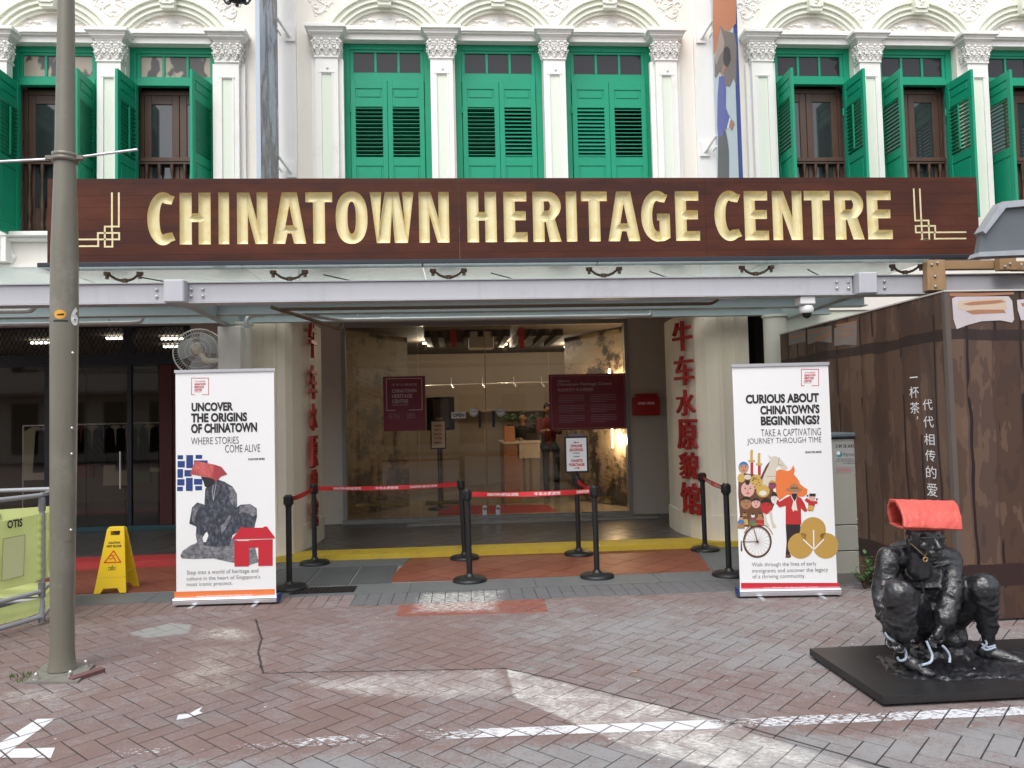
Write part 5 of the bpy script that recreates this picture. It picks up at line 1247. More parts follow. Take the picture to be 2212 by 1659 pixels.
rk = thing('clothes_rail', 'rail of hung garments in the dim clothes shop', 'clothes rail', (-6, 13.6, .07))
mb = MB(); mb.cyl((-7.4, 13.6, 1.66), (-4.9, 13.6, 1.66), .014, n=8); mb.cyl((-7.4, 13.6, .07), (-7.4, 13.6, 1.66), .014, n=8); mb.cyl((-4.9, 13.6, .07), (-4.9, 13.6, 1.66), .014, n=8); build('rail', mb, m_alu, rk)
for k in range(12):
    X = -7.2+k*.19; h_ = rng.uniform(.6, 1.0); c = cols[k % 7]; mb = MB(); w0 = rng.uniform(.05, .09)
    for s_ in range(3): mb.prism([(X-.03, 1.64), (X+.03, 1.64), (X+.17, 1.56), (X+.14+w0, 1.60-h_), (X-.14-w0, 1.60-h_), (X-.17, 1.56)], 'y', 13.56+.03*s_, 13.575+.03*s_)
    tag(build('garment', mb, flat('cloth_%d' % k, (min(c[0]*1.7, .7), min(c[1]*1.7, .7), min(c[2]*1.7, .7), 1), .9)), ['cream', 'mauve', 'green', 'olive', 'maroon', 'grey', 'navy', 'pale', 'lilac', 'dark green', 'khaki', 'wine'][k]+' garment hung on the rail in the dim shop', 'garment', 'garments on the shop rail')

# ================================================================ roller banners
def banner(label, p0, p1, htop, capside):
    """p0, p1: ground corners at the street face"""
    p0, p1 = Vector((p0[0], p0[1], 0)), Vector((p1[0], p1[1], 0)); ux = (p1-p0).normalized(); L_ = (p1-p0).length; n = ux.cross(Vector((0, 0, 1)))   # towards the street
    t_ = thing('roller_banner', label, 'roller banner', tuple((p0+p1)/2), 'roller banners in front of the entrance')
    fr = Frame(p0, ux, (0, 0, 1))
    def bx(mb, x0, x1, z0, z1, d0, d1, mi=0):
        c = [fr.p(x, z, d) for x in (x0, x1) for z in (z0, z1) for d in (d0, d1)]
        mb.add(c, [[0, 1, 3, 2], [4, 6, 7, 5], [0, 4, 5, 1], [2, 3, 7, 6], [0, 2, 6, 4], [1, 5, 7, 3]], mi)
    mb = MB(); pr_ = [(-.10, .02), (.01, .02), (.012, .035), (.012, .060), (.004, .074), (-.03, .080), (-.07, .074), (-.10, .06)]
    n0 = len(mb.v); vs = [fr.p(0, z, d) for d, z in pr_]+[fr.p(L_, z, d) for d, z in pr_]; k = len(pr_); mb.add(vs, [[i, (i+1) % k, k+(i+1) % k, k+i] for i in range(k)]+[list(range(k))[::-1], list(range(k, 2*k))])
    for z in (.045, .06): bx(mb, 0, L_, z, z+.003, .010, .014)
    build('base_cassette', mb, m_alu, t_)
    mb = MB(); xx = (L_, L_+.012) if capside > 0 else (-.012, 0); bx(mb, xx[0], xx[1], .02, .084, -.10, .015); build('end_cap', mb, m_bink, t_)
    for q in (.2, .8):
        mb = MB(); bx(mb, L_*q-.018, L_*q+.018, 0.001, .012, -.14, .10); build('foot', mb, m_alu, t_)
    mb = MB(); bx(mb, .015, L_-.015, .07, htop-.01, -.036, -.034); build('sheet', mb, m_paper, t_)
    mb = MB(); bx(mb, .008, L_-.008, htop-.022, htop+.004, -.045, -.022); build('top_rail', mb, m_alu, t_)
    mb = MB(); a = fr.p(L_/2, .1, -.07); b = fr.p(L_/2, htop-.02, -.045); mb.cyl(a, b, .010, n=8); build('support_pole', mb, m_alu, t_)
    return t_, Frame(fr.p(0, 0, -.0335), ux, (0, 0, 1)), L_
def mapper(fr, x0, y0, s):
    def f(u, v):
        d = _ray((x0+u/s)/1.8228, (y0+v/s)/1.8228); o = Vector((0, 0, HC)); n = fr.n; t_ = (fr.o-o).dot(n)/d.dot(n); q = o+d*t_-fr.o
        return (q.dot(fr.ux), q.dot(fr.uy))
    return f
def tx_(mb, fr, f, s, u0, v0, u1, v1, mi, bold=.02, lift=.002):
    a = f(u0, v1); b = f(u1, v0); c = f(u1, v1); text(mb, fr, s, a[0], (a[1]+c[1])/2, c[0]-a[0], (f((u0+u1)/2, v0)[1]-f((u0+u1)/2, v1)[1]), mi, bold, lift)
def sh_(mb, fr, f, pts, mi, lift=.001): shape(mb, fr, [f(*p) for p in pts], mi, lift)
def dc_(mb, fr, f, u, v, r, mi, lift=.001, rv=None, n=22): shape(mb, fr, [f(u+r*cos(2*pi*k/n), v-(rv or r)*sin(2*pi*k/n)) for k in range(n)], mi, lift)
def ln_(mb, fr, f, pts, w_, mi, lift=.001, closed=False): line(mb, fr, [f(*p) for p in pts], w_, mi, lift, closed)
def R4(a, b, c, d): return [(a, d), (c, d), (c, b), (a, b)]
def logo(mb, fr, f, u0, v0, u1, v1, mi):
    g1 = u0+(u1-u0)*.17; g2 = u0+(u1-u0)*.60
    ln_(mb, fr, f, [(g1, v1), (u0, v1), (u0, v0), (u1, v0), (u1, v1), (g2, v1)], .005, mi)
    a = u0+(u1-u0)*.16; w_ = u1-u0; h_ = v1-v0
    tx_(mb, fr, f, NAME6, a+w_*.02, v0+h_*.15, a+w_*.64, v0+h_*.25, mi, 0)
    for s, k, e in (('CHINATOWN', .30, .82), ('HERITAGE', .47, .72), ('CENTRE', .64, .60)): tx_(mb, fr, f, s, a, v0+h_*k, a+w_*(e-.16), v0+h_*(k+.13), mi, .03)
    ln_(mb, fr, f, [(a, v0+h_*.83), (a+w_*.4, v0+h_*.83)], .003, mi)
# --- left banner
LB0, LB1 = G(374, 1312), G(598, 1305); htL = F(490, 798, LB0.y).z
tb, fr, L_ = banner('white roller banner printed with the crouching statue, a red house and UNCOVER THE ORIGINS', (LB0.x, LB0.y), (LB1.x, LB1.y), htL, 1)
f = mapper(fr, 650, 1400, 1.58)
mots = NT('printed_bronze'); mots.setr(.45); q = mots.noise(22, 7, .75, (1.6, 1, 1)); mots.color(mots.ramp(q, [(.3, (.012, .013, .018, 1)), (.5, (.05, .055, .075, 1)), (.62, (.13, .14, .17, 1)), (.75, (.36, .37, .40, 1))])); m_pbr = mots.mat
mots = NT('printed_rock'); mots.setr(.45); q = mots.noise(30, 7, .8); mots.color(mots.ramp(q, [(.35, (.05, .05, .055, 1)), (.5, (.17, .17, .19, 1)), (.7, (.38, .38, .40, 1))])); m_prk = mots.mat
mots = NT('printed_pink'); mots.setr(.45); q = mots.noise(26, 6, .75); mots.color(mots.ramp(q, [(.35, (.38, .05, .05, 1)), (.6, (.60, .14, .14, 1)), (.8, (.75, .35, .33, 1))])); m_ppk = mots.mat
mb = MB(); logo(mb, fr, f, 165, 140, 271, 243, 1)
for s, u0, v0, u1, v1 in (('UNCOVER', 165, 291, 424, 346), ('THE ORIGINS', 162, 356, 511, 413), ('OF CHINATOWN', 162, 420, 573, 480)): tx_(mb, fr, f, s, u0, v0, u1, v1, 0, .045)
for s, u0, v0, u1, v1 in (('WHERE STORIES', 162, 507, 459, 551), ('COME ALIVE', 374, 554, 592, 601)): tx_(mb, fr, f, s, u0, v0, u1, v1, 2, -.008)
for s, u0, v0, u1, v1 in (('Step into a world of heritage and', 136, 1330, 581, 1364), ("culture in the heart of Singapore's", 134, 1369, 592, 1400), ('most iconic precinct.', 134, 1409, 420, 1438)): tx_(mb, fr, f, s, u0, v0, u1, v1, 3, -.004)
tx_(mb, fr, f, 'SCAN FOR MORE', 517, 637, 620, 650, 0, .03)
sh_(mb, fr, f, [(57, 1522), (683, 1509), (683, 1452), (57, 1470)], 4); tx_(mb, fr, f, 'www.chinatownheritagecentre.com.sg', 197, 1484, 542, 1505, 5, 0, .0025)
build('lettering', mb, [m_ink, m_rink, m_inkt, flat('mid_grey_ink', (.13, .13, .13, 1)), m_oink, m_wink], tb)
mb = MB()
for r in ((78, 620, 112, 645), (132, 619, 174, 700), (190, 618, 231, 642), (78, 656, 123, 696), (180, 652, 265, 690), (77, 706, 112, 760), (121, 712, 165, 752), (76, 769, 121, 808), (130, 761, 172, 842), (180, 767, 232, 803), (75, 816, 111, 843), (188, 811, 230, 838)): sh_(mb, fr, f, R4(*r), 0)
build('blue_blocks', mb, m_bink, tb)
mb = MB()
sh_(mb, fr, f, [(95, 1245), (110, 1215), (160, 1180), (240, 1150), (330, 1135), (420, 1140), (560, 1190), (582, 1285), (520, 1306), (400, 1285), (300, 1262), (180, 1266), (105, 1262)], 1, .0008)
sh_(mb, fr, f, [(250, 830), (320, 768), (370, 785), (420, 815), (447, 860), (448, 935), (420, 1010), (425, 1100), (400, 1185), (300, 1190), (236, 1180), (255, 1095), (245, 925)], 0, .0012)
sh_(mb, fr, f, [(150, 1045), (168, 945), (200, 914), (240, 925), (300, 1000), (330, 1100), (260, 1092), (235, 1130), (192, 1120), (195, 1065)], 0, .0014)
sh_(mb, fr, f, [(420, 960), (470, 928), (530, 924), (570, 950), (572, 1000), (555, 1070), (505, 1072), (430, 1110), (380, 1140), (380, 1040)], 0, .0016)
sh_(mb, fr, f, [(370, 820), (420, 820), (446, 880), (440, 1000), (370, 1120), (330, 1150), (345, 1080), (385, 1000), (365, 900)], 0, .0019)
for P in ([(392, 812), (425, 825), (446, 870), (444, 925), (418, 930), (398, 890), (405, 850)], [(468, 935), (530, 927), (566, 952), (570, 990), (545, 1000), (500, 975), (460, 985)], [(345, 1060), (372, 1040), (400, 990), (412, 1000), (380, 1070), (352, 1110)], [(172, 955), (200, 925), (214, 930), (196, 975), (180, 1040), (168, 1030)]): sh_(mb, fr, f, P, 1, .00195)
sh_(mb, fr, f, [(318, 800), (352, 790), (372, 860), (366, 960), (330, 1010), (308, 940)], 0, .00193); ln_(mb, fr, f, [(300, 800), (296, 850), (300, 900), (308, 850), (318, 800)], .0025, 5, .0021)
sh_(mb, fr, f, [(190, 1110), (232, 1118), (238, 1170), (185, 1225), (148, 1218), (165, 1195), (200, 1160)], 1, .0020)
sh_(mb, fr, f, [(238, 1160), (246, 1110), (262, 1095), (270, 1120), (255, 1160)], 5, .0021)
sh_(mb, fr, f, [(222, 752), (316, 765), (305, 800), (266, 826), (246, 812), (240, 785)], 3, .0021)
sh_(mb, fr, f, [(155, 738), (183, 662), (205, 657), (308, 678), (296, 765), (240, 752)], 2, .0024); sh_(mb, fr, f, [(308, 678), (350, 692), (388, 738), (348, 752), (318, 786), (296, 765)], 4, .0024)
build('statue_picture', mb, [m_pbr, m_prk, m_ppk, m_ink, flat('deep_rose_ink', (.36, .05, .06, 1)), m_paper], tb)
mb = MB(); sh_(mb, fr, f, [(420, 1144), (420, 1135), (470, 1075), (470, 1066), (490, 1066), (492, 1072), (612, 1070), (614, 1064), (636, 1063), (640, 1072), (682, 1128), (682, 1137)], 0, .0028)
for P in ([(432, 1312), (522, 1311), (522, 1152), (432, 1152)], [(580, 1309), (670, 1307), (670, 1142), (580, 1145)], [(522, 1195), (580, 1194), (580, 1145), (522, 1148)]): sh_(mb, fr, f, P, 0, .0028)
build('red_house_print', mb, m_rink, tb)
# --- right banner
RB0, RB1 = G(1598, 1293), G(1817, 1289); htR = F(1590, 785, RB0.y).z
tb, fr, L_ = banner('white roller banner printed with a bicycle, puppets, an orange bull and CURIOUS ABOUT', (RB0.x, RB0.y), (RB1.x, RB1.y), htR-.01, -1)
f = mapper(fr, 2850, 1380, 1.5945)
mb = MB(); logo(mb, fr, f, 487, 118, 595, 221, 1)
for s, u0, v0, u1, v1 in (('CURIOUS ABOUT', 138, 272, 598, 330), ("CHINATOWN'S", 229, 341, 602, 399), ('BEGINNINGS?', 233, 409, 603, 467)): tx_(mb, fr, f, s, u0, v0, u1, v1, 0, .045)
for s, u0, v0, u1, v1 in (('TAKE A CAPTIVATING', 234, 491, 610, 536), ('JOURNEY THROUGH TIME', 147, 547, 613, 592)): tx_(mb, fr, f, s, u0, v0, u1, v1, 2, -.008)
for s, u0, v0, u1, v1 in (('Walk through the lives of early', 176, 1328, 582, 1360), ('immigrants and uncover the legacy', 178, 1367, 655, 1399), ('of a thriving community.', 180, 1404, 513, 1436)): tx_(mb, fr, f, s, u0, v0, u1, v1, 3, -.004)
tx_(mb, fr, f, 'SCAN FOR MORE', 512, 631, 613, 644, 0, .03)
sh_(mb, fr, f, [(108, 1506), (728, 1506), (728, 1459), (108, 1459)], 1); tx_(mb, fr, f, 'www.chinatownheritagecentre.com.sg', 248, 1480, 590, 1500, 5, 0, .0025)
build('lettering', mb, [m_ink, m_rink, m_inkt, bpy.data.materials['mid_grey_ink'], m_oink, m_wink], tb)
mb = MB(); sh_(mb, fr, f, [(320, 762), (352, 745), (400, 757), (420, 750), (437, 720), (446, 748), (440, 778), (462, 803), (482, 842), (503, 858), (526, 872), (522, 902), (500, 919), (450, 915), (400, 905), (348, 942), (328, 900)], 0, .0007)
build('orange_bull_print', mb, m_oink, tb)
mb = MB()
for u, v in ((560, 1127), (482, 1226)): dc_(mb, fr, f, u, v, 81, 0, .0012, n=30)
sh_(mb, fr, f, [(640+81*cos(a), 1226-81*sin(a)) if 640+81*cos(a) < 717 else (717, 1226-81*sin(a)) for a in [2*pi*k/36 for k in range(36)]], 0, .0012)
sh_(mb, fr, f, [(510, 1250), (615, 1250), (600, 1120), (520, 1120)], 0, .0013)
for q in (((563, 1130), (565, 1250)), ((500, 1187), (565, 1250)), ((626, 1187), (565, 1250))): ln_(mb, fr, f, list(q), .010, 1, .002)
build('ochre_clover_print', mb, [m_gink, m_wink], tb)
P = [flat('print_'+n_, c_, .5) for n_, c_ in (('skin', (.50, .28, .17, 1)), ('pink', (.66, .38, .33, 1)), ('horse', (.62, .56, .46, 1)), ('dark', (.03, .02, .02, 1)), ('gold', (.55, .36, .09, 1)), ('red', (.48, .03, .03, 1)), ('blue', (.05, .17, .42, 1)), ('brown', (.14, .06, .03, 1)), ('pale', (.72, .68, .62, 1)), ('green', (.10, .20, .08, 1)), ('tan', (.36, .19, .09, 1)), ('purple', (.25, .06, .12, 1)))]
SK, PK, HO, DK, GO, RE, BL, BR, PA, GN, TN, PU = range(12)
mb = MB()
for u, v0, v1 in ((175, 660, 800), (222, 680, 785)):
    sh_(mb, fr, f, R4(u-8, v0+42, u+10, v1), RE, .0008); sh_(mb, fr, f, R4(u-9, v0-20, u+7, v0+40), GO, .0009); sh_(mb, fr, f, R4(u-20, v0+28, u+20, v0+40), GO, .0010); dc_(mb, fr, f, u, v0-28, 9, GO, .0011)
sh_(mb, fr, f, [(232, 805), (262, 740), (292, 692), (276, 655), (297, 668), (322, 662), (348, 672), (400, 732), (396, 748), (372, 752), (345, 722), (328, 740), (326, 800), (300, 850), (240, 860)], HO, .0012)
sh_(mb, fr, f, [(228, 800), (262, 728), (290, 692), (282, 720), (255, 775), (240, 815)], BR, .0014); ln_(mb, fr, f, [(348, 672), (340, 715), (372, 722)], .003, BR, .0016); ln_(mb, fr, f, [(270, 790), (325, 790)], .003, RE, .0016)
sh_(mb, fr, f, [(245, 1015), (262, 1020), (270, 1070), (288, 1105), (266, 1106), (255, 1070)], HO, .0012); sh_(mb, fr, f, [(280, 1000), (300, 1005), (310, 1070), (332, 1114), (306, 1116), (292, 1060)], HO, .0012)
sh_(mb, fr, f, [(92, 790), (130, 770), (200, 780), (250, 800), (300, 850), (330, 930), (300, 1010), (250, 1040), (255, 1100), (180, 1110), (110, 1105), (98, 1000), (90, 900)], BR, .0011)
def face(u, v, r, c, hair=None, rv=1.15, lf=.0018):
    dc_(mb, fr, f, u, v, r, c, lf, r*rv)
    if hair is not None: sh_(mb, fr, f, [(u+r*1.02*cos(a), v-r*rv*1.02*sin(a)) for a in [pi*k/10 for k in range(11)]]+[(u-r*.75, v-r*.45), (u, v-r*.62), (u+r*.75, v-r*.45)], hair, lf+.0003)
    for s in (-1, 1): dc_(mb, fr, f, u+s*r*.38, v-r*.12, r*.13, DK, lf+.0005, r*.09, 8); ln_(mb, fr, f, [(u+s*r*.22, v-r*.34), (u+s*r*.58, v-r*.36)], .0022, DK, lf+.0005)
    ln_(mb, fr, f, [(u, v-r*.05), (u-r*.06, v+r*.28), (u+r*.10, v+r*.30)], .0018, BR, lf+.0005); dc_(mb, fr, f, u, v+r*.58, r*.28, RE, lf+.0005, r*.10, 10)
dc_(mb, fr, f, 205, 825, 40, GO, .0013, 46)
for k in range(14): dc_(mb, fr, f, 180+rng.uniform(0, 50), 795+rng.uniform(0, 65), 4, DK, .0015, n=7)
dc_(mb, fr, f, 246, 882, 42, GO, .0014, 40); dc_(mb, fr, f, 245, 895, 24, PA, .0016, 16); dc_(mb, fr, f, 110, 800, 24, GO, .0013, 28); dc_(mb, fr, f, 150, 795, 22, HO, .0014, 16)
face(124, 735, 32, SK, BL); face(305, 842, 25, PU, GO); face(150, 872, 42, PK, None); dc_(mb, fr, f, 148, 830, 14, DK, .0026)
face(316, 925, 20, PA, DK, 1.9); face(140, 956, 35, TN, DK); face(202, 958, 28, PK, DK); face(265, 975, 36, RE, DK, 1.4)
for u, v, c, c2, h_ in ((130, 1035, GO, BR, TN), (182, 1045, GN, PU, PA), (226, 1040, RE, TN, TN), (108, 1060, TN, BL, SK)):
    sh_(mb, fr, f, [(u-24, v+58), (u+24, v+58), (u+14, v), (u-14, v)], c, .0030); sh_(mb, fr, f, [(u-26, v+24), (u+26, v+24), (u+14, v+4), (u-14, v+4)], c2, .0032); dc_(mb, fr, f, u, v-8, 12, h_, .0034); dc_(mb, fr, f, u, v-17, 9, DK, .0035, 5)
# bicycle wheels
def ring(u, v, r, rv, w_, c, lf):
    for k in range(36):
        a, b = 2*pi*k/36, 2*pi*(k+1)/36
        sh_(mb, fr, f, [(u+r*cos(a), v-rv*sin(a)), (u+r*cos(b), v-rv*sin(b)), (u+(r-w_)*cos(b), v-(rv-w_)*sin(b)), (u+(r-w_)*cos(a), v-(rv-w_)*sin(a))], c, lf)
sh_(mb, fr, f, [(106+0, 1262), (106, 1190), (112, 1200), (118, 1258)], BR, .0010)
ring(210, 1200, 90, 101, 8, DK, .0030); ring(210, 1200, 81, 92, 4, TN, .0031)
for k in range(20): a = 2*pi*k/20+.1; ln_(mb, fr, f, [(210, 1200), (210+78*cos(a), 1200-89*sin(a))], .0014, BR, .0026)
dc_(mb, fr, f, 210, 1200, 8, BR, .0033); ln_(mb, fr, f, [(210, 1200), (185, 1105), (165, 1095)], .006, BR, .0034); ln_(mb, fr, f, [(210, 1200), (108, 1200)], .005, BR, .0033)
for k in range(12): a0 = pi*.12+k*.19; ln_(mb, fr, f, [(215+98*cos(a0), 1195-108*sin(a0)), (215+98*cos(a0+.2), 1195-108*sin(a0+.2))], .007, TN, .0032)
# man in a straw hat with a glove puppet
sh_(mb, fr, f, [(388, 1088), (482, 1088), (478, 1145), (440, 1165), (420, 1240), (414, 1284), (388, 1284), (394, 1200)], DK, .0010)
sh_(mb, fr, f, [(385, 1300), (390, 1282), (418, 1278), (424, 1294), (412, 1303)], BR, .0012)
sh_(mb, fr, f, [(388, 1092), (486, 1092), (484, 990), (508, 1014), (524, 1008), (506, 960), (484, 925), (455, 912), (415, 912), (386, 926), (350, 948), (336, 935), (328, 962), (350, 985), (388, 975)], RE, .0020)
sh_(mb, fr, f, [(420, 915), (460, 918), (452, 945), (462, 1008), (446, 1000), (436, 1012), (425, 990), (436, 945)], PA, .0024)
face(441, 888, 19, SK, None, 1.2, .0026); sh_(mb, fr, f, [(424, 898), (460, 898), (456, 925), (444, 946), (430, 925)], DK, .0034)
dc_(mb, fr, f, 440, 872, 50, TN, .0036, 13); dc_(mb, fr, f, 441, 856, 25, TN, .0037, 20); sh_(mb, fr, f, R4(417, 860, 465, 868), BR, .0039)
sh_(mb, fr, f, [(530, 1008), (562, 1008), (572, 965), (590, 960), (584, 945), (548, 945), (520, 925), (506, 940), (530, 960)], RE, .0020); sh_(mb, fr, f, [(520, 1000), (562, 1008), (566, 978), (535, 970)], GO, .0023); dc_(mb, fr, f, 553, 925, 20, PK, .0024); sh_(mb, fr, f, R4(536, 898, 576, 916), DK, .0026); dc_(mb, fr, f, 525, 912, 6, DK, .0026); dc_(mb, fr, f, 584, 934, 6, DK, .0026)
build('puppets_picture', mb, P, tb)

# ================================================================ crowd barrier posts and belts
m_belt = M('red_belt', (.50, .015, .02, 1), .6, var=.06)
posts = []
def make_post():
    t_ = thing('barrier_post', 'x', 'barrier post', (0, 0, 0), 'black barrier posts')
    mb = MB(); mb.lathe([(.168, 0), (.168, .022), (.155, .034), (.06, .044), (.045, .052), (.032, .075)], n=36); build('base', mb, m_black, t_)
    mb = MB(); mb.cyl((0, 0, .06), (0, 0, .80), .028, n=20); build('pole', mb, m_black, t_)
    mb = MB(); mb.lathe([(.030, .79), (.035, .795), (.035, .895), (.031, .903)], n=20); mb.box(-.018, -.042, .81, .018, -.030, .89, bev=.003); mb.box(.030, -.016, .81, .046, .016, .89, bev=.003); mb.box(-.046, -.016, .81, -.030, .016, .89, bev=.003); build('head', mb, m_black, t_)
    return t_
POS = [((-1.671, 7.62), 'front black barrier post beside the left roller banner', (0, 0)), ((-1.665, 8.89), 'back barrier post before the cream pillar with edge-on characters', (0, 0)),
       ((.03, 8.885), 'leaning barrier post just behind the front one near the glass door seam', (.0, -.030)), ((.073, 7.66), 'front barrier post left end of the belt across the terracotta tiles', (0, -.012)),
       ((1.35, 8.885), 'back barrier post carrying the framed online booking sign', (0, 0)), ((1.334, 7.61), 'front barrier post right end of the belt across the terracotta tiles', (0, -.008)),
       ((2.84, 8.87), 'back barrier post before the pillar with the six red characters', (0, -.006)), ((2.62, 7.455), 'front barrier post half hidden behind the bicycle banner', (0, -.004))]
proto = None
for (p, lb, ln__) in POS:
    t_ = make_post() if proto is None else copy_tree(proto); proto = proto or t_
    t_.location = (p[0], p[1], 0.0 if p[1] < 7.7 else .001); t_.rotation_euler = (ln__[0], ln__[1], 0); t_['label'] = lb; t_['group'] = 'black barrier posts'; posts.append(t_)
def top(i):
    p, _, l = POS[i]; return Vector((p[0]+l[1]*.85, p[1], .852))
def belt(i, j, label, texts=()):
    a, b = top(i), top(j); d = (b-a); L0 = d.length; d.normalize(); a = a+d*.046; b = b-d*.046; L = (b-a).length; t_ = thing('belt', label, 'barrier belt', tuple(a), 'red belts between the barrier posts')
    side = Vector((d.y, -d.x, 0)); mb = MB(); n = 14; h = .024
    sag = lambda s: -.018*4*s*(1-s)*L/1.6
    tw = lambda s: .006*sin(s*9)
    for k in range(n):
        s0, s1 = k/n, (k+1)/n
        for off in (.0, .0016):
            q = []
            for s, zz in ((s0, -h), (s1, -h), (s1, h), (s0, h)): c = a+d*L*s+Vector((0, 0, sag(s)+zz))+side*(off+(tw(s) if zz > 0 else -tw(s))); q.append(c)
            mb.add(q, [[0, 1, 2, 3]])
    build('strap', mb, m_belt, t_)
    mb = MB()
    for s_, s0, w_, hh in texts:
        if L <= 0: continue
        vs, fs, asp = tgeom(s_, .02 if ord(s_[0]) < 256 else .008, 0, 0)
        pts = []
        for v in vs:
            s = (s0*L+v[0]*w_)/L; zz = (v[1]-.5)*hh; tt = tw(s)*(zz/h); pts.append(a+d*L*s+Vector((0, 0, sag(s)+zz))+side*(.0032+tt))
        fs2 = [f_ for f_ in fs if all((pts[i]-a).dot(d) < L for i in f_)]
        mb = MB(); mb.add(pts, fs2); build('lettering', mb, m_wink, t_)
T_ = 'CHINATOWN HERITAGE CENTRE'
belt(1, 2, 'red belt with white lettering between the two back posts left of the door', ((T_, .11, .31, .026), (NAME6, .41, .26, .028), (T_, .66, .31, .026)))
belt(3, 5, 'red belt with white lettering across the front of the terracotta tiles', ((T_, .13, .31, .028), (NAME6, .53, .26, .032), ('CHINATOWN', .89, .13, .028)))
belt(0, 1, 'plain red belt running back beside the left roller banner'); belt(5, 4, 'red belt running back to the post with the booking sign')
belt(6, 7, 'red belt slanting from the red character pillar to the bicycle banner', (('CHINATOWN HERITAGE', .10, .42, .026), (NAME6, .58, .42, .028)))
qs = queue_sign((1.35-.0, 8.885, .905), 'black framed sign for online booking and onsite purchase on a barrier post', q1_, post=False, zc=FZ(982, 8.85, 1240))
mb = MB(); mb.cyl((1.35, 8.885, .90), (1.35, 8.87, .99), .012, n=8); mb.cyl((1.35, 8.885, .90), (1.35, 8.885, .93), .032, n=16); build('stem', mb, m_black, qs)
mb = MB(); z_ = FZ(950, 8.9, 1240); mb.prism([(8.87, z_-.03), (8.90, z_+.07), (8.93, z_+.07), (8.93, z_-.03)], 'x', 1.27, 1.44); build('leaflet_pocket', mb, flat('maroon_plastic', (.05, .008, .014, 1), .2), qs)

# ================================================================ wet floor sign
wx, wy = (G(203, 1282)+G(268, 1282))/2, 0
a0, a1 = G(203, 1283), G(268, 1283); zt = F(240, 1139, a0.y+.12).z
ws = thing('wet_floor_sign', 'yellow folding wet floor sign standing open near the lamp post', 'wet floor sign', ((a0.x+a1.x)/2, a0.y+.15, 0)); m_wy = M('yellow_plastic', (.72, .48, .015, 1), .38, var=.06)
dx = a1.x-a0.x; X0 = a0.x
def wleaf(sgn):
    yb, yt = a0.y+.15-sgn*.15, a0.y+.15-sgn*.018; fr = Frame((X0, yb, .0), (1, 0, 0), (0, (yt-yb), zt)); H_ = sqrt((yt-yb)**2+zt**2)
    tw_ = .165/dx; il, ir = (1-tw_)/2, (1+tw_)/2
    O_ = [(0, 0), (.20*dx, 0), (.29*dx, .045), (.71*dx, .045), (.80*dx, 0), (dx, 0), (ir*dx, H_-.02), (ir*dx-.02, H_), (il*dx+.02, H_), (il*dx, H_-.02)]
    hole = [(dx*.5-.042, H_-.082), (dx*.5+.042, H_-.082), (dx*.5+.046, H_-.04), (dx*.5-.046, H_-.04)]
    vs, fs = curve_mesh([O_, hole], 'BOTH', .007, .003, -.003, 1); mb = MB(); mb.add([fr.p(v[0], v[1], v[2]) for v in vs], fs)
    return mb, fr, H_
for sg in (1, -1):
    mb, fr, H_ = wleaf(sg); lf = build('leaf', mb, m_wy, ws)
    if sg == 1:
        mb = MB(); c = dx/2; text(mb, fr, 'CAUTION', c-.055, H_*.74, .11, .022, 0, .04, .0115); text(mb, fr, 'WET FLOOR', c-.072, H_*.685, .145, .024, 0, .04, .0115)
        text(mb, fr, '!', c-.0, H_*.40, .008, .012, 0, .01, .0125)
        tri = [(c-.078, H_*.46), (c+.078, H_*.46), (c, H_*.635)]; line(mb, fr, tri, .012, 1, .0115, True)
        line(mb, fr, [(c-.012, H_*.565), (c+.012, H_*.525), (c+.028, H_*.48)], .010, 1, .0115); line(mb, fr, [(c+.010, H_*.53), (c-.022, H_*.51), (c-.038, H_*.525)], .008, 1, .0115); line(mb, fr, [(c-.028, H_*.555), (c+.016, H_*.57)], .007, 1, .0115); disc(mb, fr, c-.022, H_*.585, .008, 1, .0115)
        line(mb, fr, [(c-.035, H_*.345), (c+.035, H_*.345), (c+.035, H_*.39), (c-.035, H_*.39)], .003, 0, .0115, True); line(mb, fr, [(c-.02, H_*.36), (c+.02, H_*.36)], .006, 0, .0115); line(mb, fr, [(c-.02, H_*.377), (c+.02, H_*.377)], .005, 0, .0115)
        line(mb, fr, [(.02, H_*.235), (dx-.02, H_*.235)], .003, 2, .0112)
        build('lettering', mb, [m_ink, flat('hazard_red', (.55, .06, .01, 1)), flat('moulded_line', (.45, .28, .01, 1))], lf)
mb = MB(); mb.cyl((X0+dx/2-.07, a0.y+.15, zt-.012), (X0+dx/2+.07, a0.y+.15, zt-.012), .014, n=10); mb.box(X0+dx*.88, a0.y+.05, zt*.30, X0+dx*.90, a0.y+.25, zt*.32); build('hinge_bar', mb, m_wy, ws)

# ================================================================ lamp post
lb = G(134, 1452); ltop = F(143, 0, 5.33); lt = thing('lamp_post', 'tall olive grey steel post bolted to the paving with the number 6 on it', 'lamp post', (lb.x, lb.y, 0))
m_post = M('olive_grey_post', (.175, .165, .128, 1), .36, .1, var=.12, vs=3, bump=.06, bs=40, dirt=(.30, .29, .26, 1), ds=2.2, streak=.45)
dirv = (ltop-Vector((lb.x, lb.y, 0)))/ltop.z
def pc(z): return Vector((lb.x, lb.y, 0))+dirv*z
def prad(z): return float(np.interp(z, [0, .3, 1.3, 2.3, 2.8, 3.5, 4.7, 6.3], [.072, .072, .080, .0865, .084, .064, .050, .042]))
mb = MB(); pts = [0.02, .035, .06, .10, .16, .3, .8, 1.3, 1.8, 2.3, 2.8, 3.15, 3.5, 4.1, 4.7, 6.2]; mb.tube([pc(z) for z in pts], [.087, .085, .081, .077, .074]+[prad(z) for z in pts[5:]], n=32); build('shaft', mb, m_post, lt)
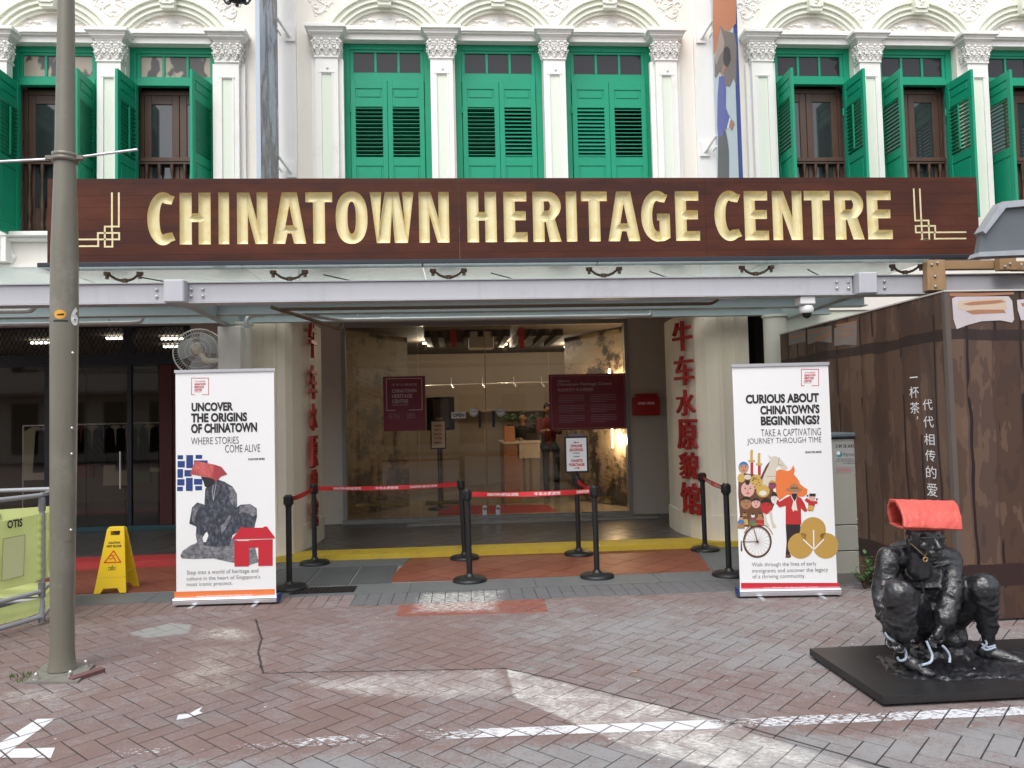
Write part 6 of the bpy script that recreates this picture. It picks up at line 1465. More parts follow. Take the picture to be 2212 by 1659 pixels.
pl = [G(54, 1478), G(168, 1477), G(205, 1439), G(100, 1437)]; mb = MB(); mb.prism(ccw([(p.x, p.y) for p in pl]), 'z', .001, .016); build('base_plate', mb, M('stained_steel_plate', (.23, .23, .20, 1), .55, .3, var=.3, vs=14, dirt=(.12, .08, .05, 1), ds=9), lt)
for q in ((78, 1466), (152, 1461), (185, 1438), (110, 1437)):
    p = G(q[0], q[1], .02); mb = MB(); mb.cyl((p.x, p.y, .016), (p.x, p.y, .045), .0165, n=6, smooth=False); mb.cyl((p.x, p.y, .0165), (p.x, p.y, .020), .024, n=14); mb.ball((p.x, p.y, .045), .0135, n=12, sc_=(1, 1, 1.1)); build('nut', mb, M('nut_steel', (.55, .54, .52, 1), .3, .8) if 'nut_steel' not in bpy.data.materials else bpy.data.materials['nut_steel'], lt)
def on_post(verts, px, py, eps):
    """wrap a flat decal (metres, centred) round the post at the pixel height py"""
    z = F(px, py, lb.y-.07).z; x0 = F(px, py, lb.y-.07).x; c = pc(z); r = prad(z)+eps; a0 = math.asin(max(-.98, min(.98, (x0-c.x)/r))); out = []
    for x, y in verts: a = a0+x/r; out.append((c.x+r*sin(a), c.y-r*cos(a), z+y))
    return out
mb = MB(); n = 26; vs = [(q*.036*cos(2*pi*k/n), q*.030*sin(2*pi*k/n)) for q in (.02, .35, .7, 1) for k in range(n)]; mb.add(on_post(vs, 130, 679, .0015), [[r_*n+k, r_*n+(k+1) % n, (r_+1)*n+(k+1) % n, (r_+1)*n+k] for r_ in range(3) for k in range(n)]+[list(range(n))])
vs = [(-.016, -.007), (-.002, -.007), (.012, -.007), (.026, -.007), (.026, .006), (.012, .005), (-.002, .003), (-.016, .001)]; mb.add(on_post(vs, 130, 679, .0035), [[0, 1, 6, 7], [1, 2, 5, 6], [2, 3, 4, 5]], 1)
vs = []; fs = []
for k in range(6): vs += [(-.045+.018*k, -.006), (-.045+.018*k, .006)]
for k in range(5): fs.append([2*k, 2*k+2, 2*k+3, 2*k+1])
mb.add(on_post(vs, 131, 693, .0012), fs, 1); build('sticker', mb, [flat('amber_sticker', (.75, .36, .03, 1)), m_ink], lt)
g_, f_, asp = tgeom('6', .05, 0, 0); mb = MB(); mb.add(on_post([((v[0]-.5)*.060, (v[1]-.5)*.125) for v in g_], 154, 681, .0045), f_); build('number', mb, m_wink, lt)
zc_ = F(140, 340, lb.y).z; c = pc(zc_); mb = MB(); mb.lathe([(.060, -.03), (.082, -.028), (.082, -.006), (.076, 0), (.082, .006), (.082, .028), (.060, .03)], tuple(c), 24); mb.box(c.x-.125, c.y-.02, c.z-.015, c.x-.075, c.y+.02, c.z+.015, bev=.004); mb.box(c.x+.075, c.y-.02, c.z-.015, c.x+.125, c.y+.02, c.z+.015, bev=.004); cl = build('clamp', mb, m_post, lt)
mb = MB(); a, b = F(-60, 352, lb.y), F(297, 323, lb.y); mb.cyl(a, (c.x-.07, c.y, c.z-.005), .009, n=8); mb.cyl((c.x+.07, c.y, c.z+.005), b, .009, n=8); build('banner_rod', mb, m_alu, cl)
mb = MB(); vs = []; fs = []
for i, z in enumerate([.86, .90, 1.45, 1.50]):
    for k in range(7): a = radians(22+10*k); r = prad(z)+.0035; cc_ = pc(z); vs.append((cc_.x+r*sin(a), cc_.y-r*cos(a), z+(0 if 0 < k < 6 else (.03 if i < 2 else -.03)*(i in (0, 3)))))
for i in range(3):
    for k in range(6): fs.append([i*7+k, i*7+k+1, i*7+8+k, i*7+7+k])
mb.add(vs, fs, 0, True); build('access_door', mb, m_post, lt)
for z in (.93, 1.43, 1.60, 2.1):
    mb = MB(); a = radians(62); cc_ = pc(z); mb.ball((cc_.x+prad(z)*sin(a), cc_.y-prad(z)*cos(a), z), .011, n=8); build('screw', mb, m_bolt, lt)
# weeds and a lifted brick by the post
gs = MB()
for k in range(160):
    p = G(rng.uniform(22, 92), rng.uniform(1455, 1476)); 
    if (p.x-lb.x)**2+(p.y-lb.y)**2 < .015: continue
    a = rng.uniform(0, 6.28); h = rng.uniform(.008, .03); u = Vector((cos(a), sin(a), 0))*.003; d = Vector((cos(a+1)*.014, sin(a+1)*.014, h)); gs.add([p-u, p+u, p+d], [[0, 1, 2]])
o = build('weeds', gs, M('moss_green', (.06, .10, .02, 1), .8, var=.4, vs=60)); tag(o, 'tiny green weeds growing in the joints by the lamp post plate', 'weeds'); struct(o, 'stuff')
p = G(188, 1462); mb = MB(); mb.box(-.11, -.026, -.01, .11, .026, .022, bev=.004); o = local('loose_brick', mb, M('loose_paver', (.15, .075, .07, 1), .8, var=.3, vs=30), None, (p.x, p.y, .008), (.05, .0, radians(58))); tag(o, 'narrow cut brick lifted beside the lamp post plate', 'brick')

# ================================================================ lift engineers' folding barrier
m_pvc = M('grey_pvc_pipe', (.30, .31, .33, 1), .4, var=.08); m_pvcd = M('dark_pvc_joint', (.17, .17, .18, 1), .45)
t = NT('lime_fabric'); t.setr(.6); c = t.mix(t.noise(4, 5, .7), (.62, .72, .24, 1), (.72, .80, .36, 1)); t.color(c); t.bump(t.noise(7, 5, .6, (1, 1, .5)), .6, .02)
tr = t.n.new('ShaderNodeBsdfTranslucent'); t.l.new(c, tr.inputs[0]); mx = t.n.new('ShaderNodeMixShader'); mx.inputs[0].default_value = .35; t.l.new(t.b.outputs[0], mx.inputs[1]); t.l.new(tr.outputs[0], mx.inputs[2]); t.l.new(mx.outputs[0], t.out.inputs[0]); m_lime = t.mat
K = G(90, 1341, .03); KA = K+Vector((-.35, -.94, 0)).normalized()*1.15; K2 = G(128, 1302, .03); K3 = K2+Vector((-1.25, -.12, 0))
bt = thing('folding_barrier', 'folding barrier of grey pipes and lime fabric lettered OTIS by the lamp post', 'barrier', (K.x, K.y, 0)); HB = 1.055
for p in (K, KA, K2, K3):
    mb = MB(); mb.cyl((p.x, p.y, .02), (p.x, p.y, HB-.02), .021, n=14); build('post', mb, m_pvc, bt)
    for z0, z1 in ((HB-.13, HB-.03), (.22, .34), (.02, .06)): mb = MB(); mb.cyl((p.x, p.y, z0), (p.x, p.y, z1), .027, n=14); build('collar', mb, m_pvcd, bt)
def fab(a, b, back=False):
    a, b = a.copy(), b.copy(); a.z = b.z = 0; ux = (b-a).normalized(); L_ = (b-a).length; mb = MB(); nrm = ux.cross(Vector((0, 0, 1)))
    for z in (HB, .27, .065):
        mb = MB(); mb.cyl(a+ux*.0+Vector((0, 0, z)), b+Vector((0, 0, z)), .019, n=12)
        if z == HB:
            for p in (a, b): mb.ball(p+Vector((0, 0, HB)), .026, n=10)
        build('rail', mb, m_pvc, bt)
    for z0, z1 in ((.36, .905), (.10, .225)):
        mb = MB(); n = 22; rows_ = 7; vs = []; fs = []
        for j in range(rows_):
            for i in range(n+1):
                s = i/n; q = j/(rows_-1); top_s = .018*sin(pi*s)*(q if z1 > .5 else 0)
                off = .007*sin(s*17+q*3)*(.4+.6*abs(s-.5)*2)+.004*sin(q*9+s*4); vs.append(a+ux*(.03+s*(L_-.06))+Vector((0, 0, z0+(z1-z0)*q-top_s))+nrm*(off+.012))
        for j in range(rows_-1):
            for i in range(n): k = j*(n+1)+i; fs.append([k, k+1, k+n+2, k+n+1])
        mb.add(vs, fs, 0, True); build('fabric', mb, m_lime, bt)
    for s in (0.03, L_-.03):
        mb = MB(); mb.tube([a+ux*s+Vector((0, 0, .37+k*.0122)) for k in range(44)], [.0245+.0022*sin(k*1.15) for k in range(44)], n=12)
        build('sleeve', mb, m_lime, bt)
    return Frame(a+nrm*.026, ux, (0, 0, 1)), L_
frA, LA = fab(KA, K); frB, LB_ = fab(K, K2); frC, LC_ = fab(K3, K2)
fm = mapper(frA, 0, 1800, 1.7286); mb = MB(); tx_(mb, frA, fm, 'OTIS', 48, 424, 152, 480, 0, .04)
build('lettering', mb, m_ink, bt); mb = MB(); sh_(mb, frA, fm, [(8, 842), (20, 556), (168, 528), (158, 806)], 0, .003); ln_(mb, frA, fm, [(8, 842), (20, 556), (168, 528), (158, 806)], .004, 1, .004, True); build('document_pocket', mb, [flat('clear_pocket', (.60, .66, .33, 1), .3), flat('pocket_edge', (.30, .30, .12, 1))], bt)
mb = MB(); text(mb, frB, 'OTIS', LB_*.20, .74, .22, .075, 0, .04, .004); shape(mb, frB, [(LB_*.25, .42), (LB_*.85, .42), (LB_*.85, .68), (LB_*.25, .68)], 1, .003); disc(mb, frB, LB_*.5, .58, .05, 2, .005); build('lettering', mb, [m_ink, flat('notice_grey', (.3, .28, .3, 1)), m_rink], bt)
mb = MB(); vs, fs, asp = tgeom('OTIS', .04); mb.add([frC.p(LC_-.75+(1-v[0])*.28, .80+v[1]*.07, .004) for v in vs], fs); build('lettering', mb, flat('faded_ink', (.20, .25, .12, 1)), bt)

# ================================================================ wall fan
fc = F(430, 761, 8.55); R_ = 50/1655*8.55*1.02; fn = thing('wall_fan', 'round white wall fan with a wire cage fixed beside the column', 'fan', (fc.x, 8.55, fc.z)); m_wire = M('cage_wire', (.72, .72, .69, 1), .4, .3); m_fanp = M('cream_plastic', (.80, .77, .66, 1), .45, var=.05)
tl = Vector((.18, -.96, .2)).normalized(); ua = tl.orthogonal().normalized(); va = tl.cross(ua); fcv = Vector((fc.x, 8.55, fc.z))
def fp(r, a, d): return fcv+(ua*cos(a)+va*sin(a))*r+tl*d
mb = MB()
for r, d, w_ in ((R_, 0, .007), (R_*.98, .03, .0035), (R_*.75, .072, .003), (R_*.5, .09, .003), (R_*.30, .095, .004), (R_*.75, -.06, .003), (R_*.4, -.08, .003)): mb.tube([fp(r, 2*pi*k/40, d) for k in range(40)], w_, n=6, closed=True)
for k in range(54):
    a = 2*pi*k/54
    for sg in (1, -1): mb.tube([fp(R_*q, a, sg*d) for q, d in ((1, .0), (.97, .03), (.75, .072), (.5, .09), (.28, .095))], .0016, n=4)
build('cage', mb, m_wire, fn)
for k in range(3):
    mb = MB(); a0 = 2*pi*k/3+.4; pts = [fp(.03, a0, 0)]+[fp(R_*.86*(1-.04*abs(i-4)), a0+radians(-10+13*i), .012*(i-4)/4*1.5) for i in range(8)]+[fp(.03, a0+1.2, .0)]
    mb.poly(pts); mb.add([p+tl*.004 for p in pts], [list(range(len(pts)))]); build('blade', mb, flat('smoke_blade', (.38, .39, .40, 1), .3) if k == 0 else bpy.data.materials['smoke_blade'], fn)
mb = MB(); mb.cyl(fp(0, 0, .075), fp(0, 0, .20), .058, .050, 22); mb.cyl(fp(0, 0, .20), fp(0, 0, .225), .050, .032, 22); c2 = fp(0, 0, .13); mb.cyl(c2, c2+Vector((.08, .02, -.13)), .026, n=12); mb.cyl(c2+Vector((.08, .02, -.13)), (FX(478, 8.55, 770), 8.58, c2.z-.12), .030, n=12); build('motor', mb, m_fanp, fn)

# ================================================================ projecting banners on the front
def blade_banner(label, face_far, face_near, sgn, ytop, ybot, draw):
    Yf = 9.12; X = FX(face_far, Yf, 200); d = _ray(face_near, 200); Yn = d.y*X/d.x; zt_, zb_ = 7.7, 4.05
    t_ = thing('hanging_banner', label, 'banner', (X, (Yf+Yn)/2, zb_)); mb = MB(); th = .045
    mb.box(X, Yn+.012, zb_, X-sgn*th if False else X+(th if sgn < 0 else -th), Yf, zt_); build('panel', mb, draw[0], t_)
    mb = MB(); mb.box(X-.0 if sgn < 0 else X-th, Yn, zb_, X+th if sgn < 0 else X, Yn+.0115, zt_); build('edge', mb, draw[1], t_)
    fr = Frame((X+sgn*.0006, Yn if sgn > 0 else Yf, zb_), (0, 1 if sgn > 0 else -1, 0), (0, 0, 1))
    mb = MB(); draw[2](mb, fr); 
    if mb.v: build('printed_figure', mb, draw[3], t_)
    for z in (FZ(70, 9.2, 610), FZ(365, 9.2, 610)) if sgn > 0 else (FZ(75, 9.2, 1530), FZ(320, 9.2, 1530)):
        xw = X+(.12 if sgn > 0 else -.10); mb = MB(); mb.box(xw-.06, W-.075, z-.09, xw+.06, W-.052, z+.09); mb.cyl((X, Yf-.03, z+.12), (xw, W-.07, z-.04), .018, n=8); mb.cyl((X, Yf-.05, z-.02), (X+.01, W-.07, z-.02), .014, n=8); build('bracket', mb, m_strip, t_)
    return t_
t = NT('marbled_print'); t.setr(.4); q = t.noise(2.6, 6, .65, (1, 1, .45)); t.color(t.ramp(q, [(.36, (.42, .50, .60, 1)), (.47, (.30, .36, .45, 1)), (.5, (.10, .10, .11, 1)), (.56, (.20, .20, .21, 1)), (.66, (.45, .48, .53, 1))])); m_marb = t.mat
blade_banner('narrow hanging banner with a cloudy grey and pale blue print', 601, 562, 1, 0, 385, (m_marb, flat('pale_blue_edge', (.45, .52, .62, 1)), lambda mb, fr: None, m_ink))
def d_fig(mb, fr):
    f = mapper(fr, 2700, 0, 2.182)
    sh_(mb, fr, f, [(228, -600), (440, -600), (432, 200), (400, 235), (375, 270), (340, 262), (300, 240), (262, 440), (240, 480), (232, 200)], 0, .001)
    sh_(mb, fr, f, [(250, 660), (248, 500), (262, 440), (296, 215), (330, 262), (420, 285), (438, 400), (436, 735), (412, 675), (380, 745), (345, 740), (330, 640), (290, 620), (262, 672)], 1, .002)
    sh_(mb, fr, f, [(252, 500), (272, 380), (300, 235), (318, 300), (335, 370), (322, 440), (298, 470), (262, 560)], 2, .0025)
    sh_(mb, fr, f, [(330, 420), (352, 395), (380, 420), (390, 510), (365, 575), (335, 565), (322, 500)], 3, .003); sh_(mb, fr, f, [(324, 540), (350, 578), (335, 600), (318, 655), (304, 640)], 4, .003)
    sh_(mb, fr, f, [(288, 660), (330, 650), (346, 760), (344, 930), (372, 990), (388, 1020), (360, 1105), (330, 1110), (322, 1170), (280, 1170), (272, 1080), (276, 820)], 5, .0034)
    sh_(mb, fr, f, [(378, 1010), (390, 1016), (370, 1106), (356, 1104)], 6, .0036); sh_(mb, fr, f, [(390, 1025), (412, 1045), (424, 1080), (408, 1082), (404, 1120), (392, 1116), (378, 1090)], 4, .0036)
    sh_(mb, fr, f, [(280, 1170), (322, 1168), (338, 1100), (360, 1200), (372, 1300), (372, 1600), (276, 1600)], 7, .0032)
blade_banner('tall hanging banner with an orange top and a figure in a blue tunic', 1542, 1590, -1, 0, 385, (flat('pale_sky_print', (.52, .62, .68, 1), .4), m_bink, d_fig,
    [flat('terracotta_orange', (.56, .20, .09, 1)), flat('hat_grey', (.20, .17, .16, 1)), flat('hat_light', (.42, .35, .32, 1)), flat('hair_dark', (.035, .035, .04, 1)), flat('skin_print', (.42, .22, .15, 1)), flat('tunic_blue', (.10, .12, .42, 1)), m_wink, flat('trouser_grey', (.10, .11, .12, 1))]))
# street lantern whose underside just shows
c = F(512, 6, 8.3); t_ = thing('street_lantern', 'black hanging lantern whose scrolled underside dips in at the top', 'lantern', (c.x, 8.3, c.z)); mb = MB()
mb.lathe([(.005, -.05), (.022, -.03), (.012, -.01), (.05, .01), (.09, .03), (.10, .05)], (c.x, 8.3, c.z), 16)
for s in (-1, 1): scroll(mb, c.x+s*.09, c.z+.02, .05, 1.0, -s, pi/2, .012, 8.3, leaves=False); mb.tube([(c.x+s*.03, 8.3, c.z+.03), (c.x+s*.12, 8.3, c.z+.0), (c.x+s*.17, 8.3, c.z+.07)], .01, n=8)
mb.tube([(c.x, 8.3, c.z+.75), (c.x, 8.7, c.z+.8), (c.x, 9.29, c.z+.5)], .015, n=8); build('ironwork', mb, m_black, t_)
mb = MB(); mb.lathe([(.10, .05), (.13, .4), (.14, .42), (.02, .6), (.015, .76)], (c.x, 8.3, c.z), 6); build('lamp_glass', mb, m_marb, t_)

# ================================================================ printed hoarding, kiosk roof, timbers, meter box, plant
HX, HY0, HY1, HZ = 3.68, 5.52, 8.5, 2.475
t = NT('printed_plank_sheet'); x = t.xyz(); t.setr(.5, spec=.35)
s_ = t.math('ADD', x[0], x[1]); wob = t.math('MULTIPLY', t.math('SUBTRACT', t.noise(1.6, 3, .6, (1, 1, .5)), .5), .13); s2 = t.math('MULTIPLY', t.math('ADD', s_, wob), 4.6)
cell = t.math('FLOOR', s2); frc = t.math('FRACT', s2); wn_ = t.n.new('ShaderNodeTexWhiteNoise'); wn_.noise_dimensions = '1D'; t.l.new(cell, wn_.inputs['W'])
c = t.ramp(wn_.outputs['Value'], [(0, (.072, .040, .027, 1)), (.3, (.096, .055, .037, 1)), (.55, (.122, .074, .050, 1)), (.8, (.082, .050, .038, 1))], 'CONSTANT')
blot = t.noise(4.2, 3, .5, (1.4, 1.4, .5)); c = t.mix(t.math('MULTIPLY', t.math('GREATER_THAN', blot, .56), .55), c, (.150, .092, .062, 1)); c = t.mix(t.math('MULTIPLY', t.math('LESS_THAN', blot, .42), .5), c, (.048, .028, .023, 1))
gate = t.math('GREATER_THAN', t.math('ADD', t.noise(1.1, 2, .5, (3, 3, 1.3), (4, 4, 4)), t.math('MULTIPLY', wn_.outputs['Value'], .14)), .54)
c = t.mix(t.math('MULTIPLY', t.math('LESS_THAN', frc, .10), gate), c, (.018, .010, .010, 1)); c = t.mix(t.math('MULTIPLY', t.math('GREATER_THAN', frc, .93), .5), c, (.045, .026, .02, 1))
zz = t.math('ADD', x[2], t.math('MULTIPLY', t.math('SUBTRACT', t.noise(2.2, 3, .5), .5), .08)); beam = t.math('MULTIPLY', t.math('GREATER_THAN', zz, 2.10), t.math('LESS_THAN', zz, 2.19))
c = t.mix(t.math('MULTIPLY', beam, .85), c, (.022, .014, .013, 1)); c = t.mix(t.math('MULTIPLY', t.math('LESS_THAN', zz, .42), t.math('GREATER_THAN', zz, .26)), c, (.035, .018, .016, 1))
t.color(c); m_plk = t.mat
hd = thing('site_hoarding', 'brown printed plank hoarding with white characters down its side behind the statue', 'hoarding', (HX, HY0, 0))
mb = MB(); mb.box(HX, HY0+.002, .02, 8.2, HY0+.05, HZ); mb.box(HX, HY0+.052, .02, HX+.05, HY1, HZ); mb.box(HX+.052, HY1-.05, .02, 8.2, HY1, HZ); build('printed_sheet', mb, m_plk, hd)
mb = MB(); mb.box(HX-.004, HY0-.006, .02, HX+.035, HY0+.001, HZ); mb.box(HX-.008, HY0-.002, .02, HX-.001, HY0+.03, HZ); build('corner_strip', mb, M('taupe_edge', (.105, .082, .07, 1), .5), hd)
mb = MB(); mb.box(HX-.01, HY0-.01, HZ+.0005, 8.2, HY0+.06, HZ+.012); mb.box(HX-.01, HY0+.0605, HZ+.0005, HX+.06, HY1, HZ+.012); build('top_trim', mb, M('pale_trim', (.55, .52, .48, 1), .5), hd)
frS = Frame((HX-.0012, HY1, 0), (0, -1, 0), (0, 0, 1)); fD = mapper(frS, 0, 0, 1/1.8228)
for ch, cx_, cy_, w_, h_ in (('一', 1974, 815, 17, 2.5), ('杯', 1975, 847, 19, 25), ('茶', 1976.5, 881, 19, 25), ('，', 1982, 903, 3, 7), ('代', 2004, 874, 20, 24), ('代', 2006, 911, 21, 25), ('相', 2008, 949, 21, 25), ('传', 2010, 984, 21, 25), ('的', 2012, 1020, 21, 26), ('爱', 2014, 1058, 21, 28)):
    a = fD(cx_-w_/2, cy_+h_/2); b = fD(cx_+w_/2, cy_-h_/2); a2 = fD(cx_+w_/2, cy_+h_/2); mb = MB(); text(mb, frS, ch, a[0], (a[1]+a2[1])/2, b[0]-a[0], b[1]-a2[1], 0, .0, .0015); build('character', mb, m_wink, hd)
frF = Frame((HX, HY0-.0, 0), (1, 0, 0), (0, 0, 1)); fF = mapper(frF, 0, 0, 1/1.8228)
m_pap = M('pasted_paper_print', (.52, .47, .48, 1), .55, var=.2, vs=4); m_pap2 = flat('paper_rust_print', (.36, .17, .09, 1), .55); m_pap3 = flat('paper_cream_print', (.55, .43, .33, 1), .55)
mb = MB(); sh_(mb, frF, fF, [(2056, 645), (2064, 641), (2178, 640), (2186, 650), (2190, 690), (2186, 697), (2160, 692), (2120, 694), (2090, 702), (2066, 711), (2059, 690)], 0, .003); sh_(mb, frF, fF, [(2070, 650), (2170, 644), (2175, 668), (2100, 672), (2068, 668)], 2, .0036)
for P in ([(2078, 657), (2100, 652), (2160, 648), (2172, 652), (2150, 656), (2095, 660)], [(2085, 672), (2110, 669), (2168, 669), (2172, 676), (2140, 677), (2100, 679)]): sh_(mb, frF, fF, P, 1, .0042)
sh_(mb, frF, fF, [(2196, 648), (2230, 645), (2262, 650), (2264, 690), (2205, 692), (2198, 670)], 0, .003); sh_(mb, frF, fF, [(2204, 655), (2250, 652), (2250, 660), (2208, 662)], 1, .004)
sh_(mb, frF, fF, [(2050, 631), (2110, 633), (2190, 631), (2190, 636), (2110, 640), (2052, 640)], 1, .002)
build('pasted_paper', mb, [m_pap, m_pap2, m_pap3], hd)
mb = MB(); q = lambda u, v: ((3000+u/2.1434)/1.8228, (1000+v/2.1434)/1.8228)
for P in ([(228, 665), (370, 640), (372, 740), (228, 770)], [(385, 635), (590, 605), (592, 750), (470, 738), (388, 765)], [(612, 625), (802, 560), (802, 772), (700, 765), (614, 778)]): sh_(mb, frS, fD, [q(*p) for p in P], 0, .002)
for P in ([(232, 700), (368, 668), (366, 690), (300, 700), (232, 720)], [(388, 655), (590, 622), (560, 640), (400, 670)], [(440, 715), (580, 655), (590, 670), (480, 735)], [(640, 640), (780, 622), (782, 636), (650, 652)], [(640, 690), (760, 665), (765, 682), (690, 700)], [(612, 600), (802, 562), (780, 585), (640, 612)]): sh_(mb, frS, fD, [q(*p) for p in P], 1, .003)
build('pasted_paper', mb, [M('shaded_paper_print', (.22, .19, .17, 1), .55, var=.2, vs=5), m_pap2], hd)  # side-face papers: darker copy of the paper, its shade put into the colour
# lower wall of the neighbour
mb = MB(); mb.box(4.02, 9.32, .05, 9.6, 9.6, 2.859); o = build('side_wall', mb, M('pale_green_cream', (.68, .70, .58, 1), .7, var=.04)); tag(o, 'pale cream wall of the neighbour showing above the brown hoarding', 'wall')
mb = MB(); mb.box(3.621, 10.9, .055, 4.9, 11.0, 3.09); o = build('dark_recess_panel', mb, m_dark); tag(o, 'dark panel standing for the shaded opening behind the column beside the brown hoarding', 'doorway')  # near-black panel put in for the shade of the open recess
mb = MB(); mb.box(3.90, 9.45, .06, 4.0, 9.8, 2.85); mb.box(3.915, 9.40, 2.3, 3.985, 9.449, 2.8); o = build('roller_shutter_guide', mb, m_black); tag(o, 'black guide rail at the dark doorway edge', 'rail')
# kiosk roof
AP = [F(a, b, 6.3) for a, b in ((2112, 553), (2122, 500), (2168, 446), (2212, 441), (2420, 435), (2420, 548))]; t_ = thing('kiosk_roof', 'dark grey metal kiosk roof poking in above the hoarding', 'roof', tuple(AP[0]))
mb = MB(); mb.prism([(p.x, p.z) for p in AP], 'y', 6.3, 6.36); build('side_panel', mb, M('slate_grey_panel', (.12, .135, .15, 1), .45), t_)
mb = MB(); Q_ = [F(a, b, 6.28) for a, b in ((2120, 500), (2162, 437), (2214, 432), (2420, 427), (2420, 434), (2214, 446), (2170, 450), (2126, 506))]; mb.prism([(p.x, p.z) for p in Q_], 'y', 6.26, 6.38); build('flashing', mb, M('zinc_flashing', (.42, .44, .47, 1), .4, .4, var=.2, vs=12), t_)
mb = MB(); Q_ = [F(a, b, 6.27) for a, b in ((2106, 556), (2112, 546), (2212, 541), (2420, 536), (2420, 546), (2212, 552))]; mb.prism([(p.x, p.z) for p in Q_], 'y', 6.24, 6.37); build('gutter_edge', mb, bpy.data.materials['zinc_flashing'], t_)
m_pine = M('raw_pine', (.36, .22, .11, 1), .65, var=.25, vs=3, bump=.2, bs=14, stretch=(1, 6, 6), dirt=(.20, .10, .05, 1), ds=2); m_pinev = M('raw_pine_upright', (.40, .25, .13, 1), .65, var=.25, vs=3, stretch=(6, 6, 1), dirt=(.24, .13, .07, 1), ds=3)
tt = thing('timber_bracing', 'raw pine timbers bolted over the grey beam beside the kiosk roof', 'timber', (4.4, 7.0, 2.8))
a, b = F(2000, 629, 7.08), F(2036, 563, 7.08); mb = MB(); mb.box(a.x, 7.04, a.z, b.x, 7.12, b.z, bev=.004); build('upright', mb, m_pinev, tt)
for u, v in ((2012, 572), (2024, 568), (2019, 597), (2020, 619)): p = F(u, v, 7.04); bolt('bolt', p.x, 7.0395, p.z, tt, .013)
a, b = F(2037, 583, 7.1), F(2172, 563, 7.1); mb = MB(); mb.box(a.x+.003, 7.07, a.z, b.x, 7.15, b.z, bev=.004); build('rail', mb, m_pine, tt)
a, b = F(2158, 584, 7.0), F(2192, 552, 7.0); mb = MB(); mb.box(a.x, 6.98, a.z, b.x, 7.06, b.z, bev=.004); mb.box(b.x+.003, 7.0, a.z+.0, b.x+1.2, 7.08, a.z+.09, bev=.004); build('rail_block', mb, m_pine, tt)
for u, v in ((2170, 576), (2181, 570), (2205, 572)): p = F(u, v, 6.98); bolt('bolt', p.x, 6.979, p.z, tt, .012)
# meter box
ub = thing('meter_box', 'grey electricity box lettered 2189 2B 2642 between the banner and the hoarding', 'meter box', (3.3, 6.95, 0)); UX0, UX1 = FX(1735, 6.95, 1000), FX(1862, 6.95, 1100); UZ = FZ(945, 6.95, 1830); UY = 6.95
mb = MB(); mb.box(UX0, UY+.014, .09, UX1, UY+.36, UZ); mb.box(UX1+.0005, UY-.008, .09, UX1+.045, UY+.37, UZ); build('cabinet', mb, M('blue_grey_cabinet', (.075, .095, .11, 1), .45), ub)
mb = MB(); mb.box(UX0-.02, UY-.03, UZ+.0005, UX1+.055, UY+.39, UZ+.045, bev=.012); build('lid', mb, M('slate_lid', (.10, .13, .15, 1), .45), ub)
mb = MB(); mb.box(UX0-.02, UY-.02, .0, UX1+.06, UY+.40, .0895); build('concrete_base', mb, M('old_concrete', (.16, .15, .14, 1), .85, var=.3, vs=10), ub)
zs = [UZ-.01, FZ(1134, UY, 1830), FZ(1190, UY, 1830), FZ(1246, UY, 1830), .10]; m_cab = M('putty_door', (.36, .36, .31, 1), .5, var=.04)
for k in range(4):
    z1_, z0_ = zs[k]-.004, zs[k+1]+.004
    if z1_-z0_ < .02: continue
    mb = MB(); mb.box(UX0+.005, UY, z0_, UX1-.01, UY+.013, z1_, bev=.004); d_ = build('door_panel', mb, m_cab, ub)
    for z in ((z0_+.03, z1_-.03) if k else (z0_+.05,)): bm2 = MB(); bm2.cyl((UX1-.05, UY, z), (UX1-.05, UY-.004, z), .010, n=10); build('lock', bm2, m_alu, d_)
frU = Frame((0, UY-.001, 0), (1, 0, 0), (0, 0, 1)); fU = mapper(frU, 2600, 1100, 1.3275); mb = MB()
sh_(mb, frU, fU, [(905, 1012), (1028, 1016), (1024, 852), (902, 848)], 0, .001); sh_(mb, frU, fU, [(900, 1012), (870, 1012), (870, 848), (900, 848)], 0, .001)
tx_(mb, frU, fU, '2189 2B 2642', 915, 862, 1012, 880, 1, .02); tx_(mb, frU, fU, 'SPgroup', 955, 906, 1013, 926, 2, .01); dc_(mb, frU, fU, 936, 914, 15, 3, .002); dc_(mb, frU, fU, 930, 908, 10, 4, .003)
for s_t, u0, v0, u1, v1 in (('Electricity Service Centre', 925, 936, 1010, 943), ('Tel No.: 1800 778 8888 (24hrs)', 915, 947, 1020, 954), ('6778 8888 (24hrs)', 955, 958, 1022, 965)): tx_(mb, frU, fU, s_t, u0, v0, u1, v1, 1, .01)
for k in range(4): ln_(mb, frU, fU, [(918, 985+7*k), (1010-12*(k % 2), 986+7*k)], .003, 5, .002)
build('label_plate', mb, [flat('label_grey', (.36, .37, .36, 1)), m_ink, flat('slate_ink', (.08, .12, .13, 1)), flat('teal_ink', (.04, .25, .30, 1)), m_wink, m_rink], ub)
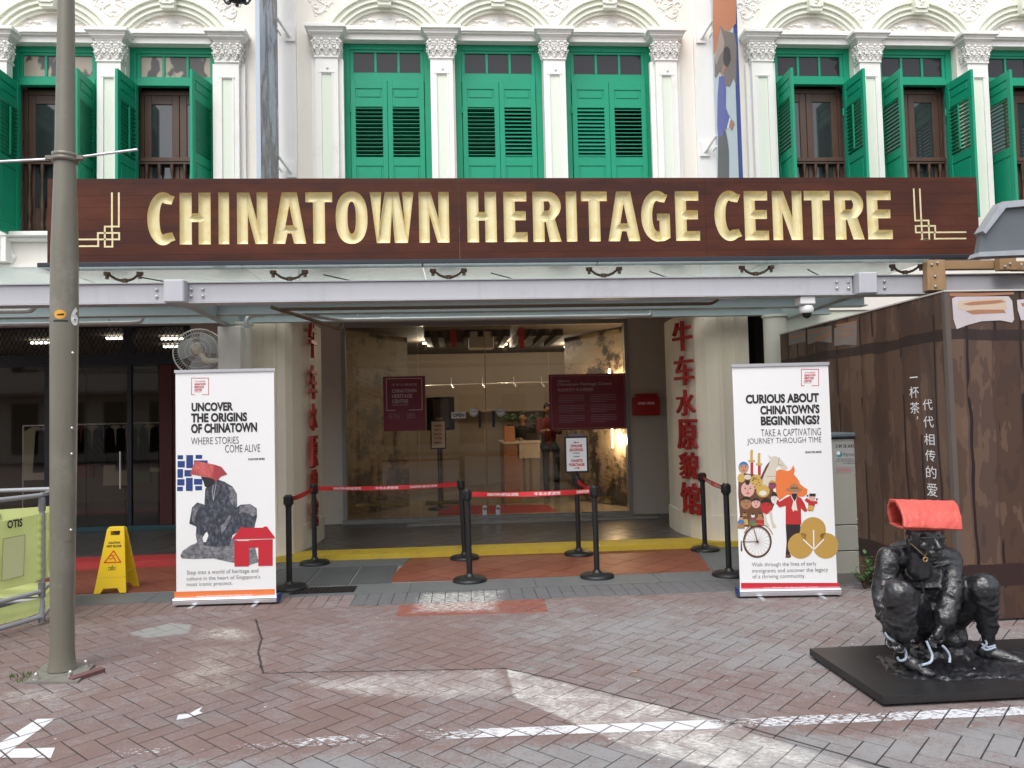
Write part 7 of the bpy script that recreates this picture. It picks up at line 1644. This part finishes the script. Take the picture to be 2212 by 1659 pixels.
# shrub in the corner
pt = thing('small_shrub', 'small green leafy shrub growing between the meter box and the statue', 'shrub', tuple(G(1868, 1272))); base = G(1868, 1272); rg = random.Random(5)
st = MB(); lf = [] 
for k in range(9):
    a = rg.uniform(0, 6.28); tip = base+Vector((rg.uniform(-.13, .10), rg.uniform(-.12, .08), rg.uniform(.10, .30))); mid = base.lerp(tip, .5)+Vector((0, 0, .03)); st.tube([base, mid, tip], [.005, .004, .003], n=5)
    for j in range(7):
        c_ = base.lerp(tip, .35+.11*j)+Vector((rg.uniform(-.02, .02), rg.uniform(-.02, .02), .01)); a = rg.uniform(0, 6.28); lf.append((c_, a, rg.uniform(-.1, .7), rg.uniform(.030, .048)))
build('stems', st, m_brown, pt); m_lf = M('shrub_leaf', (.065, .16, .045, 1), .45, var=.35, vs=25)
for c_, a, e, s in lf:
    mb = MB(); d = Vector((cos(a)*cos(e), sin(a)*cos(e), sin(e))); sd = Vector((-sin(a), cos(a), 0)); upn = d.cross(sd)
    P_ = [c_, c_+d*s*.4+sd*s*.36, c_+d*s*.9+sd*s*.34, c_+d*s*1.4, c_+d*s*.9-sd*s*.34, c_+d*s*.4-sd*s*.36, c_+d*s*.7-upn*s*.10]
    mb.add(P_, [[0, 1, 6], [1, 2, 6], [2, 3, 6], [3, 4, 6], [4, 5, 6], [5, 0, 6]], 0, True); build('leaf', mb, m_lf, pt)

# ================================================================ bronze statue on its steel plate
t = NT('blackened_bronze'); q = t.noise(14, 7, .75); q2 = t.noise(45, 5, .7); c = t.mix(t.step(q, .42, .68), (.008, .008, .010, 1), (.024, .025, .030, 1)); c = t.mix(t.math('MULTIPLY', t.step(q2, .60, .75), .5), c, (.13, .14, .16, 1)); t.color(c); t.setr(.30, 0, .9); t.bump(t.math('ADD', t.math('MULTIPLY', t.noise(40, 5, .65), .6), t.math('MULTIPLY', t.noise(15, 4, .6, (1, 1, 1.5)), 1.6)), .5, .013); m_brz = t.mat
m_brz2 = M('blackened_bronze_face', (.016, .016, .019, 1), .26, 0, var=.4, vs=20, bump=.25, bs=45, spec=.9)
t = NT('coral_red_paint'); q = t.noise(11, 7, .75); c = t.mix(q, (.50, .050, .035, 1), (.66, .13, .10, 1)); c = t.mix(t.math('MULTIPLY', t.step(t.noise(30, 5, .8), .60, .72), .5), c, (.70, .42, .36, 1)); t.color(c); t.setr(.42); t.bump(t.math('ADD', t.noise(16, 5, .6), t.math('MULTIPLY', t.noise(50, 4), .4)), .6, .012); m_hat = t.mat
st_ = thing('crouching_statue', 'blackened bronze statue of a crouching figure in a red folded headcloth tying its shoes', 'statue', (2.95, 4.45, .06))
pz = .062
mb = MB(); mb.box(2.236, 4.035, .05, 3.85, 4.90, pz-.0005); mb.box(2.236, 4.035, .018, 3.85, 4.045, .0495); mb.box(2.236, 4.0455, .018, 2.246, 4.90, .0495)
for x_, y_ in ((2.27, 4.07), (2.27, 4.86), (3.6, 4.07)): mb.cyl((x_, y_, 0), (x_, y_, .05), .02, n=10)
t = NT('steel_plate_black'); t.setr(.38, .3); t.color(t.mix(t.noise(4, 7, .75), (.012, .012, .014, 1), (.045, .042, .042, 1))); t.bump(t.noise(60, 4), .1, .003); build('plinth_plate', mb, t.mat, st_)
ST = lambda u, v, Y: F(1744.6+u*.2975, 1042.4+v*.2975, Y)
def L(a, r0, b, r1): return ('l', a, r0, b, r1)
# mound
chain = [('b', (3.06, 4.46, .025), .10, (5.6, 3.4, .62)), ('b', (2.80, 4.40, .03), .10, (3.9, 2.9, .55)), ('b', (3.35, 4.50, .02), .10, (4.2, 2.9, .70)), ('b', (3.0, 4.66, .06), .10, (3.0, 1.7, .9)), ('b', (2.66, 4.55, .035), .08, (2.2, 2.2, .6)), ('b', (3.1, 4.30, .03), .09, (4.2, 1.7, .55)), ('b', (3.6, 4.42, .02), .09, (2.6, 2.6, .6))]
mound = body('mound', [(c[0], (c[1][0], c[1][1], c[1][2]+.003))+tuple(c[2:]) for c in chain], .013, m_brz, st_, nz=.016, nsc=15, smooth=1)
# figure: joints measured in the picture, each at its own depth
V = Vector
neck = ST(850, 540, 4.47); head = ST(846, 415, 4.385); chestL, chestR = ST(590, 560, 4.53), ST(1030, 565, 4.51)
pel = ST(930, 1010, 4.70); seat = ST(1000, 1110, 4.72); chest = ST(830, 660, 4.57); belly = ST(850, 850, 4.60)
kL = ST(660, 800, 4.28); aL = ST(695, 1215, 4.39); heL = ST(680, 1262, 4.425); toL = ST(850, 1372, 4.30); hipL = ST(840, 1000, 4.66)
kR = ST(1275, 765, 4.36); aR = ST(1318, 1170, 4.49); heR = ST(1285, 1222, 4.52); toR = ST(1515, 1296, 4.42); hipR = ST(1030, 960, 4.68)
elL = ST(545, 800, 4.50); wrL = ST(575, 1085, 4.40); haL = ST(630, 1160, 4.36); elR = ST(1040, 820, 4.42); wrR = ST(985, 1020, 4.36); haR = ST(935, 1110, 4.36)
hemL = kL.lerp(aL, .60); rg2 = random.Random(12)
def folds(p0, r0, p1, r1, n, w_=.0085, lo=.1, hi=.95, amp=.9):
    out = []; d = (p1-p0).normalized(); u = d.orthogonal().normalized(); v = d.cross(u)
    for i in range(n):
        t_ = lo+(hi-lo)*(i+.5+rg2.uniform(-.3, .3))/n; c = p0.lerp(p1, t_); r = r0+(r1-r0)*t_; a0 = rg2.uniform(0, 6.28); sp = rg2.uniform(1.3, 2.6); sl_ = rg2.uniform(-.05, .05); pr_ = None
        for k in range(6):
            a = a0+sp*k/5; q = c+(u*cos(a)+v*sin(a))*r*.985+d*(sl_*(k/5-.5)*amp+.010*sin(k*1.3)); ww_ = w_*(.5+.9*sin(pi*(k+.5)/6))
            if pr_ is not None: out.append(L(pr_[0], pr_[1], q, ww_))
            pr_ = (q, ww_)
    return out
shL, shR = chestL, chestR
chain = [
    ('b', tuple(chest), .135, (1.12, .80, 1.2)), L(chest, .135, belly, .128), L(belly, .128, pel, .150), L(pel, .150, seat, .13),
    L(neck+V((0, .04, .0)), .075, shL+V((0, .0, .012)), .070), L(neck+V((0, .04, .0)), .075, shR+V((0, .0, .012)), .070), L(neck+V((0, .03, -.02)), .056, head+V((0, .03, -.05)), .055), ('b', tuple(chest+V((0, .07, .10))), .12, (1.5, .9, .9)),
    L(shL, .074, elL, .064), L(elL, .064, elL.lerp(wrL, .35), .060), L(elL.lerp(wrL, .35), .056, elL.lerp(wrL, .7), .040), L(elL.lerp(wrL, .6), .030, wrL, .025),
    L(shR, .074, elR, .068), L(elR, .068, elR.lerp(wrR, .85), .060), L(elR.lerp(wrR, .8), .034, wrR.lerp(haR, .4), .028),
    L(hipL, .100, kL, .082), L(kL, .084, hemL, .086), ('b', tuple(hemL+V((0, .0, .012))), .089, (1.06, 1.0, .42)), L(hemL, .052, aL, .037),
    L(hipR, .110, kR, .090), L(kR, .090, kR.lerp(aR, .32), .072), L(kR.lerp(aR, .3), .072, kR.lerp(aR, .72), .056), ('b', tuple(kR.lerp(aR, .70)), .060, (1.05, 1.0, .45)), L(kR.lerp(aR, .6), .040, aR, .034),
    ('b', tuple((pel+seat)/2+V((0, .03, -.02))), .145, (1.2, .9, .9)), ('b', tuple(ST(1045, 1130, 4.62)), .085, (1.1, 1, .8)),
    # smock hem hanging between the thighs
    L(ST(800, 900, 4.50), .05, ST(930, 930, 4.50), .05), L(ST(930, 930, 4.50), .045, ST(900, 1000, 4.52), .03),
    L(heL, .044, heL.lerp(toL, .5), .044), L(heL.lerp(toL, .5), .044, toL, .034), ('b', tuple(toL+V((.010, -.014, -.004))), .038, (1.25, 1.1, .66)), L(heL+V((0, .005, .0)), .040, aL, .037),
    L(heR, .044, heR.lerp(toR, .5), .044), L(heR.lerp(toR, .5), .044, toR, .034), ('b', tuple(toR+V((.028, -.012, -.004))), .038, (1.5, 1.0, .62)), L(heR, .040, aR, .035)]
nk = neck+V((0, .02, -.02))
ring_ = [nk+V((.078*cos(a), .070*sin(a)-.01, -.012+.018*sin(a))) for a in [2*pi*k/14 for k in range(15)]]
chain += [L(ring_[k], .013, ring_[k+1], .013) for k in range(14)]
fp_ = [chest+V((q[0], -.146+q[2], q[1])) for q in ((-.105, .085, .012), (-.10, .0, .0), (-.085, -.09, -.005), (0, .07, -.006), (.10, .085, .012), (.105, -.02, .0), (.08, -.10, -.005))]
chain += [L(fp_[0], .010, fp_[1], .011), L(fp_[1], .011, fp_[2], .009), L(fp_[0], .009, fp_[3], .009), L(fp_[3], .009, fp_[4], .009), L(fp_[4], .010, fp_[5], .011), L(fp_[5], .011, fp_[6], .009)]
chain += folds(shL, .074, elL, .064, 5)+folds(elL, .064, elL.lerp(wrL, .7), .048, 5)+folds(shR, .074, elR, .068, 5)+folds(elR, .068, elR.lerp(wrR, .85), .060, 6)
chain += folds(hipL, .100, kL, .084, 4)+folds(kL, .086, hemL, .088, 6, .009, .15)+folds(hipR, .110, kR, .092, 6, .010)+folds(kR, .090, kR.lerp(aR, .7), .060, 6)+folds(chest, .150, belly, .132, 5, .009)
fig = body('body', chain, .0085, m_brz, st_, nz=.0050, nsc=14, smooth=3)
# head with brow, nose, mouth, ears
hx, hy, hz = head; hc_ = [('b', (hx, hy+.01, hz+.02), .100, (.86, 1.0, 1.06)), ('b', (hx+.004, hy-.030, hz-.042), .066, (.94, .90, .95)), ('b', (hx+.006, hy-.052, hz-.086), .030, (1.2, .9, .8)),
        L(V((hx+.008, hy-.086, hz+.014)), .011, V((hx+.012, hy-.108, hz-.026)), .0145), ('b', (hx+.012, hy-.098, hz-.032), .015, (1.5, .8, .7)),
        L(V((hx-.050, hy-.070, hz+.022)), .014, V((hx-.008, hy-.080, hz+.022)), .014), L(V((hx+.026, hy-.080, hz+.022)), .014, V((hx+.064, hy-.068, hz+.022)), .014),
        L(V((hx-.018, hy-.088, hz-.056)), .0075, V((hx+.040, hy-.086, hz-.056)), .0075), L(V((hx-.014, hy-.084, hz-.071)), .0095, V((hx+.034, hy-.082, hz-.071)), .0095),
        ('b', (hx-.040, hy-.064, hz-.020), .028, (1, .75, .9)), ('b', (hx+.054, hy-.060, hz-.020), .028, (1, .75, .9)), ('b', (hx-.088, hy+.0, hz-.012), .022, (.5, 1, 1.5)), ('b', (hx+.094, hy+.0, hz-.012), .022, (.5, 1, 1.5)),
        ('b', (hx-.028, hy-.074, hz+.002), .014, (1.4, .7, .7)), ('b', (hx+.046, hy-.072, hz+.002), .014, (1.4, .7, .7)), L(V((hx, hy+.03, hz-.06)), .054, V((hx, hy+.06, hz-.17)), .07)]
hb = body('head', [((c[0], tuple(Vector(head)+(Vector(c[1])-head)*1.10), c[2]*1.10)+tuple(c[3:])) if c[0] == 'b' else ('l', head+(Vector(c[1])-head)*1.10, c[2]*1.10, head+(Vector(c[3])-head)*1.10, c[4]*1.10) for c in hc_], .0055, m_brz2, st_, nz=.0010, nsc=28, smooth=2)
def hand(w_, k_, side, name='hand'):
    d = (k_-w_).normalized(); sd = d.cross(V((0, 1, 0))).normalized()*side; nn = d.cross(sd).normalized(); ch = [L(w_, .024, k_, .028), ('b', tuple(k_), .028, (1, .8, 1))]
    for i, (ln_, of) in enumerate(((.050, -.024), (.058, -.008), (.055, .008), (.044, .022))):
        p0 = k_+sd*of+d*.018; p1 = p0+d*ln_*.55+nn*.006; p2 = p1+d*ln_*.35-nn*.020*(1 if nn.y > 0 else -1)
        ch += [L(p0, .0095, p1, .0088), L(p1, .0088, p2, .0072)]
    t0 = w_.lerp(k_, .55)+sd*-.026; t1 = t0-sd*.022+d*.022; ch += [L(t0, .012, t1, .0095), L(t1, .0095, t1+d*.026+sd*.006, .008)]
    return body(name, ch, .0042, m_brz2, st_, nz=.0012, nsc=40, smooth=1)
hand(wrL, haL, 1); hand(wrR.lerp(haR, .35), haR, -1)
# folded red headcloth: a thick sheet bent into a tent, open at the fold on the viewer's left
hp = lambda u, v, Y: F(1744.6+u*.2975, 1042.4+v*.2975, Y)
TL, TR, BR_, BL_ = hp(655, 152, 4.33), hp(1092, 165, 4.30), hp(1117, 345, 4.22), hp(695, 328, 4.24)
back_d = V((0, .30, -.12))
def sheet(name, grid, th, mat, nz=.004):
    r, c_ = len(grid), len(grid[0]); vs = [p for row_ in grid for p in row_]; fs = [[i*c_+j, i*c_+j+1, (i+1)*c_+j+1, (i+1)*c_+j] for i in range(r-1) for j in range(c_-1)]
    me = bpy.data.meshes.new(name); off = st_.location; me.from_pydata([p-off for p in vs], [], fs); me.materials.append(mat); o = bpy.data.objects.new(name, me); COL.objects.link(o)
    s = o.modifiers.new('s', 'SOLIDIFY'); s.thickness = th; s.offset = 0; b = o.modifiers.new('b', 'BEVEL'); b.width = .006; b.segments = 2; u_ = o.modifiers.new('u', 'SUBSURF'); u_.levels = 2; u_.render_levels = 2; u_.subdivision_type = 'CATMULL_CLARK'
    dg = bpy.context.evaluated_depsgraph_get(); m2 = bpy.data.meshes.new_from_object(o.evaluated_get(dg)); bpy.data.objects.remove(o); nr = [v.normal.copy() for v in m2.vertices]
    for v, n_ in zip(m2.vertices, nr): p = v.co*22; v.co += n_*nz*(noise.noise(p)+.6*noise.noise(p*2.1))
    for p in m2.polygons: p.use_smooth = True
    o = bpy.data.objects.new(name, m2); COL.objects.link(o); o.parent = st_; return o
grid = []
apexL, apexR = TL+V((0, .10, .0)), TR+V((0, .10, .0)); bkL, bkR = hp(600, 285, 4.46), hp(1085, 330, 4.60); prof = []
for s in [i/10 for i in range(11)]:
    fT, fB, ap, bk = TL.lerp(TR, s), BL_.lerp(BR_, s), apexL.lerp(apexR, s), bkL.lerp(bkR, s)
    grid.append([fB, fB.lerp(fT, .35)+V((0, -.012, 0)), fB.lerp(fT, .7)+V((0, -.010, 0)), fT+V((0, .004, -.006)), fT.lerp(ap, .35)+V((0, 0, .012)), ap.lerp(fT, .1)+V((0, 0, .006)), ap.lerp(bk, .35)+V((0, .015, .015)), ap.lerp(bk, .7)+V((0, .012, .008)), bk])
sheet('headcloth', grid, .022, m_hat, .0035)
# under flap at the open end, closing the fold
U0, U1, U2 = hp(592, 290, 4.44), hp(690, 330, 4.26), hp(722, 362, 4.33)
sheet('headcloth_flap', [[U0, U0.lerp(U1, .5)+V((0, 0, -.004)), U1], [U0.lerp(bkR, .35)+V((0, 0, -.01)), U2.lerp(bkR, .1), BL_.lerp(BR_, .25)+V((0, .02, -.0))], [U0.lerp(bkR, .9), hp(900, 345, 4.48), BL_.lerp(BR_, .8)+V((0, .02, 0))]], .016, m_hat, .002)
# cord, coin, collar, white shoe laces
mb = MB(); c0 = ST(745, 440, 4.33); c1 = ST(852, 535, 4.30); c2 = ST(868, 505, 4.31); mb.tube([c0, c0.lerp(c1, .5)+V((0, -.01, -.004)), c1, c2, ST(875, 470, 4.34)], .0026, n=6); cd_ = build('neck_cord', mb, M('old_gold', (.40, .28, .12, 1), .4, .6), st_)
cc_ = ST(855, 558, 4.285); mb = MB(); mb.tube([(cc_.x+.012*cos(a), cc_.y, cc_.z+.012*sin(a)) for a in [2*pi*k/16 for k in range(16)]], .0045, n=6, closed=True); build('coin', mb, bpy.data.materials['old_gold'], cd_)
m_lace = M('pale_blue_lace', (.40, .47, .56, 1), .5, var=.2, vs=50)
def lace(pts, r=.0068):
    P_ = [ST(u, v, Y) for u, v, Y in pts]; out = []
    for i in range(len(P_)-1):
        a, b, c__, d = P_[max(i-1, 0)], P_[i], P_[i+1], P_[min(i+2, len(P_)-1)]
        for k in range(6):
            q = k/6; out.append(.5*((2*b)+(c__-a)*q+(2*a-5*b+4*c__-d)*q*q+(3*b-a-3*c__+d)*q**3))
    out.append(P_[-1]); mb = MB(); mb.tube(out, r, n=8); build('shoe_lace', mb, m_lace, st_)
lace([(660, 1190, 4.35), (672, 1215, 4.335), (700, 1205, 4.33), (715, 1250, 4.33), (705, 1285, 4.33), (668, 1292, 4.34), (650, 1265, 4.35)], .0075)
lace([(560, 1090, 4.36), (590, 1130, 4.35), (650, 1165, 4.345)]); lace([(862, 1150, 4.34), (885, 1205, 4.33), (905, 1260, 4.32), (890, 1305, 4.30), (830, 1325, 4.28)], .0075)
lace([(980, 1185, 4.34), (1015, 1225, 4.34), (1032, 1265, 4.34), (1030, 1308, 4.33)], .0075)
lace([(1262, 1195, 4.47), (1300, 1215, 4.455), (1365, 1195, 4.455)]); lace([(1262, 1170, 4.47), (1310, 1195, 4.455), (1360, 1180, 4.46)]); lace([(1290, 1145, 4.465), (1300, 1170, 4.45), (1275, 1200, 4.46)])
lace([(1478, 1285, 4.42), (1495, 1290, 4.415)], .005)
# small litter
for k, (u, v, lb_) in enumerate(((1372, 1452, 'orange dry leaf on the bricks right of the worn white patch'), (1328, 1465, 'tiny curled leaf near the dark crack in the paving'), (652, 1482, 'small brown leaf on the bricks left of centre'), (783, 1616, 'pale leaf scrap on the painted line near the front'))):
    p = G(u, v, .004); mb = MB(); a = k*1.3; s = .018 if k < 1 else .011; d = V((cos(a), sin(a), 0)); e = V((-sin(a), cos(a), 0)); mb.add([p-d*s, p+e*s*.4+V((0, 0, .004)), p+d*s+V((0, 0, .006)), p-e*s*.4+V((0, 0, .003))], [[0, 1, 2], [0, 2, 3]])
    tag(build('dry_leaf', mb, flat('dry_leaf_%d' % k, (.55, .30, .12, 1) if k != 3 else (.6, .48, .36, 1))), lb_, 'leaf')

# ================================================================ the other side of the street, seen only in reflections
t_ = thing('opposite_terrace', 'terrace across the street behind the viewer, mirrored faintly in the glass', 'building', (0, -14, 0)); mb = MB(); ww = MB()
mb.box(-22, -15, 0, 22, -14, 6.4)
build('wall', mb, M('opposite_render', (.60, .56, .50, 1), .8, var=.1), t_)
for k in range(20):
    for z in (.4, 4.3): ww.box(-21+k*2.1, -13.999, z, -19.8+k*2.1, -13.97, z+(2.4 if z < 1 else 1.6))
build('window_openings', ww, m_dark, t_); mb = MB(); mb.box(-22, -13.999, 3.1, 22, -12.4, 3.25); build('awning', mb, M('opposite_awning', (.25, .2, .2, 1), .7), t_)
